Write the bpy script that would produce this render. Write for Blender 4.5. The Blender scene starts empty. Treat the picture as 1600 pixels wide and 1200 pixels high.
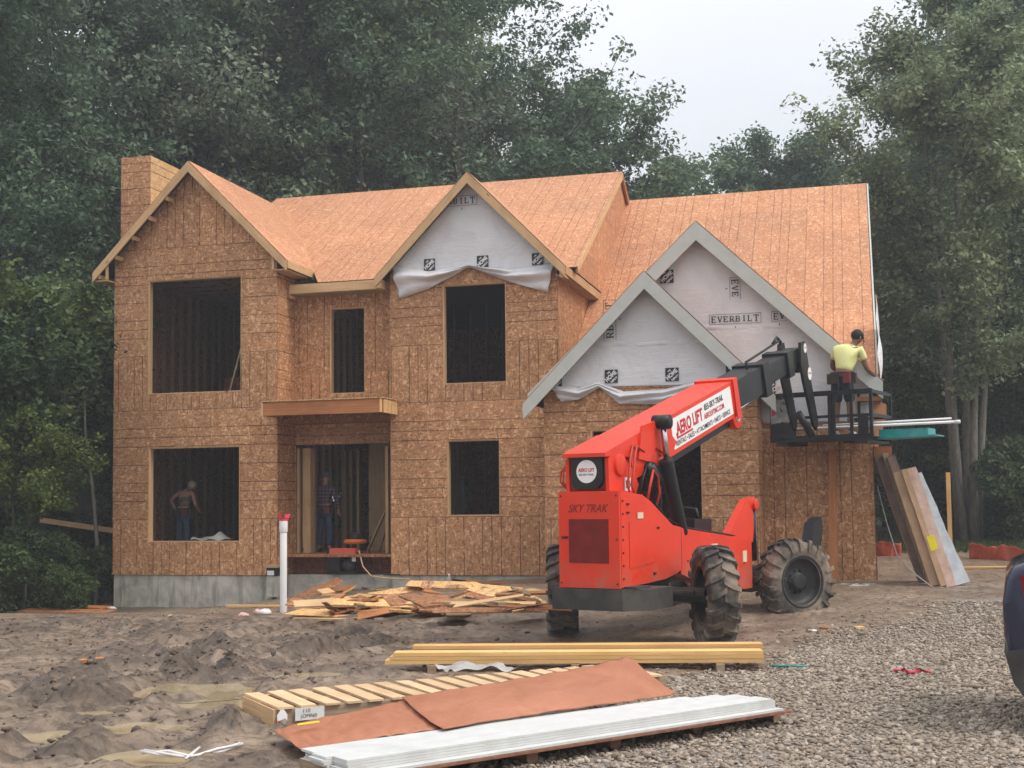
import bpy, bmesh, math, random
import numpy as np
from mathutils import Vector, Matrix
R = math.radians
random.seed(11)
RNG = np.random.default_rng(5)
SC = bpy.context.scene
COL = SC.collection

# ------------------------------------------------------------------ camera
CAMZ = 1.87
FPX, CX, CY = 2013.0, 800.0, 658.0
MC = np.array([[0.96571743, 0.25934861, -0.01132024],
               [-0.02782877, 0.060071, -0.99780611],
               [-0.25809961, 0.96391378, 0.06522897]])
cam_d = bpy.data.cameras.new('camera')
cam = bpy.data.objects.new('camera', cam_d)
COL.objects.link(cam)
cam_d.sensor_width = 36.0
cam_d.lens = 36.0 * FPX / 1600.0
cam_d.shift_y = (CY - 600.0) / 1600.0
cam_d.clip_start = 0.1
cam_d.clip_end = 2000
wm = MC.T @ np.diag([1, -1, -1])
cam.matrix_world = Matrix([[*wm[0], 0], [*wm[1], 0], [*wm[2], CAMZ], [0, 0, 0, 1]])
SC.camera = cam

# ------------------------------------------------------------------ light: bright overcast
SUN_AZ, SUN_EL = R(100), R(52)      # azimuth from +Y clockwise: light from the right and above
world = bpy.data.worlds.new('World')
SC.world = world
world.use_nodes = True
wn = world.node_tree.nodes
wl = world.node_tree.links
wn.clear()
w_out = wn.new('ShaderNodeOutputWorld')
w_bg = wn.new('ShaderNodeBackground')
w_sky = wn.new('ShaderNodeTexSky')
w_sky.sky_type = 'NISHITA'
w_sky.sun_disc = False
w_sky.sun_elevation = SUN_EL
w_sky.sun_rotation = SUN_AZ
w_sky.dust_density = 8.0
w_sky.air_density = 1.0
w_mix = wn.new('ShaderNodeMixRGB')
w_mix.inputs[0].default_value = 0.82       # thick cloud layer hides most of the clear sky
w_tc = wn.new('ShaderNodeTexCoord'); w_sep = wn.new('ShaderNodeSeparateXYZ')
w_cl = wn.new('ShaderNodeMath'); w_cl.operation = 'MAXIMUM'; w_cl.inputs[1].default_value = 0.0
w_ma = wn.new('ShaderNodeMath'); w_ma.operation = 'MULTIPLY_ADD'; w_ma.inputs[1].default_value = 0.667; w_ma.inputs[2].default_value = 0.333
w_sc = wn.new('ShaderNodeVectorMath'); w_sc.operation = 'SCALE'; w_sc.inputs[0].default_value = (14.3, 14.5, 15.2)   # standard overcast sky: zenith three times the horizon
wl.new(w_tc.outputs['Generated'], w_sep.inputs[0]); wl.new(w_sep.outputs[2], w_cl.inputs[0]); wl.new(w_cl.outputs[0], w_ma.inputs[0]); wl.new(w_ma.outputs[0], w_sc.inputs['Scale'])
w_n = wn.new('ShaderNodeTexNoise'); w_n.inputs['Scale'].default_value = 2.2; w_n.inputs['Detail'].default_value = 5
w_r = wn.new('ShaderNodeMapRange'); w_r.inputs['From Min'].default_value = .3; w_r.inputs['From Max'].default_value = .7; w_r.inputs['To Min'].default_value = .92; w_r.inputs['To Max'].default_value = 1.06
w_s2 = wn.new('ShaderNodeVectorMath'); w_s2.operation = 'SCALE'
wl.new(w_tc.outputs['Generated'], w_n.inputs['Vector']); wl.new(w_n.outputs[0], w_r.inputs[0]); wl.new(w_sc.outputs[0], w_s2.inputs[0]); wl.new(w_r.outputs[0], w_s2.inputs['Scale'])
wl.new(w_s2.outputs[0], w_mix.inputs[2])
w_bg.inputs[1].default_value = 0.10
wl.new(w_sky.outputs[0], w_mix.inputs[1])
wl.new(w_mix.outputs[0], w_bg.inputs[0])
wl.new(w_bg.outputs[0], w_out.inputs[0])
sun_d = bpy.data.lights.new('sun', 'SUN')
sun_d.energy = 1.5
sun_d.angle = R(22)
sun_d.color = (1.0, 0.95, 0.88)
sun = bpy.data.objects.new('sun', sun_d)
COL.objects.link(sun)
sdir = Vector((math.sin(SUN_AZ) * math.cos(SUN_EL), math.cos(SUN_AZ) * math.cos(SUN_EL), math.sin(SUN_EL)))
sun.rotation_euler = sdir.to_track_quat('Z', 'Y').to_euler()
SC.view_settings.view_transform = 'Standard'
SC.view_settings.look = 'None'
SC.view_settings.exposure = 0.5
SC.view_settings.gamma = 1.0
SC.view_settings.use_curve_mapping = False
SC.render.engine = 'CYCLES'
SC.cycles.max_bounces = 6
SC.cycles.diffuse_bounces = 3
SC.cycles.glossy_bounces = 2
SC.cycles.transmission_bounces = 4
SC.cycles.volume_bounces = 1
SC.cycles.use_adaptive_sampling = True
SC.cycles.adaptive_threshold = 0.03
SC.cycles.transparent_max_bounces = 6
SC.cycles.use_denoising = True
SC.cycles.sample_clamp_indirect = 6.0

# ------------------------------------------------------------------ pixel helpers (photo pixels, 1600 x 1200)
def ray(u, v): return MC.T @ np.array([(u - CX) / FPX, (v - CY) / FPX, 1.0])
def _w(p): return Vector((p[0], p[1], p[2] + CAMZ))
def onY(u, v, Y): r = ray(u, v); return _w(r * (Y / r[1]))
def onX(u, v, X): r = ray(u, v); return _w(r * (X / r[0]))
def onZ(u, v, z=0.0): r = ray(u, v); return _w(r * ((z - CAMZ) / r[2]))
def atd(u, v, d): return _w(ray(u, v) * d)
def plan(u, d):
    """world XY of a thing standing at image column u and distance d"""
    p = atd(u, 790, d); return p.x, p.y

# ------------------------------------------------------------------ mesh helper
class MB:
    def __init__(self): self.v = []; self.f = []; self.uv = []; self.m = []
    def poly(self, pts, uvs=None, mat=0):
        i = len(self.v); self.v += [tuple(p) for p in pts]; self.f.append(tuple(range(i, i + len(pts))))
        self.uv.append(uvs or [(0, 0)] * len(pts)); self.m.append(mat)
    def hexa(self, c, mat=0, uo=(0, 0)):
        """8 corners: 0-3 one end (ring), 4-7 the other end; the long axis runs 0->4"""
        c = [Vector(p) for p in c]
        L = (c[4] - c[0]).length; a = (c[1] - c[0]).length; b = (c[2] - c[1]).length
        u0, v0 = uo
        for k in range(4):
            k2 = (k + 1) % 4; w = (a, b, a, b)[k]; vv = v0 + k * 0.37
            self.poly([c[k], c[k + 4], c[k2 + 4], c[k2]], [(u0, vv), (u0 + L, vv), (u0 + L, vv + w), (u0, vv + w)], mat)
        self.poly([c[0], c[1], c[2], c[3]], [(u0, v0), (u0, v0 + a), (u0 + b * .2, v0 + a), (u0 + b * .2, v0)], mat)
        self.poly([c[7], c[6], c[5], c[4]], [(u0, v0), (u0, v0 + a), (u0 + b * .2, v0 + a), (u0 + b * .2, v0)], mat)
    def box(self, lo, hi, mat=0, uo=None):
        lo = Vector(lo); hi = Vector(hi); d = hi - lo
        ax = max(range(3), key=lambda k: d[k]); b, c = [(1, 2), (2, 0), (0, 1)][ax]
        def P(e, i, j):
            p = [0, 0, 0]; p[ax] = (lo, hi)[e][ax]; p[b] = (lo, hi)[i][b]; p[c] = (lo, hi)[j][c]; return p
        if uo is None: uo = (random.random() * 9, random.random() * 9)
        self.hexa([P(0, 0, 0), P(0, 0, 1), P(0, 1, 1), P(0, 1, 0), P(1, 0, 0), P(1, 0, 1), P(1, 1, 1), P(1, 1, 0)], mat, uo)
    def beam(self, p0, p1, w, h, up=(0, 0, 1), mat=0, uo=None):
        p0 = Vector(p0); p1 = Vector(p1); d = (p1 - p0).normalized(); up = Vector(up)
        s = d.cross(up)
        if s.length < 1e-4: s = d.cross(Vector((1, 0, 0)))
        s.normalize(); t = s.cross(d).normalized()
        if uo is None: uo = (random.random() * 9, random.random() * 9)
        o = [s * (-w / 2) + t * (-h / 2), s * (-w / 2) + t * (h / 2), s * (w / 2) + t * (h / 2), s * (w / 2) + t * (-h / 2)]
        self.hexa([p0 + q for q in o] + [p1 + q for q in o], mat, uo)
    def tube(self, pts, r, n=8, mat=0, cap=True):
        pts = [Vector(p) for p in pts]; rings = []
        rr = r if isinstance(r, (list, tuple)) else [r] * len(pts)
        up = Vector((0, 0, 1))
        d0 = (pts[1] - pts[0]).normalized()
        s = d0.cross(up)
        if s.length < 1e-3: s = d0.cross(Vector((1, 0, 0)))
        s.normalize()
        for i, p in enumerate(pts):
            a = pts[max(i - 1, 0)]; b = pts[min(i + 1, len(pts) - 1)]
            d = (b - a).normalized(); s = (s - d * s.dot(d)).normalized(); t = d.cross(s)
            base = len(self.v)
            for k in range(n):
                an = 2 * math.pi * k / n
                self.v.append(tuple(p + (s * math.cos(an) + t * math.sin(an)) * rr[i]))
            rings.append(base)
        L = 0.0
        for i in range(len(pts) - 1):
            L2 = L + (pts[i + 1] - pts[i]).length
            for k in range(n):
                k2 = (k + 1) % n
                self.f.append((rings[i] + k, rings[i] + k2, rings[i + 1] + k2, rings[i + 1] + k)); self.m.append(mat)
                c = 2 * math.pi * rr[i] / n
                self.uv.append([(L, k * c), (L, k * c + c), (L2, k * c + c), (L2, k * c)])
            L = L2
        if cap:
            self.f.append(tuple(rings[0] + k for k in reversed(range(n)))); self.uv.append([(0, 0)] * n); self.m.append(mat)
            self.f.append(tuple(rings[-1] + k for k in range(n))); self.uv.append([(0, 0)] * n); self.m.append(mat)
    def prism(self, poly, n, mat=0, uvs=None):
        """a planar polygon (3D points) pushed along the vector n"""
        a = [Vector(p) for p in poly]; b = [p + Vector(n) for p in a]; k = len(a)
        self.poly(list(reversed(a)), list(reversed(uvs)) if uvs else None, mat)
        self.poly(b, uvs, mat)
        for i in range(k):
            j = (i + 1) % k
            q = [uvs[i], uvs[j], uvs[j], uvs[i]] if uvs else None
            self.poly([a[i], a[j], b[j], b[i]], q, mat)
    def lathe(self, prof, n=24, axis='x', center=(0, 0, 0), mat=0):
        """profile of (along, radius) turned about an axis through center"""
        c = Vector(center); base = len(self.v)
        for (al, r) in prof:
            for k in range(n):
                an = 2 * math.pi * k / n; p = (al, r * math.cos(an), r * math.sin(an))
                if axis == 'x': q = Vector(p)
                elif axis == 'y': q = Vector((p[1], p[0], p[2]))
                else: q = Vector((p[1], p[2], p[0]))
                self.v.append(tuple(c + q))
        for i in range(len(prof) - 1):
            for k in range(n):
                k2 = (k + 1) % n
                self.f.append((base + i * n + k, base + i * n + k2, base + (i + 1) * n + k2, base + (i + 1) * n + k)); self.m.append(mat)
                self.uv.append([(i * .1, k / n), (i * .1, (k + 1) / n), (i * .1 + .1, (k + 1) / n), (i * .1 + .1, k / n)])
    def grid(self, fn, nu, nv, mat=0):
        base = len(self.v)
        for j in range(nv + 1):
            for i in range(nu + 1): self.v.append(tuple(fn(i / nu, j / nv)))
        for j in range(nv):
            for i in range(nu):
                a = base + j * (nu + 1) + i
                self.f.append((a, a + 1, a + nu + 2, a + nu + 1)); self.m.append(mat)
                self.uv.append([(i / nu, j / nv), ((i + 1) / nu, j / nv), ((i + 1) / nu, (j + 1) / nv), (i / nu, (j + 1) / nv)])
    def mesh(self, name, mats, smooth=False):
        me = bpy.data.meshes.new(name)
        me.from_pydata(self.v, [], self.f)
        uvl = me.uv_layers.new(name='UVMap')
        flat = [c for f in self.uv for q in f for c in q]
        uvl.data.foreach_set('uv', flat)
        for m in (mats if isinstance(mats, (list, tuple)) else [mats]): me.materials.append(m)
        me.polygons.foreach_set('material_index', self.m)
        if smooth: me.polygons.foreach_set('use_smooth', [True] * len(self.f))
        me.update()
        return me
    def build(self, name, mats, parent=None, smooth=False, bevel=0, solid=0, fix=True):
        me = self.mesh(name, mats, smooth)
        if fix:
            bm = bmesh.new(); bm.from_mesh(me)
            if smooth: bmesh.ops.remove_doubles(bm, verts=bm.verts, dist=1e-4)
            bmesh.ops.recalc_face_normals(bm, faces=bm.faces); bm.to_mesh(me); bm.free()
        o = bpy.data.objects.new(name, me); COL.objects.link(o)
        if parent: o.parent = parent
        if solid:
            md = o.modifiers.new('solid', 'SOLIDIFY'); md.thickness = solid
        if bevel:
            md = o.modifiers.new('bevel', 'BEVEL'); md.width = bevel; md.segments = 2; md.limit_method = 'ANGLE'; md.angle_limit = R(40)
            if smooth: md.harden_normals = False
        return o

def tag(o, label=None, cat=None, group=None, kind=None):
    if label: o['label'] = label
    if cat: o['category'] = cat
    if group: o['group'] = group
    if kind: o['kind'] = kind
    return o
def empty(name, loc=(0, 0, 0), rz=0.0, label=None, cat=None, group=None):
    o = bpy.data.objects.new(name, None); COL.objects.link(o); o.empty_display_size = .2
    o.location = loc; o.rotation_euler = (0, 0, rz)
    return tag(o, label, cat, group)

# ------------------------------------------------------------------ materials
def nodes(name):
    m = bpy.data.materials.new(name); m.use_nodes = True
    nt = m.node_tree; b = nt.nodes['Principled BSDF']
    b.inputs['Specular IOR Level'].default_value = 0.3
    return m, nt, b
def N(nt, t, **kw):
    n = nt.nodes.new('ShaderNode' + t)
    for k, v in kw.items():
        if k.startswith('i_'): n.inputs[k[2:].replace('_', ' ')].default_value = v
        else: setattr(n, k, v)
    return n
def ramp(nt, fac, stops):
    r = N(nt, 'ValToRGB'); e = r.color_ramp.elements
    while len(e) < len(stops): e.new(0.5)
    for i, (p, c) in enumerate(stops):
        e[i].position = p; e[i].color = (*c, 1) if len(c) == 3 else c
    nt.links.new(fac, r.inputs[0]); return r.outputs[0]
def mixc(nt, fac, a, b, mode='MIX'):
    m = N(nt, 'MixRGB', blend_type=mode)
    for i, x in enumerate((fac, a, b)):
        if hasattr(x, 'is_linked') or hasattr(x, 'links'): nt.links.new(x, m.inputs[i])
        elif isinstance(x, (int, float)): m.inputs[i].default_value = x
        else: m.inputs[i].default_value = (*x, 1)
    return m.outputs[0]
def math_(nt, op, a, b=None, c=None):
    m = N(nt, 'Math', operation=op)
    for i, x in enumerate((a, b, c)):
        if x is None: continue
        if isinstance(x, (int, float)): m.inputs[i].default_value = x
        else: nt.links.new(x, m.inputs[i])
    return m.outputs[0]
def noise(nt, vec, scale, detail=3, rough=.55, dist=0):
    n = N(nt, 'TexNoise'); n.inputs['Scale'].default_value = scale; n.inputs['Detail'].default_value = detail
    n.inputs['Roughness'].default_value = rough; n.inputs['Distortion'].default_value = dist
    if vec is not None: nt.links.new(vec, n.inputs['Vector'])
    return n
def mapping(nt, vec, scale=(1, 1, 1), rot=(0, 0, 0), loc=(0, 0, 0)):
    m = N(nt, 'Mapping'); m.inputs['Scale'].default_value = scale; m.inputs['Rotation'].default_value = rot; m.inputs['Location'].default_value = loc
    nt.links.new(vec, m.inputs['Vector']); return m.outputs[0]
def bump(nt, b, h, strength=.4, dist=.01):
    n = N(nt, 'Bump'); n.inputs['Strength'].default_value = strength; n.inputs['Distance'].default_value = dist
    nt.links.new(h, n.inputs['Height']); nt.links.new(n.outputs[0], b.inputs['Normal'])

def plain(name, col, rough=.6, metal=0, var=.12, scale=6, dirt=None, dirt_amt=.5, spec=None):
    """a painted / moulded surface with slight mottling and optional dirt"""
    m, nt, b = nodes(name)
    tc = N(nt, 'TexCoord').outputs['Object']
    n = noise(nt, tc, scale, 5)
    c = ramp(nt, n.outputs[0], [(.25, tuple(x * (1 - var) for x in col)), (.75, tuple(min(1, x * (1 + var)) for x in col))])
    if dirt:
        n2 = noise(nt, tc, scale * .45, 7, .65)
        f = ramp(nt, n2.outputs[0], [(.45, (0, 0, 0)), (.72, (dirt_amt,) * 3)])
        c = mixc(nt, f, c, dirt)
    nt.links.new(c, b.inputs['Base Color'])
    b.inputs['Roughness'].default_value = rough; b.inputs['Metallic'].default_value = metal
    if spec is not None: b.inputs['Specular IOR Level'].default_value = spec
    return m

def osb(name, light, mid, dark, line=True, var=1.0, amt=1.0):
    """oriented strand board: flakes at mixed angles, dark printed framing lines across the sheet (UV in metres)"""
    m, nt, b = nodes(name)
    uv = N(nt, 'UVMap').outputs[0]
    oi = N(nt, 'ObjectInfo')
    rv = N(nt, 'CombineXYZ'); nt.links.new(math_(nt, 'MULTIPLY', oi.outputs['Random'], 37.0), rv.inputs[0]); nt.links.new(math_(nt, 'MULTIPLY', oi.outputs['Random'], 91.0), rv.inputs[1])
    add = N(nt, 'VectorMath', operation='ADD'); nt.links.new(uv, add.inputs[0]); nt.links.new(rv.outputs[0], add.inputs[1])
    P = add.outputs[0]
    warp = noise(nt, P, 5.0, 2)
    sub = N(nt, 'VectorMath', operation='SCALE'); sub.inputs['Scale'].default_value = .16; nt.links.new(warp.outputs['Color'], sub.inputs[0])
    ad2 = N(nt, 'VectorMath', operation='ADD'); nt.links.new(P, ad2.inputs[0]); nt.links.new(sub.outputs[0], ad2.inputs[1])
    outs = []
    for (sx, sy, rot, sc) in ((1, .28, .9, 31), (.28, 1, .35, 29), (1, .26, -.5, 40)):
        v = N(nt, 'TexVoronoi'); v.inputs['Scale'].default_value = sc; v.inputs['Randomness'].default_value = 1
        nt.links.new(mapping(nt, ad2.outputs[0], (sx, sy, 1), (0, 0, rot)), v.inputs['Vector'])
        bw = N(nt, 'SeparateColor'); nt.links.new(v.outputs['Color'], bw.inputs[0]); outs.append(bw.outputs[0])
    pick = noise(nt, P, 9, 2).outputs[0]
    sel1 = ramp(nt, pick, [(.46, (0, 0, 0)), (.54, (1, 1, 1))])
    f = mixc(nt, sel1, outs[0], outs[1]); f = mixc(nt, .35, f, outs[2])
    fine = noise(nt, P, 90, 3).outputs[0]
    f = mixc(nt, .18, f, fine)
    c = ramp(nt, f, [(.22, dark), (.46, mid), (.62, mid), (.82, light)])
    big = noise(nt, P, 1.1, 3).outputs[0]
    c = mixc(nt, ramp(nt, big, [(.4, (.0,) * 3), (.75, (.2,) * 3)]), c, tuple(x * .6 for x in mid))
    tint = mixc(nt, 1.0, c, ramp(nt, oi.outputs['Random'], [(0, (1 - .16 * var, 1 - .17 * var, 1 - .18 * var)), (1, (1 + .1 * var, 1 + .08 * var, 1 + .05 * var))]), 'MULTIPLY')
    c = tint
    if line:
        sx = N(nt, 'SeparateXYZ'); nt.links.new(uv, sx.inputs[0])
        wob = math_(nt, 'MULTIPLY', math_(nt, 'SUBTRACT', noise(nt, P, 3, 2).outputs[0], .5), .012)
        mm = math_(nt, 'MODULO', math_(nt, 'ADD', math_(nt, 'ADD', sx.outputs[0], wob), 12.192), 1.2192)
        tot = None
        for q in (.4064, .6096, .8128, 1.2192, 0.0):
            t = math_(nt, 'LESS_THAN', math_(nt, 'ABSOLUTE', math_(nt, 'SUBTRACT', mm, q)), .010)
            tot = t if tot is None else math_(nt, 'MAXIMUM', tot, t)
        fade = ramp(nt, noise(nt, P, 2.2, 3).outputs[0], [(.3, (.3 * amt,) * 3), (.6, (.88 * amt,) * 3)])
        lf = mixc(nt, 1.0, fade, tot, 'MULTIPLY')
        c = mixc(nt, lf, c, (.042, .019, .012))
    nt.links.new(c, b.inputs['Base Color'])
    b.inputs['Roughness'].default_value = .75
    bump(nt, b, f, .25, .004)
    return m

def lumber(name, a, bcol, knots=True, rough=.7, dirt=None):
    """sawn board: grain along UV.x"""
    m, nt, b = nodes(name)
    uv = N(nt, 'UVMap').outputs[0]
    oi = N(nt, 'ObjectInfo').outputs['Random']
    rv = N(nt, 'CombineXYZ'); nt.links.new(math_(nt, 'MULTIPLY', oi, 50.0), rv.inputs[0]); nt.links.new(math_(nt, 'MULTIPLY', oi, 23.0), rv.inputs[1])
    add = N(nt, 'VectorMath', operation='ADD'); nt.links.new(uv, add.inputs[0]); nt.links.new(rv.outputs[0], add.inputs[1])
    g = noise(nt, mapping(nt, add.outputs[0], (1.2, 38, 1)), 1.0, 5, .6, .3)
    c = ramp(nt, g.outputs[0], [(.3, bcol), (.7, a)])
    if knots:
        v = N(nt, 'TexVoronoi'); v.inputs['Scale'].default_value = 1; nt.links.new(mapping(nt, add.outputs[0], (1.7, 5.5, 1)), v.inputs['Vector'])
        k = ramp(nt, v.outputs['Distance'], [(.05, (1, 1, 1)), (.11, (0, 0, 0))])
        c = mixc(nt, k, c, tuple(x * .3 for x in bcol))
    big = noise(nt, add.outputs[0], 1.6, 4)
    c = mixc(nt, ramp(nt, big.outputs[0], [(.45, (0,) * 3), (.75, (.45,) * 3)]), c, dirt or tuple(x * .55 for x in bcol))
    c = mixc(nt, 1, c, ramp(nt, oi, [(0, (.82, .8, .78)), (1, (1.1, 1.08, 1.06))]), 'MULTIPLY')
    nt.links.new(c, b.inputs['Base Color']); b.inputs['Roughness'].default_value = rough
    bump(nt, b, g.outputs[0], .2, .003)
    return m

M = {}
M['osb_wall'] = osb('osb_wall', (.72, .46, .26), (.45, .236, .116), (.28, .126, .058), var=1.15, amt=.9)
M['osb_roof'] = osb('osb_roof', (.66, .41, .245), (.50, .236, .122), (.39, .170, .082), var=.6, amt=.62)
M['osb_red'] = osb('osb_red', (.30, .13, .06), (.19, .07, .032), (.10, .035, .018), line=False)
M['osb_pale'] = osb('osb_pale', (.78, .58, .33), (.66, .43, .20), (.50, .29, .12), line=True)
M['osb_scrap'] = osb('osb_scrap', (.78, .56, .30), (.62, .37, .15), (.42, .21, .08), line=False)
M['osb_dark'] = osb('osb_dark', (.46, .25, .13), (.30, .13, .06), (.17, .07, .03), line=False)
M['lumber'] = lumber('lumber', (.66, .46, .26), (.50, .31, .15))
M['lumber_new'] = lumber('lumber_new', (.78, .53, .24), (.68, .40, .14))
M['lumber_grey'] = lumber('lumber_grey', (.40, .31, .22), (.26, .19, .125))
M['lumber_in'] = lumber('lumber_in', (.34, .24, .14), (.22, .15, .082))  # lumber copy with indoor shade put into its colour; also on some scrap
M['lumber_red'] = lumber('lumber_red', (.50, .22, .085), (.33, .125, .045))
M['pallet'] = lumber('pallet', (.70, .53, .34), (.56, .36, .19))
M['dark_seam'] = plain('dark_seam', (.045, .026, .018), .9)
M['trim'] = plain('trim', (.47, .48, .44), .6, var=.06)
M['wrap'] = None
M['white_board'] = plain('white_board', (.56, .57, .555), .5, var=.08, dirt=(.36, .36, .34), dirt_amt=.35)
M['concrete'] = None
M['black'] = plain('black', (.010, .0105, .012), .45, var=.3, dirt=(.10, .09, .075), dirt_amt=.25)
M['ink'] = plain('ink', (.035, .035, .04), .7, var=.05)
M['white'] = plain('white', (.78, .78, .77), .5, var=.04)
M['red_ink'] = plain('red_ink', (.55, .02, .035), .5, var=.05)
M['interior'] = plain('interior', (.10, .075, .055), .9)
def _wrap():
    m, nt, b = nodes('house_wrap')
    tc = N(nt, 'TexCoord').outputs['Object']
    n = noise(nt, tc, 1.3, 5, .6, .6); n2 = noise(nt, mapping(nt, tc, (1, 1, 9)), 1.5, 4, .6, 1.5)
    c = ramp(nt, n.outputs[0], [(.3, (.60, .60, .61)), (.7, (.72, .72, .725))])
    c = mixc(nt, ramp(nt, noise(nt, tc, 7, 5).outputs[0], [(.62, (0,) * 3), (.75, (.3,) * 3)]), c, (.45, .44, .44))
    nt.links.new(c, b.inputs['Base Color']); b.inputs['Roughness'].default_value = .5
    h = mixc(nt, .15, n.outputs[0], n2.outputs[0]); bump(nt, b, h, .9, .08)
    return m
M['wrap'] = _wrap()
def _conc():
    m, nt, b = nodes('concrete')
    tc = N(nt, 'TexCoord').outputs['Object']
    n = noise(nt, tc, 2.2, 7, .65, .4)
    c = ramp(nt, n.outputs[0], [(.3, (.26, .245, .21)), (.52, (.46, .44, .385)), (.75, (.58, .56, .50))])
    st = noise(nt, mapping(nt, tc, (2.2, 2.2, .35)), 2.5, 5)
    c = mixc(nt, ramp(nt, st.outputs[0], [(.52, (0,) * 3), (.66, (.5,) * 3)]), c, (.13, .13, .11))
    nt.links.new(c, b.inputs['Base Color']); b.inputs['Roughness'].default_value = .85
    bump(nt, b, n.outputs[0], .3, .01)
    return m
M['concrete'] = _conc()

# ------------------------------------------------------------------ lettering as thin meshes
def text_mesh(s, size=1.0, bold=0.0, shear=0.0, space=1.0):
    cu = bpy.data.curves.new('t', 'FONT'); cu.body = s; cu.size = size; cu.offset = bold; cu.shear = shear
    cu.align_x = 'CENTER'; cu.align_y = 'CENTER'; cu.resolution_u = 3; cu.space_character = space
    o = bpy.data.objects.new('t', cu); COL.objects.link(o)
    dg = bpy.context.evaluated_depsgraph_get(); me = bpy.data.meshes.new_from_object(o.evaluated_get(dg))
    bpy.data.objects.remove(o); bpy.data.curves.remove(cu)
    return me
def place_text(s, name, mat, parent, org, ex, ey, width=None, height=None, bold=0.0, shear=0.0, off=.004, clip=None, space=1.0, rot=0):
    """lettering in the plane (ex right, ey up) centred on org"""
    me = text_mesh(s, 1.0, bold, shear, space)
    xs = [v.co.x for v in me.vertices]; ys = [v.co.y for v in me.vertices]
    w = max(xs) - min(xs); h = max(ys) - min(ys); mx = (max(xs) + min(xs)) / 2; my = (max(ys) + min(ys)) / 2
    sx = (width / w) if width else height / h; sy = (height / h) if height else sx
    ex = Vector(ex).normalized(); ey = Vector(ey).normalized(); nn = ex.cross(ey); c, sn = math.cos(rot), math.sin(rot)
    if clip:
        bm = bmesh.new(); bm.from_mesh(me)
        for v in bm.verts:
            x = (v.co.x - mx) * sx; y = (v.co.y - my) * sy; v.co = (x * c - y * sn + clip[2], x * sn + y * c + clip[3], 0)
        for (pc, pn) in (((clip[0], 0, 0), (1, 0, 0)), ((-clip[0], 0, 0), (-1, 0, 0)), ((0, clip[1], 0), (0, 1, 0)), ((0, -clip[1], 0), (0, -1, 0))):
            bmesh.ops.bisect_plane(bm, geom=bm.verts[:] + bm.edges[:] + bm.faces[:], plane_co=pc, plane_no=pn, clear_outer=True)
        bm.to_mesh(me); bm.free()
        for v in me.vertices: v.co = Vector(org) + ex * v.co.x + ey * v.co.y + nn * off
    else:
        for v in me.vertices:
            x = (v.co.x - mx) * sx; y = (v.co.y - my) * sy
            v.co = Vector(org) + ex * (x * c - y * sn) + ey * (x * sn + y * c) + nn * off
    me.materials.clear(); me.materials.append(mat)
    o = bpy.data.objects.new(name, me); COL.objects.link(o); o.parent = parent
    return o
SLAB = {  # slab-serif capitals as strokes on a 0..1 x 0..1 cell: (x0,y0,x1,y1,width)
 'E': [(.16,0,.16,1,.2),(0,.06,.86,.06,.13),(0,.94,.84,.94,.13),(.16,.5,.6,.5,.12),(.82,.0,.82,.28,.1),(.8,.74,.8,1,.1),(.58,.38,.58,.62,.1)],
 'V': [(.14,1,.5,0,.2),(.86,1,.5,0,.13),(-.02,.95,.34,.95,.1),(.66,.95,1.02,.95,.1)],
 'R': [(.18,0,.18,1,.2),(0,.05,.4,.05,.1),(0,.95,.62,.95,.11),(.18,.48,.6,.48,.11),(.62,.95,.76,.82,.15),(.76,.82,.76,.62,.18),(.76,.62,.6,.48,.15),(.5,.48,.82,.04,.2),(.74,.05,1.0,.05,.1)],
 'B': [(.18,0,.18,1,.2),(0,.05,.66,.05,.11),(0,.95,.62,.95,.11),(.18,.52,.62,.52,.11),(.62,.95,.74,.84,.15),(.74,.84,.74,.64,.18),(.74,.64,.62,.52,.15),(.62,.52,.8,.38,.15),(.8,.38,.8,.18,.18),(.8,.18,.66,.05,.15)],
 'I': [(.5,0,.5,1,.22),(.26,.05,.74,.05,.1),(.26,.95,.74,.95,.1)],
 'L': [(.18,0,.18,1,.2),(0,.05,.86,.05,.12),(0,.95,.42,.95,.1),(.82,0,.82,.32,.1)],
 'T': [(.5,0,.5,1,.2),(.28,.05,.72,.05,.1),(.02,.94,.98,.94,.12),(.06,.7,.06,1,.1),(.94,.7,.94,1,.1)],
}

# ------------------------------------------------------------------ gradient noise
_perm = RNG.permutation(512)
_grad = RNG.normal(size=(512, 2)); _grad /= np.linalg.norm(_grad, axis=1)[:, None]
def perlin(x, y):
    xi = np.floor(x).astype(int); yi = np.floor(y).astype(int); xf = x - xi; yf = y - yi
    def gr(i, j): return _grad[_perm[(_perm[i & 511] + j) & 511]]
    def dot(i, j, a, b):
        g = gr(i, j); return g[..., 0] * a + g[..., 1] * b
    u = xf ** 3 * (xf * (xf * 6 - 15) + 10); v = yf ** 3 * (yf * (yf * 6 - 15) + 10)
    n00 = dot(xi, yi, xf, yf); n10 = dot(xi + 1, yi, xf - 1, yf); n01 = dot(xi, yi + 1, xf, yf - 1); n11 = dot(xi + 1, yi + 1, xf - 1, yf - 1)
    return (n00 * (1 - u) + n10 * u) * (1 - v) + (n01 * (1 - u) + n11 * u) * v
# ================================================================== house under construction
house = empty('house', (-8, 26, .3), label='unfinished two-storey timber house sheathed in bare strand board with three gables', cat='house')
HOFF = Vector((8, -26, -.3))
def hb(mb, name, mat, parent=None, **kw):
    """build under the house (world coordinates in, house-local out)"""
    par = parent or house
    o = mb.build(name, mat, par, **kw)
    o.matrix_parent_inverse = Matrix.Translation(HOFF)
    return o
def hsub(o, par):
    o.parent = par
    return o

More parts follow.
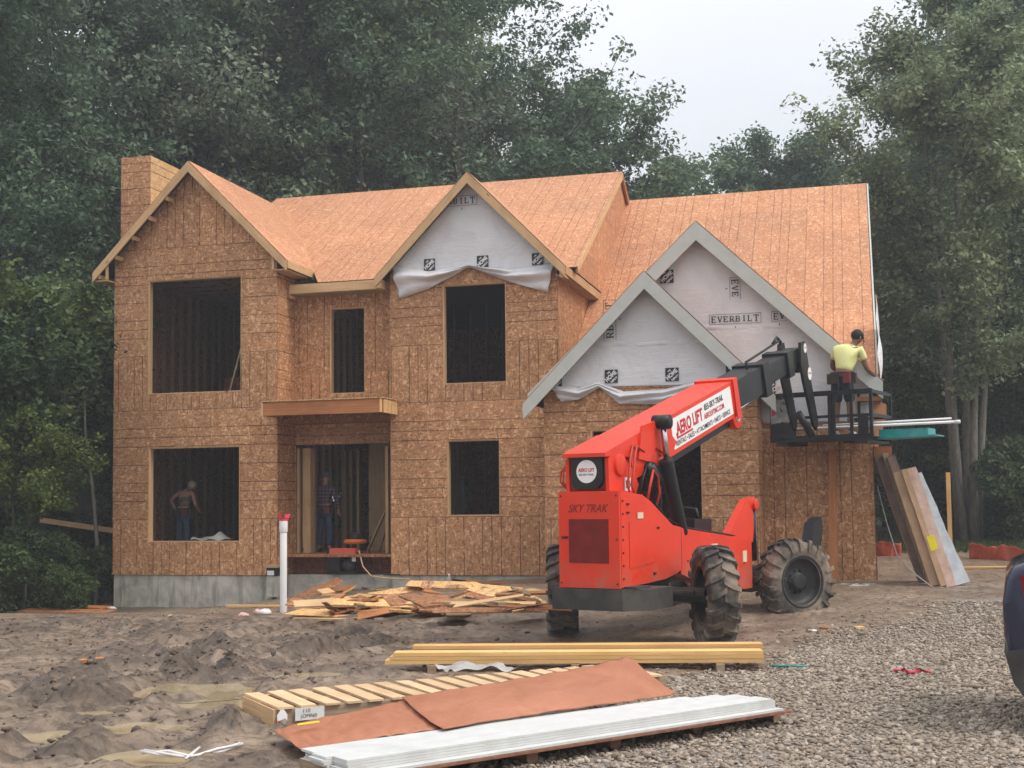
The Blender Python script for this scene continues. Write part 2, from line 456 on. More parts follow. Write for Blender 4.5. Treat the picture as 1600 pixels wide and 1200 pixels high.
def clip_poly(poly, halfs):
    for (a, b, c) in halfs:
        out = []
        for i in range(len(poly)):
            p, q = poly[i], poly[(i + 1) % len(poly)]
            dp = a * p[0] + b * p[1] - c; dq = a * q[0] + b * q[1] - c
            if dp <= 1e-9: out.append(p)
            if (dp < -1e-9 and dq > 1e-9) or (dp > 1e-9 and dq < -1e-9):
                t = dp / (dp - dq); out.append((p[0] + (q[0] - p[0]) * t, p[1] + (q[1] - p[1]) * t))
        poly = out
        if len(poly) < 3: return []
    return poly
def parea(p): return abs(sum(p[i][0] * p[(i + 1) % len(p)][1] - p[(i + 1) % len(p)][0] * p[i][1] for i in range(len(p)))) / 2
def cut_rect(r, holes):
    rs = [r]
    for (a, b, c, d) in holes:
        nx = []
        for (s0, t0, s1, t1) in rs:
            if s1 <= a or s0 >= c or t1 <= b or t0 >= d: nx.append((s0, t0, s1, t1)); continue
            if s0 < a: nx.append((s0, t0, a, t1))
            if s1 > c: nx.append((c, t0, s1, t1))
            x0, x1 = max(s0, a), min(s1, c)
            if t0 < b: nx.append((x0, t0, x1, b))
            if t1 > d: nx.append((x0, d, x1, t1))
        rs = nx
    return rs
def sheathe(partname, O, e1, e2, n, length, bands, holes=(), halfs=(), mat='osb_wall', back=.018, thick=.011, gap=.004, seed=0, part=None, first=None, backmat='dark_seam'):
    """a framed plane covered in separate strand board sheets. bands: (orientation, height)"""
    O = Vector(O); e1 = Vector(e1).normalized(); e2 = Vector(e2).normalized(); n = Vector(n).normalized()
    rnd = random.Random(seed)
    W3 = lambda s, t, h: O + e1 * s + e2 * t + n * h
    H = sum(b[1] for b in bands)
    mb = MB()
    for r in cut_rect((0, 0, length, H), holes):
        p = clip_poly([(r[0], r[1]), (r[2], r[1]), (r[2], r[3]), (r[0], r[3])], halfs)
        if p: mb.prism([W3(s, t, -back - .004) for s, t in p], n * back)
    part = hb(mb, partname, M[backmat]) if part is None else part
    t = 0.0
    for bi, (ori, h) in enumerate(bands):
        w = 2.4384 if ori == 'H' else 1.2192
        s = -rnd.choice([0, .61, 1.22]) if ori == 'H' else -rnd.choice([0, .4])
        if first is not None and ori == 'H': s = -first[bi % len(first)]
        while s < length:
            a, b = max(s, 0), min(s + w, length)
            if b - a > .02:
                groups = []
                for r in cut_rect((a + gap * .5, t + gap * .5, b - gap * .5, t + h - gap * .5), holes):
                    p = clip_poly([(r[0], r[1]), (r[2], r[1]), (r[2], r[3]), (r[0], r[3])], halfs)
                    if len(p) < 3 or parea(p) < .004: continue
                    bb = (min(q[0] for q in p) - 1e-4, min(q[1] for q in p) - 1e-4, max(q[0] for q in p) + 1e-4, max(q[1] for q in p) + 1e-4)
                    touch = [g for g in groups if any(bb[0] < c[0][2] and bb[2] > c[0][0] and bb[1] < c[0][3] and bb[3] > c[0][1] for c in g)]
                    new = [(bb, p)] + [c for g in touch for c in g]
                    groups = [g for g in groups if g not in touch] + [new]
                for g in groups:
                    if sum(parea(c[1]) for c in g) < .01: continue
                    mb = MB()
                    for _, p in g:
                        uv = [((x - s, y - t) if ori == 'H' else (y - t, x - s)) for x, y in p]
                        mb.prism([W3(x, y, 0) for x, y in p], n * thick, 0, uv)
                    mb.build('osb_panel', M[mat], part)
            s += w
        t += h
    return part
def board(name, p0, p1, w, h, mat='lumber', up=(0, 0, 1), parent=None):
    mb = MB(); mb.beam(p0, p1, w, h, up); return hb(mb, name, M[mat], parent)
def rakes(xc, z, yf, half, slope, mat, depth=.2, thick=.04, yback=None, lookouts=False, name='rake_board'):
    """pair of barge boards on a gable; top edge follows the roof plane"""
    for sgn in (-1, 1):
        mb = MB()
        x1 = xc + sgn * half; z1 = z - slope * half
        nz = depth * math.sqrt(1 + slope * slope)
        pts = [(xc, yf, z - .012), (x1, yf, z1 - .012), (x1, yf, z1 - nz * .75), (x1 - sgn * .12, yf, z1 - nz * .55 - .0), (xc, yf, z - nz)]
        pts = [(xc, yf, z - .012), (x1, yf, z1 - .012), (x1, yf, z1 - nz * .92), (xc, yf, z - nz)]
        mb.prism(pts, (0, thick, 0), 0, [(0, 0), (3, 0), (3, .2), (0, .2)])
        hb(mb, name, M[mat])
def opening_frame(a, b, c, d, y, depth=.14, t=.04, mat='lumber'):
    """lumber reveal of a window opening in a wall facing -Y: a,c = x range, b,d = z range"""
    root = None
    t2 = t; t = .022
    for nm, lo, hi in (('window_frame', (a, y + .004, b), (a + t2, y + depth, d)), ('window_frame', (c - t, y + .004, b), (c, y + depth, d)),
                       ('window_frame', (a + t2, y + .004, b), (c - t, y + depth, b + t)), ('window_frame', (a + t2, y + .004, d - t), (c - t, y + depth, d))):
        mb = MB(); mb.box(lo, hi); hb(mb, nm, M[mat])

BASE = .42
WX0, WX1, WY = -16.19, -12.17, 25.70
WRX, WRZ = -14.18, 9.59
RY = 26.60
BX0, BX1, BY = -9.62, -5.92, 25.90
BRX, BRZ, BSL = -7.77, 8.89, 1.02
SX0, SX1, SY = -5.76, -1.75, 23.90
SRX, SRZ, SSL = -3.74, 6.20, 1.02
GX0, GX1, GY = -5.70, .29, 24.90
GRX, GRZ, GSL = -2.88, 7.29, .953
def rectY(u0, v0, u1, v1, Y):
    a = onY(u0, v0, Y); b = onY(u1, v1, Y); return (a.x, b.z, b.x, a.z)

# ---- openings (x0, z0, x1, z1)
w_up = (-15.34, 4.44, -13.03, 7.01)
w_lo = (-15.30, 1.145, -13.06, 3.24)
r_up = rectY(515, 482, 570.6, 614, RY)
r_dr = (rectY(463, 696, 611, 864, RY)[0], rectY(463, 696, 611, 864, RY)[1], BX0 + .0, rectY(463, 696, 611, 864, RY)[3])
b_up = rectY(691, 446, 792, 597, BY)
b_lo = rectY(698, 688.5, 782, 805.5, BY)
s_dr = (onY(922, 670, SY).x, .30, onY(1096, 670, SY).x, onY(1010, 670, SY).z)
BANDS = [('H', 1.22), ('V', 2.44), ('H', 1.22), ('V', 2.44), ('H', 1.22), ('H', 1.22)]

def sh_front(name, x0, x1, y, z0, bands, holes, halfs, **kw):
    hs = [(h[0] - x0, h[1] - z0, h[2] - x0, h[3] - z0) for h in holes]
    return sheathe(name, (x0, y, z0), (1, 0, 0), (0, 0, 1), (0, -1, 0), x1 - x0, bands, hs, halfs, **kw)
# left wing
g = WRZ - .05 - BASE
sh_front('wall', WX0, WX1, WY, BASE, BANDS, [w_up, w_lo], [(-1, 1, g - (WRX - WX0)), (1, 1, g + (WRX - WX0))], seed=3, first=[.6, 0, 1.1, 0, .3, 1.3])
sheathe('wall', (WX1, WY + .0, BASE), (0, 1, 0), (0, 0, 1), (1, 0, 0), RY - WY, [('H', 1.22), ('V', 2.44), ('V', 1.22), ('V', 1.7)], seed=4, mat='osb_wall')
opening_frame(*w_up, WY); opening_frame(*w_lo, WY)
# recess
sh_front('wall', WX1, BX0, RY, BASE, [('H', 1.22), ('V', 2.0), ('H', 1.22), ('H', 1.22), ('H', .8)], [r_up, r_dr], [], seed=7, first=[.2, 0, .2, .5, .9])
opening_frame(*r_up, RY)
mb = MB(); mb.box((WX1 + .003, RY - .03, BASE - .005), (BX0 - .003, RY - .014, r_dr[1])); hb(mb, 'rim_board', M['osb_red'])
# bay
g = BRZ - .16 - BASE; c_ = BRX - BX0
sh_front('wall', BX0, BX1, BY, BASE, BANDS, [b_up, b_lo], [(-BSL, 1, g - BSL * c_), (BSL, 1, g + BSL * c_)], seed=12, first=[2.04, 0, 1.2, 0, .3, 1.3])
sheathe('wall', (BX1, BY, BASE), (0, 1, 0), (0, 0, 1), (1, 0, 0), 3.6, [('H', 1.22), ('H', 1.22), ('H', 1.22), ('H', 1.22), ('H', 1.35)], seed=14, first=[.1, .7, .3, 1.2])
sheathe('wall', (BX0, RY, BASE), (0, -1, 0), (0, 0, 1), (-1, 0, 0), RY - BY, [('H', 1.22), ('V', 2.44), ('H', 1.22), ('V', 1.4)], seed=15)
opening_frame(*b_up, BY); opening_frame(*b_lo, BY)
# garage, front block and wider block behind it
g = SRZ - .16 - BASE; c_ = SRX - SX0
sh_front('wall', SX0, SX1, SY, BASE - .04, [('H', 1.22), ('V', 2.44), ('H', 1.22), ('H', 1.22)], [s_dr], [(-SSL, 1, g - SSL * c_), (SSL, 1, g + SSL * c_)], seed=21, first=[.3, 0, .8, 0])
sheathe('wall', (SX1, SY, BASE - .04), (0, 1, 0), (0, 0, 1), (1, 0, 0), GY - SY, [('H', 1.22), ('V', 2.44)], seed=22, mat='osb_wall')
sheathe('wall', (SX0, BY, BASE - .04), (0, -1, 0), (0, 0, 1), (-1, 0, 0), BY - SY, [('H', 1.22), ('V', 2.44)], seed=23)
g = GRZ - .16 - BASE; c_ = GRX - SX1
sh_front('wall', SX1, GX1, GY, BASE - .04, [('H', 1.22), ('H', 1.22), ('H', 1.22), ('H', 1.22), ('H', 1.22), ('H', 1.0)], [], [(GSL, 1, g + GSL * (GRX - SX1))], seed=25, first=[1.62, .4, 1.0, 0])
sh_front('wall', GX0, SX1 - .002, GY, 3.6, [('H', 1.22), ('H', 1.22), ('H', 1.3)], [], [(-GSL, 1, GRZ - .16 - 3.6 - GSL * (GRX - GX0)), (GSL, 1, GRZ - .16 - 3.6 + GSL * (GRX - GX0))], seed=26)
opening_frame(s_dr[0], s_dr[1], s_dr[2], s_dr[3], SY)
# end wall of the garage (faces right)
sheathe('wall', (GX1, GY, BASE - .04), (0, 1, 0), (0, 0, 1), (1, 0, 0), 12.8, [('H', 1.22)] * 8, halfs=[(-.816, 1, 9.65 - BASE - .816 * (33 - GY)), (.816, 1, 9.65 - BASE + .816 * (33 - GY))], seed=27)
# right gable end of the high main roof
sheathe('wall', (-5.66, 26.4, 6.2), (0, 1, 0), (0, 0, 1), (1, 0, 0), 10.0, [('H', 1.22), ('H', 1.22), ('H', 1.22), ('H', 1.22)], halfs=[(0, -1, -.60), (-.6, 1, 6.84 - .10 - 6.2 + .2 * .6), (.6, 1, 10.32 - .10 - 6.2 + .6 * (32 - 26.4))], seed=28, mat='osb_roof')
# rear walls, seen only through openings
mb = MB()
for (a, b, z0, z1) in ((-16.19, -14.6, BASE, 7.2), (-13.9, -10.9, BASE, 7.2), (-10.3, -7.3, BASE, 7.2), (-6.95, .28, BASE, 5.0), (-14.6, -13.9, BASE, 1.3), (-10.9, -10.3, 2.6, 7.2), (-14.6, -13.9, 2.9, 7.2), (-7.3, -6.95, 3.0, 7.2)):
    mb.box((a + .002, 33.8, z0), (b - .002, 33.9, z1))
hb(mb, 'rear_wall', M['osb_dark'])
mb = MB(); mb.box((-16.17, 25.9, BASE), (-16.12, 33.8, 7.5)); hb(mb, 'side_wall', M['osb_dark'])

# ---- roofs: separate sheets in staggered courses
def roof(name, O, e1, e2, length, slope_len, halfs=(), seed=0, mat='osb_roof', first=None):
    e1 = Vector(e1).normalized(); e2 = Vector(e2).normalized(); n = e1.cross(e2).normalized()
    if n.z < 0: n = -n
    bands = []; t = slope_len
    k = int(slope_len // 1.22); bands = [('H', 1.22)] * k
    if slope_len - 1.22 * k > .05: bands.append(('H', slope_len - 1.22 * k))
    return sheathe(name, O, e1, e2, n, length, bands, (), halfs, mat=mat, seed=seed, back=.03, thick=.011, gap=.002, first=[1.2192 * ((seed + k) % 2) for k in range(9)])
MR, MRZ, MX0, MX1 = 32.0, 10.32, -15.18, -5.58           # ridge of the high main roof
mlen = math.hypot(MR - 26.2, MRZ - 6.84); msl = (MRZ - 6.84) / (MR - 26.2); mcos = (MR - 26.2) / mlen
roof('roof', (-14.18, 26.2, 6.84), (1, 0, 0), (0, MR - 26.2, MRZ - 6.84), MX1 + 14.18, mlen, [(-1, -msl * mcos, -14.18 + 11.43)], seed=31)
roof('roof', (MX0, 26.2, 6.84), (1, 0, 0), (0, MR - 26.2, MRZ - 6.84), -14.182 - MX0, mlen, [(1, -msl * mcos, -16.93 - MX0)], seed=32)
mb = MB(); mb.prism([(MX0, MR + .005, MRZ), (MX1, MR + .005, MRZ), (MX1, 37.6, 6.9), (MX0, 37.6, 6.9)], (0, 0, -.03)); hb(mb, 'roof', M['osb_roof'])
rl = 2.36 * math.sqrt(2)
roof('roof', (WRX + 2.36, 25.38, WRZ - 2.36), (0, 1, 0), (-1, 0, 1), 8.6, rl, seed=33, first=[0, 1.0, .5])
roof('roof', (WRX - 2.36, 25.38, WRZ - 2.36), (0, 1, 0), (1, 0, 1), 8.6, rl - .012, seed=34)
bl = 2.06 * math.sqrt(1 + BSL * BSL)
roof('roof', (BRX + 2.06, 25.58, BRZ - 2.06 * BSL), (0, 1, 0), (-1, 0, BSL), 3.9, bl, seed=35, first=[.4, 1.0])
roof('roof', (BRX - 2.06, 25.58, BRZ - 2.06 * BSL), (0, 1, 0), (1, 0, BSL), 3.9, bl - .012, seed=36)
roof('roof', (-5.90, 26.4, 4.41), (1, 0, 0), (0, 6.6, 5.39), 6.30, math.hypot(6.6, 5.39), seed=37)
mb = MB(); mb.prism([(-5.6, 33.005, 9.80), (.40, 33.005, 9.80), (.40, 39.0, 4.4), (-5.6, 39.0, 4.4)], (0, 0, -.03)); hb(mb, 'roof', M['osb_roof'])
gl = 3.36 * math.sqrt(1 + GSL * GSL)
roof('roof', (GRX + 3.36, 24.58, GRZ - 3.36 * GSL), (0, 1, 0), (-1, 0, GSL), 5.2, gl, seed=38, halfs=[(.0, -1, 0)])
sl2 = 2.0 * math.sqrt(1 + GSL * GSL)
roof('roof', (GRX - 2.0, 24.58, GRZ - 2.0 * GSL), (0, 1, 0), (1, 0, GSL), 5.2, sl2 - .012, seed=39)
sl = 2.33 * math.sqrt(1 + SSL * SSL)
roof('roof', (SRX + 2.33, 23.58, SRZ - 2.33 * SSL), (0, 1, 0), (-1, 0, SSL), 2.6, sl, seed=40)
roof('roof', (SRX - 2.33, 23.58, SRZ - 2.33 * SSL), (0, 1, 0), (1, 0, SSL), 2.6, sl - .012, seed=41)

# ---- barge boards, fascias, soffits
rakes(WRX, WRZ, 25.36, 2.37, 1.0, 'lumber', .17)
rakes(BRX, BRZ, 25.56, 2.07, BSL, 'lumber', .17)
rakes(GRX, GRZ, 24.55, 3.37, GSL, 'trim', .27)
rakes(SRX, SRZ, 23.55, 2.35, SSL, 'trim', .24)
for k in range(5):                                   # lookouts under the left rake of the wing
    x = WRX - .55 - .42 * k; z = WRZ - (WRX - x) - .24
    board('lookout', (x, 25.405, z), (x, 25.69, z), .04, .09)
for k in range(4):
    x = WRX + .8 + .42 * k; z = WRZ - (x - WRX) - .26
    board('lookout', (x, 25.405, z), (x, 25.69, z), .04, .07)
board('fascia_board', (WRX + 2.38, 25.41, WRZ - 2.36 - .09), (WRX + 2.38, 27.3, WRZ - 2.36 - .09), .04, .17)
board('fascia_board', (WRX - 2.38, 25.41, WRZ - 2.36 - .09), (WRX - 2.38, 33.9, WRZ - 2.36 - .09), .04, .17)
for sx in (-1, 1):                                   # boxed eave returns of the wing
    xw = WX0 if sx < 0 else WX1
    x0, x1 = sorted((xw + sx * .002, WRX + sx * 2.35))
    mb = MB(); mb.box((x0, 25.42, WRZ - 2.36 - .215), (x1, 26.55, WRZ - 2.36 - .19)); hb(mb, 'soffit', M['lumber'])
    xa = xw + sx * .03
    board('lookout', (xa, 25.43, WRZ - 2.36 - .18), (xa, 25.43, WRZ - 2.36 + .14), .05, .05, up=(0, 1, 0))
board('fascia_board', (-12.1, 26.18, 6.72), (BX0 - .12, 26.18, 6.72), .04, .20)
mb = MB(); mb.box((-12.1, 26.2, 6.60), (BX0, 26.58, 6.62)); hb(mb, 'soffit', M['lumber_grey'])
board('fascia_board', (BRX + 2.08, 25.61, BRZ - 2.06 * BSL - .1), (BRX + 2.08, 29.3, BRZ - 2.06 * BSL - .1), .04, .18)
mb = MB(); mb.box((BX1 + .012, 25.62, BRZ - 2.06 * BSL - .21), (BRX + 2.05, 29.2, BRZ - 2.06 * BSL - .19)); hb(mb, 'soffit', M['lumber_grey'])
board('fascia_board', (BRX - 2.08, 25.61, BRZ - 2.06 * BSL - .1), (BRX - 2.08, 26.9, BRZ - 2.06 * BSL - .1), .04, .18)
for sx in (-1, 1):
    mb = MB(); xa = BRX + sx * 2.02; mb.box((xa - .06, 25.6, BRZ - 2.06 * BSL - .25), (xa + .06, 25.88, BRZ - 2.06 * BSL - .0 - .06)); hb(mb, 'rake_return', M['lumber'])
board('fascia_board', (.43, 26.38, 4.31), (.43, 33.0, 9.72), .035, .18, mat='trim')
board('fascia_board', (MX1 - .01, 26.3, 6.81), (MX1 - .01, 32.0, 10.22), .05, .15, mat='lumber')
board('fascia_board', (MX1 - .01, 32.0, 10.22), (MX1 - .01, 35.5, 8.12), .05, .15, mat='lumber_red')
mb = MB(); mb.box((.02, 24.60, 3.72), (.46, 25.3, 3.80)); hb(mb, 'soffit', M['lumber_red'])
mb = MB(); mb.prism([(.31, 24.93, 3.72), (.31, 24.93, 2.62), (.56, 25.5, 3.5), (.56, 25.5, 3.72)], (0, .04, 0)); hb(mb, 'eave_return', M['osb_dark'])
mb = MB(); mb.box((.30, 24.86, 2.70), (.62, 25.3, 2.88)); hb(mb, 'eave_return', M['lumber_red'])
# loose wrap bulging at the far right edge
mb = MB()
mb.grid(lambda a, b: (.46 + .07 * math.sin(math.pi * min(1, a * 1.2)) * math.sin(math.pi * b) + .02 * math.sin(17 * a), 27.6 - a * 1.9, 6.2 - a * 2.2 - b * .9), 14, 8)
hb(mb, 'wrap_flap', M['wrap'], smooth=True)

# ---- chimney chase beside the wing
for (O_, e_, n_, L_) in (((-16.95, 27.15, -.2), (1, 0, 0), (0, -1, 0), .78), ((-16.17, 27.15, -.2), (0, 1, 0), (1, 0, 0), 1.5)):
    sheathe('chimney', O_, e_, (0, 0, 1), n_, L_, [('V', 2.44)] * 4 + [('V', .78)], seed=50, mat='osb_pale' if n_[0] else 'osb_wall')  # right face in paler board: stronger light from the right put into colour
mb = MB(); mb.box((-16.94, 27.17, 10.25), (-16.18, 28.64, 10.33)); mb.box((-16.94, 28.56, 0), (-16.90, 28.64, 10.25)); mb.box((-16.94, 28.60, 0), (-16.18, 28.64, 10.25)); hb(mb, 'chimney_top', M['osb_pale'])

# ---- foundation
mb = MB(); mb.box((WX0 + .03, WY + .02, -1.0), (WX1 - .02, 33.8, BASE - .005)); hb(mb, 'foundation', M['concrete'])
for k in range(5):
    x = WX0 + .2 + k * .92
    mb = MB(); mb.box((x, WY + .008, -.6), (x + .05, WY + .03, BASE - .03)); hb(mb, 'form_seam', M['concrete'])
mb = MB(); mb.box((WX1 - .0, RY - .35, -1.0), (BX0 + .0, 33.7, BASE - .012)); hb(mb, 'foundation', M['concrete'])
mb = MB(); mb.box((BX0 + .01, BY + .03, -1.0), (BX1 - .02, 33.7, BASE - .006)); hb(mb, 'foundation', M['concrete'])
mb = MB(); mb.box((SX0 + .02, SY + .03, -1.0), (GX1 - .03, 33.6, BASE - .05)); hb(mb, 'foundation', M['concrete'])
mb = MB(); mb.box((-5.75, 23.78, .30), (-.2, 23.86, .40)); hb(mb, 'sill_plank', M['lumber_grey'])

# ---- floors, ceilings and studs seen inside
fl1 = r_dr[1] - .004
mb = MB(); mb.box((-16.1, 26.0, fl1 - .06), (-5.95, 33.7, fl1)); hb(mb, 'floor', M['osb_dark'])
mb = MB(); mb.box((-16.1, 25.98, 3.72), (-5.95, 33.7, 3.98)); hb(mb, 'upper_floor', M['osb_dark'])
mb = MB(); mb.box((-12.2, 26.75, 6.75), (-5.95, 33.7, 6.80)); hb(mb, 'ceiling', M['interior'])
def studs(name, p, d, n, z0, z1, step=.4064, mat='lumber_in', w=.038, dep=.09):
    p = Vector(p); d = Vector(d)
    for k in range(n):
        q = p + d * (step * k)
        mb = MB(); dd = d.normalized(); mb.beam((q.x, q.y, z0), (q.x, q.y, z1), w, dep, up=(dd.y, dd.x, 0)); hb(mb, name, M[mat])
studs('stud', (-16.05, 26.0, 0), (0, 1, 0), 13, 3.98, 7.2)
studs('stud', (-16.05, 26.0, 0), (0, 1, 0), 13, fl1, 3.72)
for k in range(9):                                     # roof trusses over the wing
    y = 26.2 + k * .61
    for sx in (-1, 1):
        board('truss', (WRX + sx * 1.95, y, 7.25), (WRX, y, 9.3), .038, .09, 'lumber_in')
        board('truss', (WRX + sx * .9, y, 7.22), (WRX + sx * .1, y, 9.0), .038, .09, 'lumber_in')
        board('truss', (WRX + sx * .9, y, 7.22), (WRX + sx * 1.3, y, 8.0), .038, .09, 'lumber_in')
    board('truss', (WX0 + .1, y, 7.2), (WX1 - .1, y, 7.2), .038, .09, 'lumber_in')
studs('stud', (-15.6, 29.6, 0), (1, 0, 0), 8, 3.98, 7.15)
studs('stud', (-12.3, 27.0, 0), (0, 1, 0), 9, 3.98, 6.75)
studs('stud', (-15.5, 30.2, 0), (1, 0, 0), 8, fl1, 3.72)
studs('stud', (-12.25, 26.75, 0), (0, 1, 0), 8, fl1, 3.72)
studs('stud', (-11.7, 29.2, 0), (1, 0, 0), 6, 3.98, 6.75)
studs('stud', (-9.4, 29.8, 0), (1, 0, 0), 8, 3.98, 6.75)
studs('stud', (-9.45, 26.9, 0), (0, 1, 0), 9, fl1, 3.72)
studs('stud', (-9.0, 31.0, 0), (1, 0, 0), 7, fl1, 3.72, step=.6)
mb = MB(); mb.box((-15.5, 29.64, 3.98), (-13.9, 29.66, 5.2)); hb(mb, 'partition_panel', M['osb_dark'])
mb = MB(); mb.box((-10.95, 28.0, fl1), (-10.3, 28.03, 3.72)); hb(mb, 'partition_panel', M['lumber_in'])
# studs in the entry opening
yy = RY + .06
def entry(u0, u1, dy=0.0, mat='lumber', v1=864, v0=699):
    a = onY(u0, 780, yy + dy).x; b = onY(u1, 780, yy + dy).x
    mb = MB(); mb.box((a, yy + dy, fl1), (b, yy + dy + .12, onY(540, v0, yy).z)); hb(mb, 'stud', M[mat])
for u0, u1, dy, mt in ((463.5, 467.5, 0, 'lumber'), (473, 485, .0, 'lumber'), (486, 491, .14, 'lumber_in'), (534, 541, 1.6, 'lumber_in'), (546, 550, 1.7, 'lumber_in'), (557, 561, 1.2, 'lumber_in'), (602, 606.5, 0, 'lumber'), (607, 610, .13, 'lumber')):
    entry(u0, u1, dy, mt)
board('stud', onY(574, 862, yy + .25), onY(603, 796, yy + .25), .04, .09, 'lumber_in', up=(0, 1, 0))
board('stud', onY(592, 862, yy + .3), onY(606, 815, yy + .3), .04, .09, 'lumber_in', up=(0, 1, 0))
board('stud', onY(360, 612, 26.3), onY(378, 545, 26.3), .04, .09, 'lumber_in', up=(0, 1, 0))
board('brace_board', (-18.9, 26.9, onY(112, 812, 26.9).z), (-16.0, 26.75, onY(245, 836, 26.9).z), .04, .12, 'lumber')

# ---- open box of the entry canopy
pbx1 = onY(621, 640, BY - .02).x
pf = 25.02
def can(u, v, Y=pf): return onY(u, v, Y)
zt = can(596, 622).z; zb_ = can(596, 644).z
x0 = can(411, 640).x; x1 = can(597, 640).x + .02
mb = MB(); mb.box((x0, pf, zb_), (x1, pf + .045, zt)); hb(mb, 'canopy_beam', M['lumber_red'])
mb = MB(); mb.box((x1 - .045, pf + .047, zb_), (x1, BY - .013, zt - .004)); hb(mb, 'canopy_beam', M['osb_pale'])
mb = MB(); mb.box((x0 - .045, pf, zb_), (x0 - .002, WY - .013, zt)); hb(mb, 'canopy_beam', M['lumber'])
mb = MB(); mb.box((x0 - .02, pf - .03, zt + .003), (x1 + .02, RY - .02, zt + .024)); hb(mb, 'canopy_deck', M['osb_pale'])
mb = MB(); mb.box((x1 - .07, pf - .012, zb_ + .005), (x1 - .02, pf - .002, zt)); hb(mb, 'canopy_trim', M['lumber_new'])
mb = MB(); mb.box((onY(463, 615, RY - .3).x, RY - .30, zt + .03), (onY(598, 615, RY - .3).x, RY - .04, zt + .10)); hb(mb, 'canopy_board', M['osb_pale'])

# ================================================================== house wrap with its printing
def wrap_tri(xc, z, y, half, slope, z0, n=24, dz=None):
    """wrap stapled over a gable, its lower edge z0(x)"""
    mb = MB()
    def fn(a, b):
        x = xc - half + 2 * half * a
        top = z - slope * abs(x - xc)
        bot = min(z0(x), top - .002)
        zz = bot + (top - bot) * b
        w1 = perlin(np.array([x * 1.6]), np.array([zz * 2.4 + xc]))[0]; w2 = perlin(np.array([x * 2.2 + zz * 3.5]), np.array([zz * 6.5 - x]))[0]; ed = min(1, 6 * b, 6 * (1 - b))
        return (x, y - .014 - .010 * ed * abs(w1) - .007 * ed * max(0, w2), zz)
    mb.grid(fn, n * 2, 44)
    return hb(mb, 'house_wrap', M['wrap'], smooth=True, solid=-.003)
def interp(pts):
    xs = [p[0] for p in pts]; zs = [p[1] for p in pts]
    return lambda x: float(np.interp(x, xs, zs))
def drape(top, bot, y, mat='wrap', out=.22, nu=60, nv=10, folds=5, ph=0):
    """a loose flap hanging between two curves (x, z)"""
    mb = MB(); nt_ = len(top)
    def cur(c, a):
        t = a * (len(c) - 1); i = min(int(t), len(c) - 2); f = t - i; f = f * f * (3 - 2 * f) * .5 + f * .5
        return Vector((c[i][0] * (1 - f) + c[i + 1][0] * f, 0, c[i][1] * (1 - f) + c[i + 1][1] * f))
    def fn(a, b):
        p = cur(top, a) * (1 - b) + cur(bot, a) * b
        d = math.sin(math.pi * min(1, b * 1.1)) * out * (.45 + .55 * abs(math.sin(a * math.pi * 2)))
        d += .06 * math.sin(b * folds * math.pi * 2 + 3 * math.sin(a * 7 + ph) + ph) * min(1, b * 3)
        return (p.x, y - .03 - abs(d), p.z)
    mb.grid(fn, nu, nv)
    return hb(mb, 'wrap_flap', M[mat], smooth=True, solid=.004)
def pxs(Y, *pts): return [((lambda p: (p.x, p.z))(onY(u, v, Y))) for u, v in pts]
def logo_square(u, v, Y, size=.27, clipl=None, keep=(0, 1)):
    """dark square with a slanting white stencilled three-line name"""
    c = onY(u, v, Y - .05); s = size / 2
    x0 = -s + size * keep[0]; x1 = -s + size * keep[1]
    mb = MB(); mb.poly([(c.x + x0, c.y, c.z - s), (c.x + x1, c.y, c.z - s), (c.x + x1, c.y, c.z + s), (c.x + x0, c.y, c.z + s)])
    q = hb(mb, 'wrap_print', M['ink'])
    cc = (c.x, c.y, c.z)
    for tx, ox, oy, wd, ht in (('THE', -.2, .27, .26, .13), ('HOME', -.02, .02, 1.02, .34), ('DEPOT', .22, -.26, .62, .16)):
        t = place_text(tx, 'wrap_lettering', M['white'], q, cc, (1, 0, 0), (0, 0, 1), width=size * wd, height=size * ht, bold=.035, off=.004, clip=(s * .97, s * .97, size * ox, size * oy), rot=R(41))
    return q
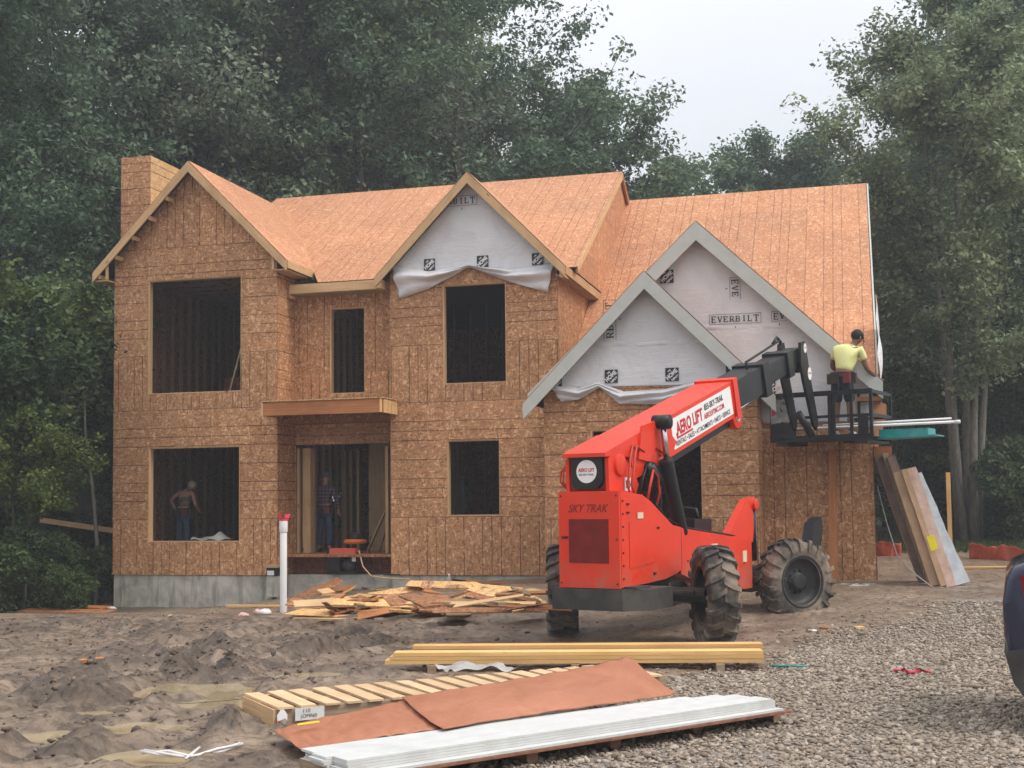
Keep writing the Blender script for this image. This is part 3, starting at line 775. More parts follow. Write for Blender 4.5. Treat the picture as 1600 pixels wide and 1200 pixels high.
def slab_sign(u, v, Y, h, letters='EVERBILT', skip=0, vertical=False, cut=None, frame=True, down=False):
    """slab capitals in a thin ruled frame; skip hides the first letters, cut the last"""
    c = onY(u, v, Y - .055); full = 'EVERBILT'; cw = h * .86; adv = cw * 1.16
    L = adv * len(full); mb = MB()
    ex, ez = ((1, 0), (0, 1)) if not vertical else (((0, -1), (1, 0)) if down else ((0, 1), (-1, 0)))
    def put(x, y): return (c.x + ex[0] * x + ez[0] * y, c.y, c.z + ex[1] * x + ez[1] * y)
    for i, ch in enumerate(full):
        if i < skip or (cut is not None and i >= cut): continue
        k = 1.15 if i in (0, 7) else 1.0
        for (x0, y0, x1, y1, w) in SLAB[ch]:
            a = Vector((-L / 2 + i * adv + x0 * cw, (y0 - .5) * h * k)); b = Vector((-L / 2 + i * adv + x1 * cw, (y1 - .5) * h * k))
            d = (b - a).normalized(); nn = Vector((-d.y, d.x)) * (w * cw * .5)
            mb.poly([put(*(a - nn)), put(*(b - nn)), put(*(b + nn)), put(*(a + nn))])
    if frame:
        xa = -L / 2 - h * .35 + (skip * adv + h * .2 if skip else 0); xb = L / 2 + h * .25 - ((len(full) - cut) * adv if cut else 0); ya = h * .85; t = h * .06
        segs = [(xa, ya - t, xb, ya), (xa, -ya, xb, -ya + t)]
        if not skip: segs.append((xa, -ya, xa + t, ya))
        if not cut: segs.append((xb - t, -ya, xb, ya))
        for (p, q, r_, s_) in segs: mb.poly([put(p, q), put(r_, q), put(r_, s_), put(p, s_)])
        mb.poly([put(-h * .06 + (xa + xb) / 2, -h * 1.55), put(h * .06 + (xa + xb) / 2, -h * 1.55), put(h * .06 + (xa + xb) / 2, -h * 1.2), put(-h * .06 + (xa + xb) / 2, -h * 1.2)])
    return hb(mb, 'wrap_lettering', M['ink'])
wb = wrap_tri(BRX, BRZ - .10, BY - .012, 1.83, BSL, interp(pxs(BY, (612, 418), (640, 432), (735, 418), (820, 430), (868, 412))))
drape(pxs(BY, (613, 414), (672, 424), (735, 416), (800, 421), (868, 410)), pxs(BY, (626, 467), (672, 452), (735, 418), (800, 442), (857, 458)), BY, ph=.6, folds=2)
for u, v in ((671, 413.5), (754, 408.5), (840, 404.5)): logo_square(u, v, BY, .25)
slab_sign(708, 314.5, BY, .125, skip=3)
ws = wrap_tri(SRX, SRZ - .12, SY - .012, 2.08, SSL, interp(pxs(SY, (850, 606), (1180, 600))))
drape(pxs(SY, (858, 600), (905, 606), (935, 598), (975, 612), (1040, 608), (1125, 588)), pxs(SY, (878, 628), (905, 625), (938, 606), (970, 632), (1035, 632), (1135, 600)), SY, ph=2.1, folds=2, out=.16)
for u, v in ((955, 588), (1050, 585), (1145, 581)): logo_square(u, v, SY, .25)
logo_square(868, 595, SY, .25, keep=(.3, 1))
logo_square(1056, 488, GY - .05, .22, keep=(.1, .9))
slab_sign(953, 517, SY, .14, skip=3, vertical=True)
wg = wrap_tri(GRX, GRZ - .14, GY - .012, 3.12, GSL, interp([(-6.2, 3.6), (SX1, 3.6), (SX1 + .02, 3.36), (1, 3.36)]), n=48)
for u, v in ((1042, 432),): logo_square(u, v, GY, .26)
logo_square(1212, 607, GY, .25, keep=(0, .5))
def lap(x0, x1, z, y, ph, h=.13):
    mb = MB(); mb.grid(lambda a, b: (x0 + (x1 - x0) * a, y - .018 - .02 * math.sin(math.pi * b) * (1 + .6 * math.sin(9 * a + ph) * math.sin(23 * a)), z + h * (b - .5) + .018 * math.sin(5 * a + ph) + .01 * math.sin(17 * a + 2 * ph)), 60, 5); hb(mb, 'wrap_lap', M['wrap'], smooth=True)
zl = onY(1130, 512, GY).z; lap(GRX - 1.2, GRX + (GRZ - .3 - zl) / GSL, zl, GY, .4)
zl = onY(1000, 537, SY).z; lap(SRX - (SRZ - .3 - zl) / SSL, SRX + (SRZ - .3 - zl) / SSL, zl, SY, 1.7)
slab_sign(1149, 475, GY, .12, cut=3, vertical=True, down=True)
slab_sign(1149, 498, GY, .115)
slab_sign(1247, 492.5, GY, .115, cut=2)
# ================================================================== ground
def sstep(a, b, x):
    t = np.clip((x - a) / (b - a), 0, 1); return t * t * (3 - 2 * t)
def g0(x, y):
    x = np.asarray(x, float); y = np.asarray(y, float)
    h = .36 * sstep(17.5, 23.3, y) * sstep(-10.5, -4.8, x)
    h = h - .30 * sstep(19, 25.2, y) * sstep(-10.5, -14.5, x)
    h = h + .10 * sstep(20, 25, y) * sstep(-12.6, -10.5, x) * sstep(-4, -8, x)
    h = h + .25 * sstep(26, 40, y) + .6 * sstep(40, 90, y)
    return h
def fbm(x, y, o=5, lac=2.1, gain=.5):
    s = 0; a = 1.0
    for k in range(o): s = s + a * perlin(x + 17.3 * k, y - 9.1 * k); x = x * lac; y = y * lac; a *= gain
    return s
def ridged(x, y, o=5, gain=.55):
    s = 0; a = 1.0
    for k in range(o): s = s + a * (1 - 2 * np.abs(perlin(x + 31.7 * k, y + 5.3 * k))); x = x * 2.05; y = y * 2.05; a *= gain
    return s
def inpoly(x, y, P):
    r = np.zeros(np.shape(x), bool); n = len(P)
    for i in range(n):
        x1, y1 = P[i]; x2, y2 = P[(i + 1) % n]
        c = ((y1 > y) != (y2 > y)) & (x < (x2 - x1) * (y - y1) / (y2 - y1 + 1e-12) + x1); r ^= c
    return r
def gpt(u, v, z=0.0): p = onZ(u, v, z); return (p.x, p.y)
GRAVEL = [gpt(690, 1215), gpt(900, 1130), gpt(1000, 1062), gpt(1190, 1048), gpt(1260, 1006), gpt(1330, 990), gpt(1450, 985), gpt(1500, 965), gpt(1760, 962), (6.5, 17), (6.5, 5), (-2.6, 5), (-2.9, 8)]
CHURN = [(430, 1015, 1.25, 1.0), (345, 1045, 1.0, .8), (60, 1095, 1.1, .95), (255, 1065, .9, .9), (150, 1060, .9, .8), (330, 1150, .45, .8), (30, 1170, .6, .9), (200, 1035, 1.2, .7), (560, 1010, 1.2, .55), (500, 1050, .9, .8), (110, 1130, .6, .7), (300, 1120, .6, .7), (270, 985, 2.0, .5), (600, 985, 1.5, .35), (40, 1010, 1.5, .4), (420, 1150, .35, .5), (60, 980, 2.0, .45), (150, 1180, .5, .6), (400, 1190, .4, .5)]
PUDDLES = [(297, 1078, .50, .30), (345, 1097, .42, .16), (105, 1148, .50, .16), (205, 1136, .34, .2), (125, 1112, .24, .12), (225, 1178, .42, .20), (488, 1052, .34, .2), (180, 1016, .45, .12)]
PW = [(*gpt(u, v), a * .95, b * .9) for u, v, a, b in PUDDLES]
def axis(lo, hi, step, far_lo, far_hi):
    a = np.arange(lo, hi + 1e-6, step); out = list(a); s = step; x = hi
    while x < far_hi: s *= 1.18; x += s; out.append(x)
    s = step; x = lo; pre = []
    while x > far_lo: s *= 1.18; x -= s; pre.append(x)
    return np.array(pre[::-1] + out)
gx = axis(-11.5, 3.6, .036, -400, 400); gy = axis(7.6, 22.0, .036, -60, 600)
GX_, GY_ = np.meshgrid(gx, gy)
churn = np.zeros_like(GX_)
for u, v, r, a in CHURN:
    cx_, cy_ = gpt(u, v); churn = np.maximum(churn, a * np.exp(-(((GX_ - cx_) / (r * 1.25)) ** 2 + ((GY_ - cy_) / (r * 1.1)) ** 2)))
pud = np.full_like(GX_, -9.0); wob = .35 * perlin(GX_ * 2.3, GY_ * 2.3)
ca, sa_ = math.cos(R(15)), math.sin(R(15))
for (px, py, a, b) in PW:
    dx = (GX_ - px); dy = (GY_ - py); lx = dx * ca + dy * sa_; ly = -dx * sa_ + dy * ca
    pud = np.maximum(pud, 1 - np.sqrt((lx / (a * 1.3)) ** 2 + (ly / (b * 2.2)) ** 2) + wob)
pudm = sstep(-.25, .40, pud)
grav = inpoly(GX_ + .25 * perlin(GX_ * 1.2, GY_ * 1.2), GY_ + .35 * perlin(GX_ * .9 + 7, GY_ * .9), GRAVEL).astype(float)
near = sstep(60, 25, GY_)
mud = .5 + .5 * sstep(3, -2, GX_)
lumps = ridged(GX_ * 1.5, GY_ * 1.5, 6)
fine = ridged(GX_ * 4.3 + 11, GY_ * 4.3, 4, .6) - 1.2
rut = np.exp(-((GX_ * .85 + GY_ * .35 - .25 * np.sin(GY_ * 1.1)) % 1.9 - .9) ** 2 / .05)
Hh = g0(GX_, GY_)
Hh = Hh + near * (1 - grav) * (.035 * fbm(GX_ * .6, GY_ * .6, 3) + .012 * fbm(GX_ * 5, GY_ * 5, 3) + .010 * np.maximum(fine, 0))
wx_ = GX_ + .35 * perlin(GX_ * 1.3, GY_ * 1.3 + 40); wy_ = GY_ + .35 * perlin(GX_ * 1.3 + 80, GY_ * 1.3)
patch = sstep(-.18, .22, fbm(wx_ * .9, wy_ * .9, 4)); churn2 = churn * (.25 + .75 * patch)
lump2 = ridged(wx_ * 1.7, wy_ * 1.7, 3); crag = ridged(wx_ * 4.6, wy_ * 4.6, 3, .6); grit = ridged(wx_ * 10.5, wy_ * 10.5, 2)
Hh = Hh + near * (1 - grav) * churn2 * (.30 * fbm(wx_ * 1.1, wy_ * 1.1, 3) + .07 * (lump2 - 1.25) + .17 * np.clip(crag - 1.2, -.6, .18) + .085 * np.clip(grit - .8, -.5, .25) - .04 * rut + .09)
Hh = Hh + near * (1 - grav) * (1 - churn) * .012 * np.maximum(crag - 1.3, 0)
churn = np.clip(1.9 * churn2 * (.8 + 1.0 * (crag - 1.15) + .5 * (grit - .8)) - .12, 0, 1) + .55 * sstep(.25, .5, crag - 1.15) * (1 - grav)
churn = np.clip(churn, 0, 1)
Hh = Hh + near * grav * (.02 * fbm(GX_ * .5, GY_ * .5, 3) + .006 * fbm(GX_ * 9, GY_ * 9, 2))
# wheel ruts pressed across the mud
def track(px):
    global Hh
    P = np.array([gpt(u, v) for u, v in px]); d = np.full(GX_.shape, 9e9); al = np.zeros_like(GX_); L0 = 0
    for i in range(len(P) - 1):
        v = P[i + 1] - P[i]; L = np.hypot(*v); t = np.clip(((GX_ - P[i][0]) * v[0] + (GY_ - P[i][1]) * v[1]) / L ** 2, 0, 1)
        dd = np.hypot(GX_ - P[i][0] - t * v[0], GY_ - P[i][1] - t * v[1]); m = dd < d; d = np.where(m, dd, d); al = np.where(m, L0 + t * L, al); L0 += L
    d = d + .05 * perlin(GX_ * 2.5, GY_ * 2.5)
    ins = np.exp(-(d / .19) ** 4); berm = np.exp(-((d - .32) / .10) ** 2)
    Hh = Hh + (1 - grav) * (-.065 * ins + .016 * ins * np.sign(np.sin(al * 2 * np.pi / .24 + 4 * d)) + .055 * berm * (.6 + .8 * np.abs(perlin(GX_ * 5, GY_ * 5))))
for px in ([(20, 1190), (150, 1120), (330, 1040), (560, 992), (900, 975)], [(-60, 1110), (90, 1055), (300, 1005), (520, 975), (700, 968)], [(420, 1120), (300, 1030), (180, 985), (60, 965)], [(240, 1200), (330, 1100), (470, 1030), (640, 1000), (980, 990)]): track(px)
rim_ = sstep(-1.1, -.45, pud) * (1 - pudm)
Hh = Hh * (1 - rim_) + rim_ * np.maximum(Hh, g0(GX_, GY_) + .004)
Hh = Hh * (1 - pudm) + pudm * (g0(GX_, GY_) - .075)
# wheel dents under the telehandler are left to its tyres sinking in
ny_, nx_ = GX_.shape
me = bpy.data.meshes.new('ground')
co = np.stack([GX_, GY_, Hh], -1).reshape(-1, 3)
idx = np.arange(ny_ * nx_).reshape(ny_, nx_)
q = np.stack([idx[:-1, :-1], idx[:-1, 1:], idx[1:, 1:], idx[1:, :-1]], -1).reshape(-1, 4)
me.vertices.add(len(co)); me.vertices.foreach_set('co', co.ravel())
me.loops.add(q.size); me.loops.foreach_set('vertex_index', q.ravel().astype(np.int32))
me.polygons.add(len(q)); me.polygons.foreach_set('loop_start', np.arange(0, q.size, 4, dtype=np.int32)); me.polygons.foreach_set('loop_total', np.full(len(q), 4, np.int32))
me.polygons.foreach_set('use_smooth', np.ones(len(q), bool))
me.update(calc_edges=True)
at = me.attributes.new('soil', 'FLOAT_COLOR', 'POINT')
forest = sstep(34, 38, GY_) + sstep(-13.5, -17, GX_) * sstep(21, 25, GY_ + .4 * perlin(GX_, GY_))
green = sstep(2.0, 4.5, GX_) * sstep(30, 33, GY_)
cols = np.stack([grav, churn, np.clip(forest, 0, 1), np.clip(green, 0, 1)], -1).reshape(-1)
at.data.foreach_set('color', cols.astype(np.float32))
def soil_mat():
    m, nt, b = nodes('soil')
    tc = N(nt, 'TexCoord').outputs['Object']
    a = N(nt, 'Attribute', attribute_name='soil'); sp = N(nt, 'SeparateColor'); nt.links.new(a.outputs['Color'], sp.inputs[0])
    n1 = noise(nt, tc, 1.1, 6, .6, .4); n2 = noise(nt, tc, 9, 6, .65); n3 = noise(nt, tc, 45, 4, .6)
    dry = ramp(nt, n1.outputs[0], [(.34, (.165, .118, .083)), (.52, (.245, .18, .128)), (.68, (.325, .248, .18))])
    wet = ramp(nt, n2.outputs[0], [(.3, (.042, .031, .022)), (.52, (.090, .067, .048)), (.72, (.17, .131, .098))])
    c = mixc(nt, ramp(nt, mixc(nt, .5, n2.outputs[0], n3.outputs[0]), [(.40, (.55,) * 3), (.55, (0,) * 3)]), dry, wet)
    c = mixc(nt, sp.outputs[1], c, wet)
    gv = ramp(nt, n3.outputs[0], [(.3, (.10, .085, .07)), (.7, (.30, .265, .225))])
    c = mixc(nt, sp.outputs[0], c, gv)
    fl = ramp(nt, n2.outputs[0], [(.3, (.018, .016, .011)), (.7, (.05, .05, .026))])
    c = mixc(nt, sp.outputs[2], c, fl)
    c = mixc(nt, a.outputs['Alpha'], c, ramp(nt, n2.outputs[0], [(.3, (.05, .085, .02)), (.7, (.10, .15, .045))]))
    nt.links.new(c, b.inputs['Base Color'])
    r = ramp(nt, n2.outputs[0], [(.35, (.22,) * 3), (.6, (.65,) * 3)]); nt.links.new(r, b.inputs['Roughness'])
    h = mixc(nt, .5, n2.outputs[0], n3.outputs[0]); bump(nt, b, h, .7, .03)
    return m
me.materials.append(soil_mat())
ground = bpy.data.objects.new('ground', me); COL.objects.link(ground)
tag(ground, 'churned brown mud and trampled earth around the building site', 'ground', kind='structure')
def ghz(x, y): return float(g0(x, y))
_gxi = lambda x: np.clip(np.searchsorted(gx, x), 0, nx_ - 1)
_gyi = lambda y: np.clip(np.searchsorted(gy, y), 0, ny_ - 1)
def gtop(x, y): return Hh[_gyi(y), _gxi(x)]
def on_ground(u, v):
    """pixel -> point on the built ground"""
    z = 0.0
    for _ in range(6): p = onZ(u, v, z); z = ghz(p.x, p.y)
    return onZ(u, v, z)

# puddles
def water_mat():
    m, nt, b = nodes('muddy_water')
    n = noise(nt, N(nt, 'TexCoord').outputs['Object'], 3, 3)
    nt.links.new(ramp(nt, n.outputs[0], [(.3, (.30, .235, .135)), (.7, (.40, .325, .20))]), b.inputs['Base Color'])
    b.inputs['Roughness'].default_value = .06; b.inputs['Specular IOR Level'].default_value = .5
    return m
M['water'] = water_mat()
for ip_, (px, py, a, b) in enumerate(PW):
    mb = MB(); pts = []
    for k in range(28):
        an = 2 * math.pi * k / 28; lx = 1.9 * a * math.cos(an); ly = 3.1 * b * math.sin(an)
        pts.append((px + lx * ca - ly * sa_, py + lx * sa_ + ly * ca, ghz(px, py) - .012 - .004 * ip_))
    mb.poly(pts); tag(mb.build('puddle', M['water'], fix=False), kind='structure')

# gravel: loose stones over the drive
def stones(name, pts, size, mat, label, cat, zoff=.3, squash=.65, jit=.22):
    t = (1 + 5 ** .5) / 2
    V = np.array([(-1, t, 0), (1, t, 0), (-1, -t, 0), (1, -t, 0), (0, -1, t), (0, 1, t), (0, -1, -t), (0, 1, -t), (t, 0, -1), (t, 0, 1), (-t, 0, -1), (-t, 0, 1)], float); V /= np.linalg.norm(V[0])
    F = np.array([(0, 11, 5), (0, 5, 1), (0, 1, 7), (0, 7, 10), (0, 10, 11), (1, 5, 9), (5, 11, 4), (11, 10, 2), (10, 7, 6), (7, 1, 8), (3, 9, 4), (3, 4, 2), (3, 2, 6), (3, 6, 8), (3, 8, 9), (4, 9, 5), (2, 4, 11), (6, 2, 10), (8, 6, 7), (9, 8, 1)])
    n = len(pts); sc = np.exp(RNG.normal(0, .32, n)) * size * .5
    an = RNG.uniform(0, 6.28, n); st = RNG.uniform(.75, 1.35, n); q = RNG.uniform(squash * .8, squash * 1.2, n)
    P = V[None] * (1 + jit * RNG.normal(size=(n, 12, 1))) * np.stack([st, 1 / st, q], -1)[:, None, :]
    tl = RNG.normal(0, .35, n)
    c, s = np.cos(tl)[:, None], np.sin(tl)[:, None]
    P = np.stack([P[..., 0] * c - P[..., 2] * s, P[..., 1], P[..., 0] * s + P[..., 2] * c], -1)
    c, s = np.cos(an)[:, None], np.sin(an)[:, None]
    P = np.stack([P[..., 0] * c - P[..., 1] * s, P[..., 0] * s + P[..., 1] * c, P[..., 2]], -1) * sc[:, None, None]
    P[..., 0] += pts[:, 0:1]; P[..., 1] += pts[:, 1:2]; P[..., 2] += (pts[:, 2] + sc * zoff)[:, None]
    f = (F[None] + (np.arange(n) * 12)[:, None, None]).reshape(-1, 3)
    me = bpy.data.meshes.new(name); co = P.reshape(-1, 3)
    me.vertices.add(len(co)); me.vertices.foreach_set('co', co.ravel())
    me.loops.add(f.size); me.loops.foreach_set('vertex_index', f.ravel().astype(np.int32))
    me.polygons.add(len(f)); me.polygons.foreach_set('loop_start', np.arange(0, f.size, 3, dtype=np.int32)); me.polygons.foreach_set('loop_total', np.full(len(f), 3, np.int32))
    me.update(calc_edges=True)
    at = me.attributes.new('shade', 'FLOAT', 'FACE'); at.data.foreach_set('value', np.repeat(RNG.uniform(0, 1, n), 20).astype(np.float32))
    me.materials.append(mat)
    o = bpy.data.objects.new(name, me); COL.objects.link(o)
    return tag(o, label, cat, kind='stuff')
def stone_mat(name, stops, rough=.8):
    m, nt, b = nodes(name)
    a = N(nt, 'Attribute', attribute_name='shade')
    c = ramp(nt, a.outputs['Fac'], stops)
    n = noise(nt, N(nt, 'TexCoord').outputs['Object'], 60, 3)
    c = mixc(nt, .5, c, ramp(nt, n.outputs[0], [(.3, (.3,) * 3), (.7, (.75,) * 3)]), 'OVERLAY')
    nt.links.new(c, b.inputs['Base Color']); b.inputs['Roughness'].default_value = rough
    return m
GP = np.array(GRAVEL)
n_try = 96000
pts = np.stack([RNG.uniform(-4.2, 6.0, n_try), RNG.uniform(7.3, 21.5, n_try)], -1)
keep = inpoly(pts[:, 0] + .3 * perlin(pts[:, 0] * 1.2, pts[:, 1] * 1.2) + RNG.normal(0, .12, n_try) * np.where(RNG.random(n_try) < .2, 4.5, 1), pts[:, 1] + .4 * perlin(pts[:, 0] * .9 + 7, pts[:, 1] * .9) + RNG.normal(0, .2, n_try) * np.where(RNG.random(n_try) < .2, 4, 1), GRAVEL)
cam_c = (MC @ np.concatenate([pts, np.full((n_try, 1), -CAMZ)], 1).T).T
uu = cam_c[:, 0] / cam_c[:, 2] * FPX + CX
keep &= (uu > 480) & (uu < 1720)
pts = pts[keep]
pts = np.concatenate([pts, gtop(pts[:, 0], pts[:, 1])[:, None]], 1)
stones('gravel', pts, .037, stone_mat('gravel', [(0, (.175, .138, .102)), (.35, (.25, .202, .154)), (.75, (.31, .256, .20)), (1, (.41, .352, .285))]), 'loose pale crushed stone spread over the drive', 'gravel', squash=.5, jit=.28)
# mud clods
cl = []
for u, v, r, a in CHURN:
    cx_, cy_ = gpt(u, v); k = int(170 * r * r * a)
    cl.append(np.stack([RNG.normal(cx_, r * .75, k), RNG.normal(cy_, r * .7, k)], -1))
k = 150; cl.append(np.stack([RNG.uniform(-12, 1, k), RNG.uniform(12, 23, k)], -1))
cl = np.concatenate(cl)
okp = np.ones(len(cl), bool)
for (px, py, a, b) in PW: okp &= ((cl[:, 0] - px) / (a * 1.2)) ** 2 + ((cl[:, 1] - py) / (b * 2)) ** 2 > 1
okp &= ~inpoly(cl[:, 0], cl[:, 1], GRAVEL)
cl = cl[okp]; cl = np.concatenate([cl, gtop(cl[:, 0], cl[:, 1])[:, None]], 1)
stones('mud_clods', cl, .034, stone_mat('mud_clod', [(0, (.065, .048, .035)), (.6, (.125, .095, .07)), (1, (.22, .172, .13))], .7), 'clods of dark wet mud thrown up by wheels', 'mud', zoff=.05, squash=.75, jit=.34)

# ================================================================== trees
def leaf_mat(name, a, b_, c_):
    m, nt, b = nodes(name)
    at = N(nt, 'Attribute', attribute_name='shade')
    oi = N(nt, 'ObjectInfo').outputs['Random']
    n = noise(nt, N(nt, 'TexCoord').outputs['Object'], .35, 3)
    c = ramp(nt, at.outputs['Fac'], [(0, a), (.55, b_), (1, c_)])
    c = mixc(nt, ramp(nt, n.outputs[0], [(.4, (0,) * 3), (.65, (.55,) * 3)]), c, tuple(x * .62 for x in b_))
    c = mixc(nt, 1, c, ramp(nt, oi, [(0, (.70, .80, .84)), (.5, (1, 1, 1)), (1, (1.3, 1.2, .82))]), 'MULTIPLY')
    nt.links.new(c, b.inputs['Base Color']); b.inputs['Roughness'].default_value = .55; b.inputs['Specular IOR Level'].default_value = .25
    tr = N(nt, 'BsdfTranslucent'); nt.links.new(c, tr.inputs[0]); mx = N(nt, 'MixShader'); mx.inputs[0].default_value = .3
    nt.links.new(b.outputs[0], mx.inputs[1]); nt.links.new(tr.outputs[0], mx.inputs[2])
    nt.links.new(mx.outputs[0], nt.nodes['Material Output'].inputs[0])
    return m
M['leaf'] = leaf_mat('leaf', (.066, .110, .060), (.150, .220, .118), (.26, .335, .18))
M['leaf_grey'] = leaf_mat('leaf_grey', (.086, .125, .084), (.185, .245, .158), (.31, .365, .235))
M['leaf_bright'] = leaf_mat('leaf_bright', (.035, .060, .018), (.070, .112, .034), (.125, .17, .058))
def bark_mat(name, a, b_):
    m, nt, b = nodes(name)
    tc = N(nt, 'TexCoord').outputs['Object']
    n = noise(nt, mapping(nt, tc, (9, 9, 1.6)), 1.5, 6, .65, .5)
    nt.links.new(ramp(nt, n.outputs[0], [(.32, a), (.68, b_)]), b.inputs['Base Color']); b.inputs['Roughness'].default_value = .9
    bump(nt, b, n.outputs[0], .6, .03)
    return m
M['bark'] = bark_mat('bark', (.035, .030, .026), (.10, .088, .074))
M['bark_pale'] = bark_mat('bark_pale', (.085, .078, .066), (.21, .195, .165))

def leaf_mesh(name, centers, rad, per, size, mat, rnd, flat=.7):
    """leaf-sized folded faces scattered about cluster centres"""
    n = len(centers) * per
    c = np.repeat(centers, per, 0); rr = np.repeat(rad, per)[:, None]
    off = rnd.normal(size=(n, 3)); off /= np.linalg.norm(off, axis=1)[:, None]; off *= rnd.uniform(0, 1, (n, 1)) ** .5
    off[:, 2] *= flat
    P = c + off * rr
    nrm = off * .6 + rnd.normal(size=(n, 3)) * .6 + np.array([0, 0, .7]); nrm /= np.linalg.norm(nrm, axis=1)[:, None]
    a = rnd.normal(size=(n, 3)); a -= nrm * (a * nrm).sum(1)[:, None]; a /= np.linalg.norm(a, axis=1)[:, None]
    b = np.cross(nrm, a); s = (size * rnd.uniform(.6, 1.35, n))[:, None]
    co = np.stack([P - a * s, P + b * s * .55 + nrm * s * .12, P + a * s, P - b * s * .55 + nrm * s * .12], 1).reshape(-1, 3)
    f = np.arange(n * 4).reshape(n, 4)
    me = bpy.data.meshes.new(name)
    me.vertices.add(len(co)); me.vertices.foreach_set('co', co.ravel())
    me.loops.add(f.size); me.loops.foreach_set('vertex_index', f.ravel().astype(np.int32))
    me.polygons.add(n); me.polygons.foreach_set('loop_start', np.arange(0, n * 4, 4, dtype=np.int32)); me.polygons.foreach_set('loop_total', np.full(n, 4, np.int32))
    me.update(calc_edges=True)
    sh = np.clip(np.repeat(rnd.uniform(0, 1, len(centers)), per) * .72 + rnd.uniform(0, .28, n), 0, 1)
    at = me.attributes.new('shade', 'FLOAT', 'FACE'); at.data.foreach_set('value', sh.astype(np.float32))
    me.materials.append(mat)
    return me
def make_tree(name, seed, H, cr, cb, tr, nb, per, size, leafm, barkm, stems=1, spread=.0, profile='round', up=.5):
    """trunk mesh + crown mesh about the origin: branches carry twigs, twigs carry leaf clusters"""
    rnd = np.random.default_rng(seed); mb = MB(); cent = []; rads = []
    for st in range(stems):
        an0 = 2 * math.pi * st / max(stems, 1) + .6; lean = spread * (0.5 + rnd.uniform(0, .6)) if stems > 1 else 0
        pts = []; x = y = 0.0; hh = H * (1 if st == 0 else rnd.uniform(.75, .95))
        for k in range(9):
            t = k / 8; z = hh * t * .96
            pts.append(Vector((math.cos(an0) * lean * t * hh * .5 + .25 * math.sin(t * 5 + seed + st) * t + (.25 * math.cos(an0) if stems > 1 else 0), math.sin(an0) * lean * t * hh * .5 + .25 * math.cos(t * 4 + seed) * t + (.25 * math.sin(an0) if stems > 1 else 0), z - .3 if k == 0 else z)))
        trr = tr * (1 if stems == 1 else (.8 if st else 1.0))
        mb.tube(pts, [trr * 1.25] + [trr * (1 - .93 * (k / 8)) for k in range(1, 9)], 9)
        def tp(t): i = min(int(t * 8), 7); f = t * 8 - i; return pts[i] * (1 - f) + pts[i + 1] * f
        for k in range(nb // stems):
            t = cb + (1 - cb) * (k + rnd.uniform(.1, .9)) / (nb // stems); t = min(t, .985)
            q = (t - cb) / (1 - cb)
            if profile == 'round': w = math.sin(math.pi * min(1, .16 + q * .82)) ** .7
            elif profile == 'cone': w = (1 - q) ** .8 + .08
            else: w = math.sin(math.pi * min(1, .3 + q * .66)) ** .6
            L = cr * w * rnd.uniform(.7, 1.12) * (1 if stems == 1 else .8)
            an = rnd.uniform(0, 6.283) if stems == 1 else an0 + rnd.normal(0, 1.1)
            p0 = tp(t); el = up * rnd.uniform(.5, 1.3); d = Vector((math.cos(an), math.sin(an), el)).normalized()
            bp = [p0]
            for s_ in range(1, 5):
                d = (d + Vector(rnd.normal(0, .13, 3)) + Vector((0, 0, .05 if profile != 'cone' else -.08))).normalized(); bp.append(bp[-1] + d * (L / 4))
            r0 = max(.018, trr * (1 - t) * .55)
            mb.tube(bp, [r0, r0 * .75, r0 * .5, r0 * .3, r0 * .1], 5, cap=False)
            for s_ in range(1, 5):
                nt2 = 3 if s_ > 1 else 2
                for z_ in range(nt2):
                    d2 = (d + Vector(rnd.normal(0, .85, 3))).normalized(); l2 = L * rnd.uniform(.16, .42) * (.6 + .15 * s_)
                    e = bp[s_] + d2 * l2
                    mb.tube([bp[s_], (bp[s_] + e) / 2 + Vector(rnd.normal(0, .08, 3)), e], [r0 * .28, r0 * .18, .008], 3, cap=False)
                    for f_ in (.55, 1.0):
                        cent.append(bp[s_].lerp(e, f_)); rads.append(rnd.uniform(.38, .85) * (cr / 5) ** .5)
                cent.append(bp[s_]); rads.append(rnd.uniform(.3, .6))
    tm = mb.mesh(name + '_trunk', barkm, smooth=True)
    cm = leaf_mesh(name + '_crown', np.array([tuple(c) for c in cent]), np.array(rads), per, size, leafm, rnd)
    return tm, cm
PROTO = {
 'broad': make_tree('broad', 1, 23, 6.2, .22, .34, 46, 64, .092, M['leaf'], M['bark']),
 'wide': make_tree('wide', 2, 21, 7.0, .18, .38, 48, 64, .092, M['leaf_grey'], M['bark']),
 'loose': make_tree('loose', 3, 24, 5.6, .25, .28, 40, 60, .098, M['leaf'], M['bark'], profile='tall', up=.9),
 'pale': make_tree('pale', 4, 19, 5.4, .2, .26, 42, 60, .092, M['leaf_grey'], M['bark'], profile='tall', up=.7),
 'dome': make_tree('dome', 5, 15, 5.2, .12, .3, 42, 64, .092, M['leaf'], M['bark']),
 'spire': make_tree('spire', 6, 17, 3.6, .12, .24, 40, 50, .092, M['leaf_grey'], M['bark'], profile='cone', up=.9),
 'maple': make_tree('maple', 8, 19, 4.4, .30, .17, 64, 44, .088, M['leaf_grey'], M['bark_pale'], stems=5, spread=.15, up=.55),
 'under': make_tree('under', 9, 8.0, 2.7, .52, .07, 26, 34, .09, M['leaf_bright'], M['bark'], up=.3),
 'thicket': make_tree('thicket', 12, 8.5, 3.4, .06, .08, 40, 46, .10, M['leaf'], M['bark'], up=.4),
 'shrub': make_tree('shrub', 10, 2.6, 1.5, .04, .03, 22, 34, .075, M['leaf_bright'], M['bark'], stems=3, spread=.5, up=.8),
}
WOOD = ('tall leafy tree merged into the dense wood behind the house', 'tree', 'trees filling the wood behind the house')
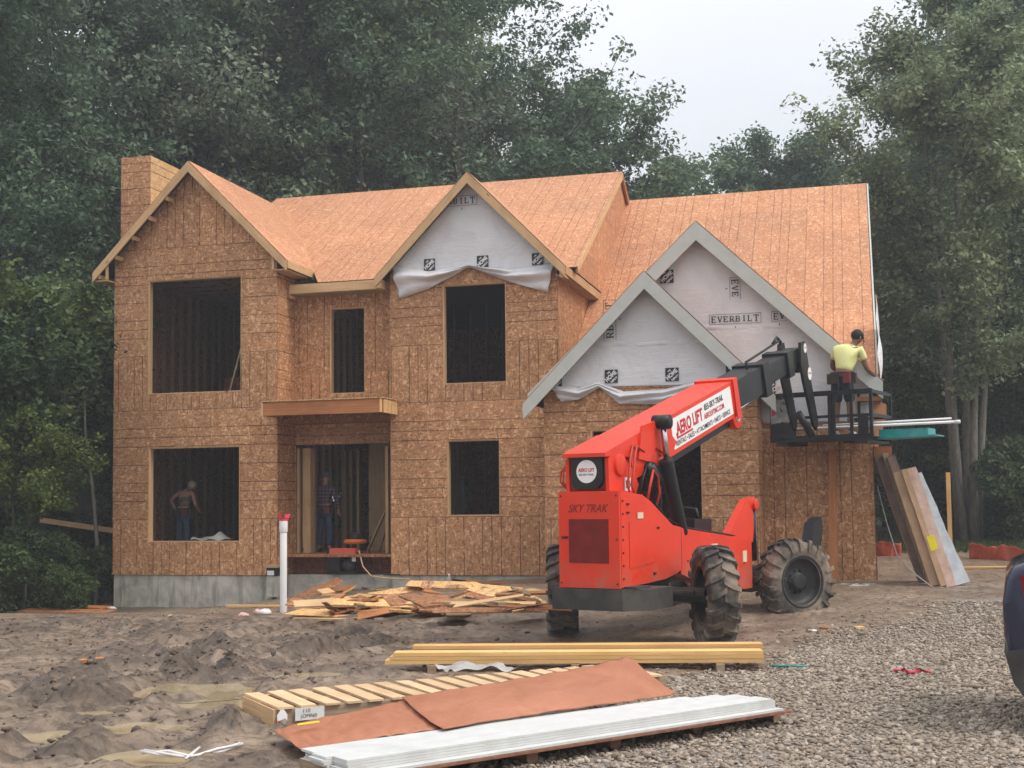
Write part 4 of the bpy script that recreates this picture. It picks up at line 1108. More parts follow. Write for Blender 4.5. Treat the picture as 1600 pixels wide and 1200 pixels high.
def tree(kind, u, d, s=1.0, rot=0.0, label=None, group=None, cat='tree', name=None, sz=None):
    x, y = plan(u, d)
    o = empty(name or {'under': 'understory_tree', 'thicket': 'understory_tree', 'shrub': 'shrub'}.get(kind, 'tree'), (x, y, ghz(x, y)), rot)
    if label: tag(o, label, cat, group)
    else: tag(o, *WOOD)
    o.scale = (s, s, sz or s)
    for nm, me in (('trunk', PROTO[kind][0]), ('crown', PROTO[kind][1])):
        c = bpy.data.objects.new(nm, me); COL.objects.link(c); c.parent = o
    return o
# the trees one can tell apart
tree('maple', 1512, 38, .95, .9, 'pale-barked tree with several trunks fanning out behind the leaning bundles')
tree('broad', 712, 49, 1.12, 2.0, 'huge dense tree towering over the middle gable against the sky')
tree('wide', 420, 46, 1.1, 2.2, 'broad grey-green tree rising behind the main roof left of centre')
tree('dome', 1245, 66, 1.30, 1.0, 'round-topped dark tree above the right-hand roof ridge')
tree('spire', 1075, 64, 1.12, .3, 'pointed tree beside the sky gap right of the huge tree')
tree('wide', 130, 44, 1.1, 4.0, 'spreading tree with low dark limbs behind the chimney')
tree('under', 52, 30.5, .92, .5, 'small tree with bright yellow-green leaves left of the house', cat='tree')
tree('shrub', 1590, 39, 1.25, .3, 'light green leafy bush beside the orange silt fence', cat='bush')
tree('pale', 1660, 46, 1.2, 2.6, 'tall leafy tree at the far right edge of the picture')
# the wood
for (k, u, d, s, r_) in (('loose', -60, 34, .85, 1.0), ('broad', 10, 44, 1.05, 2.0), ('loose', 300, 47, 1.0, .6), ('pale', 380, 56, 1.3, 5), ('broad', 560, 60, 1.15, 3.3), ('loose', 570, 45, .98, 1.5),
                         ('wide', 560, 52, 1.15, 5.5), ('dome', 905, 56, 1.3, 2.1), ('wide', 610, 62, 1.2, 1.1), ('dome', 990, 58, 1.05, 2.4), ('dome', 1165, 72, 1.15, 4.0), ('pale', 1440, 62, .95, .5),
                         ('dome', 1390, 56, .95, 3.1), ('wide', 1560, 52, .95, 2.4), ('broad', 1640, 58, 1.05, .9), ('broad', 1680, 46, 1.0, 4.4), ('wide', -120, 40, 1.0, 1.9),
                         ('dome', 700, 66, 1.3, 2.8), ('dome', 1080, 78, 1.15, 5.2), ('dome', 1300, 80, 1.1, 1.3), ('dome', 480, 68, 1.4, 4.3), ('dome', 1000, 70, 1.0, 0.2), ('dome', 1440, 70, 1.25, 2.2), ('dome', 1600, 70, 1.2, 3.2), ('dome', 880, 48, .8, 3.0), ('dome', 330, 48, 1.0, 1.2), ('dome', 120, 48, .95, 2.6), ('dome', 1530, 46, .8, 5.0), ('dome', 1400, 47, .75, 2.0)):
    tree(k, u, d, s, r_)
UG = ('dark young tree crowding the wood edge', 'tree', 'young trees along the wood edge')
for (u, d, s, r_) in ((20, 30, .75, 2), (70, 33, .8, 4), (-40, 27.5, .8, 1), (60, 35, .9, 3), (120, 37, .9, 5), (1440, 44, .9, 1), (1520, 43, .8, 2.5), (1590, 46, 1.0, .7), (1400, 41, .8, 3.7), (1640, 40, .8, 4.4), (-20, 36, 1.0, 5.2), (120, 42, 1.1, .9), (40, 27, .5, 2.9)):
    o = tree('under', u, d, s, r_, *([UG[0]]), group=UG[2])
for (u, d, s, r_) in ((30, 28, .55, 0), (90, 29, .6, 2), (140, 29.5, .5, 4), (-10, 26, .6, 1), (60, 33, .9, 3), (160, 34, .8, 5), (110, 26.5, .35, 2.2), (1555, 40, .9, 1), (1530, 44, 1.0, 2), (1620, 37, .9, 3), (1460, 46, 1.1, 4)):
    tree('shrub', u, d, s, r_, 'low leafy undergrowth bush at the edge of the wood', 'undergrowth bushes', 'bush')
for i in range(26):
    tree('thicket', -120 + i * 74 + 30 * math.sin(i * 2.3), 56 + 9 * ((i * 7) % 5) / 4, 1.15 + .25 * ((i * 3) % 4) / 3, i * 1.1, 'dark thicket tree low down between the trunks of the wood', 'thicket trees deep in the wood')
# slender pale stems at the left
for i, (u, d, h, r_, lb) in enumerate(((150, 29.3, 6.5, .055, 'slender pale sapling trunk next to the left corner of the house'), (58, 32, 9, .09, 'leaning thin grey trunk deep in the left wood'), (98, 34, 9, .08, 'thin straight trunk in the dark left wood'))):
    x, y = plan(u, d); o = empty('sapling', (x, y, ghz(x, y)), 0, lb, 'tree')
    sg = -1 if i == 0 else 1; h *= .82
    mb = MB(); mb.tube([(0, 0, -.2), (.05, 0, h * .25), (sg * (.12 + .1 * i), .05, h * .5), (sg * .3, 0, h * .75), (sg * (.35 + .3 * i), 0, h)], [r_, r_ * .9, r_ * .75, r_ * .55, r_ * .3], 8)
    mb.build('trunk', M['bark_pale'], o, smooth=True)
    cc = np.array([(sg * (.4 + .3 * i) - .25 * (i == 0) + RNG.normal(0, .4), RNG.normal(0, .35), h * .97 + RNG.normal(0, .55)) for _ in range(26)])
    c = bpy.data.objects.new('crown', leaf_mesh('sapling_crown', cc, np.full(26, .5), 22, .09, M['leaf'], np.random.default_rng(40 + i))); COL.objects.link(c); c.parent = o
# grass tufts by the silt fence
def grass(name, pts, h, label):
    n = len(pts); a = RNG.uniform(0, 6.28, n); d = np.stack([np.cos(a), np.sin(a), np.zeros(n)], -1); hh = h * RNG.uniform(.5, 1.3, n)
    le = RNG.normal(0, .4, (n, 2)) * hh[:, None]
    top = pts + np.concatenate([le, hh[:, None]], 1)
    co = np.stack([pts - d * .012, pts + d * .012, top], 1).reshape(-1, 3); f = np.arange(n * 3).reshape(n, 3)
    me = bpy.data.meshes.new(name); me.from_pydata(co.tolist(), [], f.tolist()); me.materials.append(M['leaf_bright'])
    o = bpy.data.objects.new(name, me); COL.objects.link(o); return tag(o, label, 'grass', kind='stuff')
k = 16000; gp = []
for (u, d) in zip(RNG.uniform(1375, 1700, k), RNG.uniform(33, 48, k)):
    x, y = plan(u, d); gp.append((x, y, ghz(x, y)))
grass('grass', np.array(gp), .16, 'green grass strip in front of the wood')

# ================================================================== air
mb = MB(); mb.box((-75, -4, -2), (60, 130, 42)); hz = mb.build('haze', None if False else plain('haze_tmp', (1, 1, 1)))
hm = bpy.data.materials.new('haze'); hm.use_nodes = True; nt = hm.node_tree; nt.nodes.clear()
ho = nt.nodes.new('ShaderNodeOutputMaterial'); hv = nt.nodes.new('ShaderNodeVolumePrincipled')
hv.inputs['Color'].default_value = (.80, .90, 1.0, 1); hv.inputs['Density'].default_value = .0013; hv.inputs['Anisotropy'].default_value = .2
nt.links.new(hv.outputs[0], ho.inputs['Volume'])
hz.data.materials.clear(); hz.data.materials.append(hm); tag(hz, 'thin bluish haze hanging in the damp air', 'haze', kind='stuff')
# ================================================================== telehandler
TO = (-2.90, 17.74, .02)
TH = R(-18)
tele = empty('telehandler', TO, TH, 'bright red telescopic handler with its boom raised to a black work basket', 'telehandler')
def red_mat(name, col, dirt_top):
    m, nt, b = nodes(name)
    tc = N(nt, 'TexCoord').outputs['Object']
    n = noise(nt, tc, 2.0, 6, .6)
    c = ramp(nt, n.outputs[0], [(.3, tuple(x * .86 for x in col)), (.7, col)])
    sz = N(nt, 'SeparateXYZ'); nt.links.new(tc, sz.inputs[0])
    low = math_(nt, 'SUBTRACT', 1.0, math_(nt, 'MULTIPLY', math_(nt, 'SUBTRACT', sz.outputs[2], .5), 1.35))
    f = math_(nt, 'MULTIPLY', low, ramp(nt, noise(nt, tc, 5, 7, .7).outputs[0], [(.36, (.0,) * 3), (.66, (dirt_top,) * 3)]))
    f.node.use_clamp = True
    c = mixc(nt, f, c, (.30, .17, .12))
    scr = ramp(nt, noise(nt, mapping(nt, tc, (1.5, 7, 22)), 2.2, 5, .7, 1.0).outputs[0], [(.60, (0,) * 3), (.68, (.35,) * 3)])
    c = mixc(nt, scr, c, (.34, .09, .06))
    fade = ramp(nt, noise(nt, tc, .9, 4).outputs[0], [(.45, (0,) * 3), (.75, (.3,) * 3)])
    c = mixc(nt, fade, c, (.64, .07, .025))
    sp = ramp(nt, noise(nt, tc, 34, 4, .7).outputs[0], [(.66, (0,) * 3), (.72, (.5,) * 3)])
    c = mixc(nt, sp, c, tuple(x * .45 for x in col))
    nt.links.new(c, b.inputs['Base Color']); b.inputs['Roughness'].default_value = .45
    b.inputs['Coat Weight'].default_value = .14; b.inputs['Coat Roughness'].default_value = .25
    return m
M['red'] = red_mat('red_paint', (.74, .036, .008), 1.0)
M['red_dark'] = plain('red_dark', (.22, .016, .012), .6, var=.2)
M['steel_black'] = plain('steel_black', (.0085, .009, .0105), .42, var=.3, scale=4, dirt=(.05, .047, .042), dirt_amt=.3)
M['bumper'] = plain('bumper', (.035, .034, .033), .7, var=.5, scale=3, dirt=(.13, .115, .095), dirt_amt=.6)
M['tyre'] = plain('tyre', (.050, .045, .040), .85, var=.45, scale=5, dirt=(.24, .195, .15), dirt_amt=1.0)
for n_ in M['tyre'].node_tree.nodes:
    if n_.type == 'VALTORGB' and abs(n_.color_ramp.elements[0].position - .45) < .01: n_.color_ramp.elements[0].position = .40; n_.color_ramp.elements[1].position = .60
M['rim'] = plain('rim', (.020, .021, .022), .5, var=.3, scale=5, dirt=(.09, .08, .065), dirt_amt=.35)
M['paper_decal'] = plain('paper_decal', (.62, .56, .40), .5, var=.2, scale=30)
M['chrome'] = plain('chrome', (.55, .55, .55), .2, 1.0, var=.05)
M['hose_red'] = plain('hose_red', (.45, .04, .02), .5)
M['glass'] = plain('glass_grey', (.07, .08, .08), .15, var=.3)
def tb(mb, name, mat, parent=None, **kw): return mb.build(name, M[mat] if isinstance(mat, str) else mat, parent or tele, **kw)
def side(mb, prof, x0, x1):
    """profile of (y, z) pushed from x0 to x1"""
    mb.prism([(x0, y, z) for y, z in prof], (x1 - x0, 0, 0))
# engine body
mb = MB(); side(mb, [(-1.46, .79), (-1.46, 2.02), (-.86, 1.97), (-.62, 1.88), (.02, 1.56), (.30, 1.52), (.30, .95), (.16, .90), (-.2, .84), (-.75, .81)], -.45, .45)
body = tb(mb, 'engine_body', 'red', bevel=.018)
mb = MB(); mb.box((-.445, -1.50, .78), (.445, -1.462, 2.02)); door = tb(mb, 'rear_door', 'red', bevel=.012)
mb = MB(); mb.box((-.29, -1.512, 1.10), (.29, -1.502, 1.66)); grille = tb(mb, 'grille', 'red_dark', door)
for k in range(22):
    z = 1.115 + k * .0255
    mb = MB(); mb.box((-.285, -1.521, z), (.285, -1.513, z + .011)); mb.build('slat', M['red_dark'], grille)
mb = MB(); mb.box((-.40, -1.512, 1.41), (-.31, -1.501, 1.44)); tb(mb, 'latch', 'steel_black', door)
place_text('SKY TRAK', 'lettering', M['red_dark'], door, (.0, -1.500, 1.80), (1, 0, 0), (0, 0, 1), width=.60, height=.105, bold=.02, shear=.35, off=.004)
mb = MB(); mb.box((-.36, -.0, 0), (.36, .012, .5)) ; mb = MB()
side(mb, [(-1.25, 1.02), (-1.25, 1.62), (-.55, 1.62), (-.55, 1.08)], .452, .458); tb(mb, 'side_hatch', 'red')
for (y, z) in ((-1.28, 1.85), (-1.28, 1.74), (-.42, 1.53), (-.55, .93)):
    mb = MB(); mb.box((.452, y - .03, z - .012), (.468, y + .03, z + .012)); tb(mb, 'latch', 'steel_black')
# chassis rails to the front
mb = MB(); side(mb, [(.28, 1.515), (2.80, 1.28), (2.80, .54), (2.45, .54), (1.9, .78), (.6, .80), (.28, .88)], .20, .44); tb(mb, 'chassis_rail', 'red', bevel=.012)
mb = MB(); side(mb, [(.28, 1.515), (2.80, 1.28), (2.80, .54), (2.45, .54), (1.9, .78), (.6, .80), (.28, .88)], -.44, -.20); tb(mb, 'chassis_rail', 'red', bevel=.012)
mb = MB(); side(mb, [(.3, 1.0), (2.7, .95), (2.7, .7), (.3, .75)], -.2, .2); tb(mb, 'chassis_floor', 'steel_black')
for sx, x0 in ((1, .30),):
    mb = MB(); side(mb, [(1.98, 1.37), (2.70, 1.90), (3.02, 1.94), (3.12, 1.80), (3.00, 1.62), (2.90, 1.24)], x0, x0 + .12); tb(mb, 'front_ear', 'red', bevel=.02)
    mb = MB(); mb.lathe([(x0 - .05, .0), (x0 - .05, .085), (x0 + .17, .085), (x0 + .17, 0)], 18, 'x', (0, 2.98, 1.82)); tb(mb, 'ear_pin', 'red', smooth=True, bevel=.008)
    mb = MB(); mb.tube([(x0 + .06, 2.98, 1.76), (x0 + .06, 3.02, .95)], .075, 14); tb(mb, 'stabiliser_cylinder', 'steel_black', smooth=True)
# front arm beside the far wheel
mb = MB(); side(mb, [(4.25, .70), (4.62, 1.50), (4.95, 1.60), (5.02, 1.42), (4.75, .70)], .62, .80); tb(mb, 'stabiliser_leg', 'steel_black', bevel=.02)
# rear bumper / counterweight
mb = MB()
top = [(-.53, -1.55), (.50, -1.55), (.74, -1.20), (.74, -.60), (-.53, -.60)]
mb.prism([(x, y, .50) for x, y in top], (0, 0, .27)); tb(mb, 'counterweight', 'bumper', bevel=.02)
mb = MB(); mb.box((.30, -1.40, .772), (.62, -1.0, .80)); tb(mb, 'step_plate', 'bumper')
for k in range(7):          # bolts along the panel edges
    for (x, y, z) in ((.458, -1.42, .9 + k * .165), (.446, .5 + k * .33, 1.05 - k * .02)):
        mb = MB(); mb.lathe([(x - .004, 0), (x - .004, .014), (x + .008, .012), (x + .008, 0)], 8, 'x', (0, y, z)); tb(mb, 'bolt', 'steel_black')
for (x, z) in ((-.41, .84), (.41, .84), (-.41, 1.96), (.41, 1.96), (.41, 1.4)):
    mb = MB(); mb.lathe([(-1.498, 0), (-1.51, .014), (-1.51, 0)], 8, 'y', (x, 0, z)); tb(mb, 'bolt', 'steel_black')
mb = MB(); mb.box((.459, -1.02, 1.66), (.461, -.86, 1.74)); tb(mb, 'warning_decal', 'paper_decal')
mb = MB(); mb.box((.441, 1.30, 1.18), (.443, 1.52, 1.26)); tb(mb, 'warning_decal', 'paper_decal')
mb = MB(); mb.box((.441, 2.45, .95), (.443, 2.60, 1.12)); tb(mb, 'warning_decal', 'paper_decal')
mb = MB(); mb.tube([(.447, .29, 1.5), (.447, .29, .95)], .006, 5); tb(mb, 'panel_gap', 'steel_black')
mb = MB(); mb.tube([(.30, -.2, 1.86), (.33, .1, 1.64), (.40, .4, 1.53), (.43, 1.0, 1.46), (.44, 1.6, 1.41), (.40, 2.4, 1.34), (.34, 2.9, 1.6)], .014, 6); tb(mb, 'hose', 'steel_black', smooth=True)
for k in range(3):
    mb = MB(); mb.tube([(.36 - .03 * k, -.75, 1.93), (.38 - .03 * k, -.68 + .03 * k, 2.2), (.32, -.45, 2.38), (.30 - .03 * k, -.3, 2.1 + .05 * k), (.28, -.2, 1.85)], .012, 6); tb(mb, 'hose', 'steel_black', smooth=True)
# rear mast (boom pivot)
for x0 in (-.37, .22):
    mb = MB(); side(mb, [(-1.42, 2.02), (-1.44, 2.44), (-1.15, 2.56), (-.75, 2.30), (-.45, 1.90), (-.7, 1.86)], x0, x0 + .05); tb(mb, 'mast_plate', 'red', bevel=.01)
mb = MB(); mb.box((-.315, -1.40, 2.03), (.215, -1.2, 2.45)); tb(mb, 'mast_plate', 'red_dark')
mb = MB(); mb.prism([(-.23, -1.46, 2.06), (.13, -1.46, 2.06), (.19, -1.46, 2.14), (.19, -1.46, 2.46), (-.26, -1.46, 2.46), (-.26, -1.46, 2.12)], (0, .05, 0)); pnl = tb(mb, 'rear_cover', 'steel_black', bevel=.01)
mb = MB(); mb.prism([(-.04 + .15 * math.cos(a), -1.462, 2.275 + .15 * math.sin(a)) for a in [k * math.pi / 16 for k in range(32)]], (0, -.004, 0)); stk = tb(mb, 'round_sticker', 'white', pnl)
place_text('AERO LIFT', 'lettering', M['red_ink'], stk, (-.04, -1.466, 2.295), (1, 0, 0), (0, 0, 1), width=.24, height=.05, bold=.03, off=.003)
place_text('855-SKY-TRAK', 'lettering', M['ink'], stk, (-.04, -1.466, 2.235), (1, 0, 0), (0, 0, 1), width=.22, height=.026, bold=.02, off=.003)
mb = MB(); mb.lathe([(.20, 0), (.20, .14), (.31, .14), (.31, 0)], 24, 'x', (0, -1.15, 2.36)); tb(mb, 'pivot_pin', 'red', smooth=True, bevel=.01)
mb = MB(); mb.box((.275, -1.02, 2.02), (.284, -.86, 2.2)); dc = tb(mb, 'number_decal', 'white')
place_text('598', 'lettering', M['ink'], dc, (.284, -.94, 2.11), (0, 1, 0), (0, 0, 1), width=.13, height=.1, bold=.03, off=.003)
# hoses
for k, (x, y) in enumerate(((.34, -.98), (.36, -.90), (.38, -.60), (.34, -.50))):
    mb = MB()
    if k < 2: mb.tube([(x, y, 1.97), (x + .02, y - .12, 2.10), (x, y - .02, 2.25), (x - .02, y + .05, 2.45), (x - .06, y + .2, 2.62), (x - .08, y + .45, 2.55)], .017, 7)
    else: mb.tube([(x, y, 1.85), (x + .05, y, 2.1), (x + .03, y + .15, 2.30), (x, y + .35, 2.22), (x - .02, y + .42, 2.0), (x - .05, y + .4, 1.85)], .015, 7)
    tb(mb, 'hose', 'hose_red', smooth=True)
for k in range(2):
    mb = MB(); x = -.42 - .04 * k
    mb.tube([(x + .06, -1.3, 2.02), (x - .05, -1.34, 2.15), (x - .06, -1.3, 2.28), (x + .04, -1.25, 2.42), (x + .08, -1.1, 2.5)], .014, 7); tb(mb, 'hose', 'hose_red', smooth=True)
# boom: three telescoping boxes rising along the machine
BA = math.atan(.297); bdir = Vector((0, math.cos(BA), math.sin(BA))); bup = Vector((0, -math.sin(BA), math.cos(BA)))
B0 = Vector((-.05, -1.52, 2.51))
def bsec(name, a, b, w, h, drop, mat, bev=.025):
    mb = MB(); c = []
    for L in (a, b):
        o = B0 + bdir * L - bup * drop
        c += [o + Vector((-w / 2, 0, 0)), o + Vector((w / 2, 0, 0)), o + Vector((w / 2, 0, 0)) - bup * h, o + Vector((-w / 2, 0, 0)) - bup * h]
    mb.hexa(c); return tb(mb, name, mat, bevel=bev)
boom = bsec('boom', .70, 4.44, .60, .56, 0, 'red')
mb = MB()   # tapering rear hood of the boom
prof = [(0, 0, .02), (.75, 0, -.0)]
c = [B0 + Vector((-.32, 0, 0)), B0 + Vector((.32, 0, 0)), B0 + Vector((.32, 0, -.05)), B0 + Vector((-.32, 0, -.05))]
e = B0 + bdir * .95
c += [e + Vector((-.31, 0, .01)), e + Vector((.31, 0, .01)), e + Vector((.31, 0, -.30)), e + Vector((-.31, 0, -.30))]
mb.hexa(c); tb(mb, 'boom_hood', 'red', bevel=.012)
mb = MB(); side(mb, [(-.62, 2.45), (-.50, 2.90), (.05, 3.02), (.55, 2.72), (.35, 2.50), (-.1, 2.62), (-.3, 2.42)], .252, .285); tb(mb, 'boom_bracket', 'red', bevel=.01)
bsec('boom_collar', 4.30, 4.46, .66, .64, -.03, 'red', .04)
mb = MB(); o_ = B0 + bdir * 4.36 - bup * .6; mb.lathe([(-.30, .0), (-.30, .17), (.30, .17), (.30, 0)], 22, 'x', (-.05, o_.y, o_.z)); tb(mb, 'boom_roller', 'red', smooth=True, bevel=.01)
mb = MB(); o_ = B0 + bdir * 4.36 - bup * .6; mb.lathe([(.255, .0), (.255, .07), (.262, .07), (.262, 0)], 16, 'x', (0, o_.y, o_.z)); tb(mb, 'roller_pin', 'white', smooth=True)
bsec('boom_underside', 1.0, 4.40, .42, .14, .555, 'steel_black')
bsec('boom_extension', 4.2, 6.05, .48, .44, .06, 'steel_black')
bsec('boom_collar', 5.72, 5.98, .56, .56, .02, 'steel_black', .04)
bsec('boom_extension', 5.9, 7.75, .38, .33, .12, 'steel_black')
bsec('boom_collar', 6.98, 7.22, .47, .45, .07, 'steel_black', .04)
mb = MB(); p = B0 + bdir * 5.4 - bup * .03 + Vector((.12, 0, 0)); q = B0 + bdir * 7.0 + bup * .05 + Vector((.12, 0, 0))
mb.tube([p, p + bup * .12, q + bup * .1, q + bup * .02], .022, 7); mb.tube([q - bdir * .35 + bup * .1, q - bdir * .12 + bup * .18, q + bdir * .05 + bup * .06], .025, 7); tb(mb, 'hose', 'steel_black', smooth=True)
mb = MB(); p = B0 + bdir * 4.4 - bup * .52 + Vector((.2, 0, 0)); mb.tube([p, p + bdir * 1.1], .03, 8); tb(mb, 'extension_rod', 'chrome', smooth=True)
# boom banner
eb = Vector((.252, 0, 0)); bc = B0 + bdir * 3.10 - bup * .285; bc.x = .252
mb = MB(); c4 = []
for (a, b) in ((-1.10, -.21), (1.10, -.21), (1.10, .225), (-1.10, .225)): c4.append(bc + bdir * a + bup * b)
mb.prism(c4, (.004, 0, 0)); ban = tb(mb, 'boom_banner', 'white')
def btx(s, a, b, w, h, mat, bold=.02): return place_text(s, 'lettering', M[mat], ban, bc + Vector((.005, 0, 0)) + bdir * a + bup * b, bdir, bup, width=w, height=h, bold=bold, off=.003)
btx('AERO', -.70, .055, .52, .20, 'red_ink', .035); btx('LIFT', -.20, .06, .36, .19, 'red_ink', .035)
mb = MB(); mb.prism([bc + Vector((.006, 0, 0)) + bdir * a + bup * b for a, b in ((-.97, -.085), (-.42, -.085), (-.42, -.055), (-.93, -.055), (-.90, .0), (-.98, .0))], (.002, 0, 0)); tb(mb, 'lettering', 'red_ink', ban)
btx('855-SKY-TRAK', .42, .13, .72, .095, 'ink', .02)
btx('AEROLIFTINC.COM', .40, .00, .76, .085, 'red_ink', .02)
btx('RENTALS \u2022 SALES \u2022 ATTACHMENTS \u2022 PARTS \u2022 SERVICE', -.02, -.14, 2.0, .075, 'ink', .01)
# lift cylinders and the grab frame beside the boom
mb = MB(); mb.tube([(.36, -.02, 2.95), (.36, .07, 2.42)], .042, 12); tb(mb, 'lift_rod', 'chrome', smooth=True)
mb = MB(); mb.tube([(.36, .04, 2.45), (.36, .48, 1.42)], .10, 14); tb(mb, 'lift_cylinder', 'steel_black', smooth=True, bevel=.01)
mb = MB(); mb.lathe([(.22, 0), (.22, .10), (.46, .10), (.46, 0)], 18, 'x', (0, -.02, 2.97)); tb(mb, 'cylinder_eye', 'steel_black', smooth=True)
mb = MB(); mb.tube([(.30, -.38, 2.35), (.30, -.10, 2.15)], .09, 12); mb.tube([(.2, -.3, 2.3), (.34, -.3, 2.3)], .12, 14); tb(mb, 'compensating_cylinder', 'steel_black', smooth=True)
mb = MB(); mb.tube([(.22, .62, 1.5), (.22, .45, 2.25), (.22, .36, 2.5), (.22, .22, 2.58), (.22, .05, 2.52)], .05, 10); tb(mb, 'guard_tube', 'red', smooth=True)
# operator cab on the far side
mb = MB(); mb.box((-1.05, .25, .95), (-.48, 1.65, 1.5)); cab = tb(mb, 'cab', 'steel_black', bevel=.03)
for (x, y) in ((-1.03, .3), (-.52, .3), (-1.03, 1.6), (-.52, 1.6)):
    mb = MB(); mb.tube([(x, y, 1.5), (x, y, 2.45)], .03, 8); tb(mb, 'cab_post', 'steel_black', cab)
mb = MB(); mb.box((-1.07, .25, 2.44), (-.48, 1.65, 2.50)); tb(mb, 'cab_roof', 'steel_black', cab, bevel=.01)
mb = MB(); mb.box((-.95, .55, 1.5), (-.6, .95, 1.62)); mb.box((-.95, .5, 1.62), (-.6, .62, 2.1)); tb(mb, 'cab_seat', 'black', cab, bevel=.03)
mb = MB(); mb.box((-.30, 1.35, 1.28), (.16, 1.95, 1.62)); tb(mb, 'valve_block', 'steel_black', bevel=.03)
mb = MB(); mb.tube([(-.2, 1.6, 1.6), (-.1, 1.62, 1.78), (.05, 1.64, 1.76), (.1, 1.65, 1.55)], .03, 8); tb(mb, 'hose', 'steel_black', smooth=True)
# axles
for y in (0, 3.32):
    mb = MB(); mb.tube([(-.95, y, .62), (.95, y, .62)], .10, 14); mb.box((-.3, y - .2, .45), (.3, y + .2, .85)); mb.tube([(-.85, y - .18, .66), (.85, y - .18, .66)], .035, 8); tb(mb, 'axle', 'bumper')
# wheels
def wheel(x, y, steer, out):
    w = empty('wheel', (x, y, .62)); w.parent = tele; w.rotation_euler = (0, 0, steer)
    s = out
    mb = MB()
    pr = [(-.17, .36), (-.19, .43), (-.20, .52), (-.185, .585), (-.15, .615), (0, .628), (.15, .615), (.185, .585), (.20, .52), (.19, .43), (.17, .36)]
    mb.lathe(pr, 44, 'x')
    ty = mb.build('tyre', M['tyre'], w, smooth=True)
    mb = MB(); n = 19
    for k in range(n):
        for sd in (-1, 1):
            a0 = 2 * math.pi * (k + (.5 if sd > 0 else 0)) / n
            def P(xx, da, r): an = a0 + da; return Vector((xx, r * math.cos(an), r * math.sin(an)))
            da = .21
            ringa = [(0 - sd * .015, 0.0), (sd * .10, .10), (sd * .19, .145), (sd * .225, .15)]
            rr = [(.622, .672), (.615, .668), (.585, .655), (.49, .60)]
            for i in range(3):
                (xa, ta), (xb, tb_) = ringa[i], ringa[i + 1]; wd = .052
                mb.hexa([P(xa, ta - wd, rr[i][0] - .02), P(xa, ta - wd, rr[i][1]), P(xa, ta + wd, rr[i][1]), P(xa, ta + wd, rr[i][0] - .02),
                         P(xb, tb_ - wd, rr[i + 1][0] - .02), P(xb, tb_ - wd, rr[i + 1][1]), P(xb, tb_ + wd, rr[i + 1][1]), P(xb, tb_ + wd, rr[i + 1][0] - .02)])
    mb.build('tread', M['tyre'], ty)
    mb = MB(); mb.lathe([(s * .185, .415), (s * .20, .395), (s * .185, .375), (s * .10, .365), (s * .07, .33), (s * .05, .30), (s * .045, .20), (s * .06, .14), (s * .12, .13), (s * .13, .10), (s * .13, 0)], 40, 'x')
    mb.lathe([(-s * .18, .41), (-s * .185, .375), (-s * .06, .35), (-s * .02, .2), (-s * .02, 0)], 30, 'x')
    rim = mb.build('rim', M['rim'], w, smooth=True)
    for k in range(10):
        a = 2 * math.pi * k / 10; mb = MB(); mb.lathe([(s * .05, .0), (s * .05, .018), (s * .085, .016), (s * .085, 0)], 6, 'x', (0, .17 * math.cos(a), .17 * math.sin(a))); mb.build('bolt', M['rim'], rim)
    return w
wheel(1.05, 0, R(38), 1); wheel(-1.30, 0, R(30), -1); wheel(.90, 3.40, R(-30), 1); wheel(-.95, 3.32, R(-30), -1)
# gooseneck, carriage and basket
hx = .02; hp = B0 + bdir * 7.68 - bup * .1
for x0 in (-.22, .17):
    mb = MB(); side(mb, [(hp.y - .12, hp.z - .30), (hp.y - .10, hp.z + .06), (hp.y + .12, hp.z + .11), (hp.y + .36, hp.z - .55), (hp.y + .68, hp.z - 1.25), (hp.y + .62, hp.z - 1.46), (hp.y + .46, hp.z - 1.38), (hp.y + .02, hp.z - .62)], x0, x0 + .05); gn = tb(mb, 'gooseneck', 'steel_black', bevel=.01)
    if x0 > 0:
        for (yy_, zz_, r_) in ((hp.y + .10, hp.z - .02, .085), (hp.y + .30, hp.z - .46, .115)):
            mb = MB(); mb.prism([(x0 + .051, yy_ + r_ * .8 * math.cos(a), zz_ + r_ * math.sin(a)) for a in [k * math.pi / 14 for k in range(28)]], (.004, 0, 0)); st_ = tb(mb, 'round_sticker', 'white', gn)
            place_text('AERO LIFT', 'lettering', M['red_ink'], st_, (x0 + .056, yy_, zz_ + .01), (0, 1, 0), (0, 0, 1), width=r_ * 1.3, height=r_ * .3, bold=.02, off=.003)
mb = MB(); side(mb, [(hp.y - .06, hp.z - .3), (hp.y + .06, hp.z - .2), (hp.y + .16, hp.z - .45), (hp.y + .04, hp.z - .45)], -.165, .168); tb(mb, 'gooseneck_web', 'steel_black')
mb = MB(); mb.tube([(hx, hp.y + .2, hp.z - 1.15), (hx + .18, hp.y + .42, hp.z - 1.58)], .065, 10); tb(mb, 'tilt_cylinder', 'steel_black', smooth=True)
CY0, CZ0 = 6.50, 3.00      # carriage plane and basket floor
bx0, bx1 = -.68, 1.23
mb = MB(); mb.box((bx0, CY0, CZ0 - .06), (bx1, CY0 + .06, CZ0 + .05)); mb.box((bx0, CY0 + 1.12, CZ0 - .06), (bx1, CY0 + 1.18, CZ0 + .04)); bfr = tb(mb, 'basket_beam', 'steel_black')
mb = MB(); mb.box((bx0 + .01, CY0 + .062, CZ0 - .03), (bx1 - .01, CY0 + 1.118, CZ0 + .0)); tb(mb, 'basket_floor', 'steel_black')
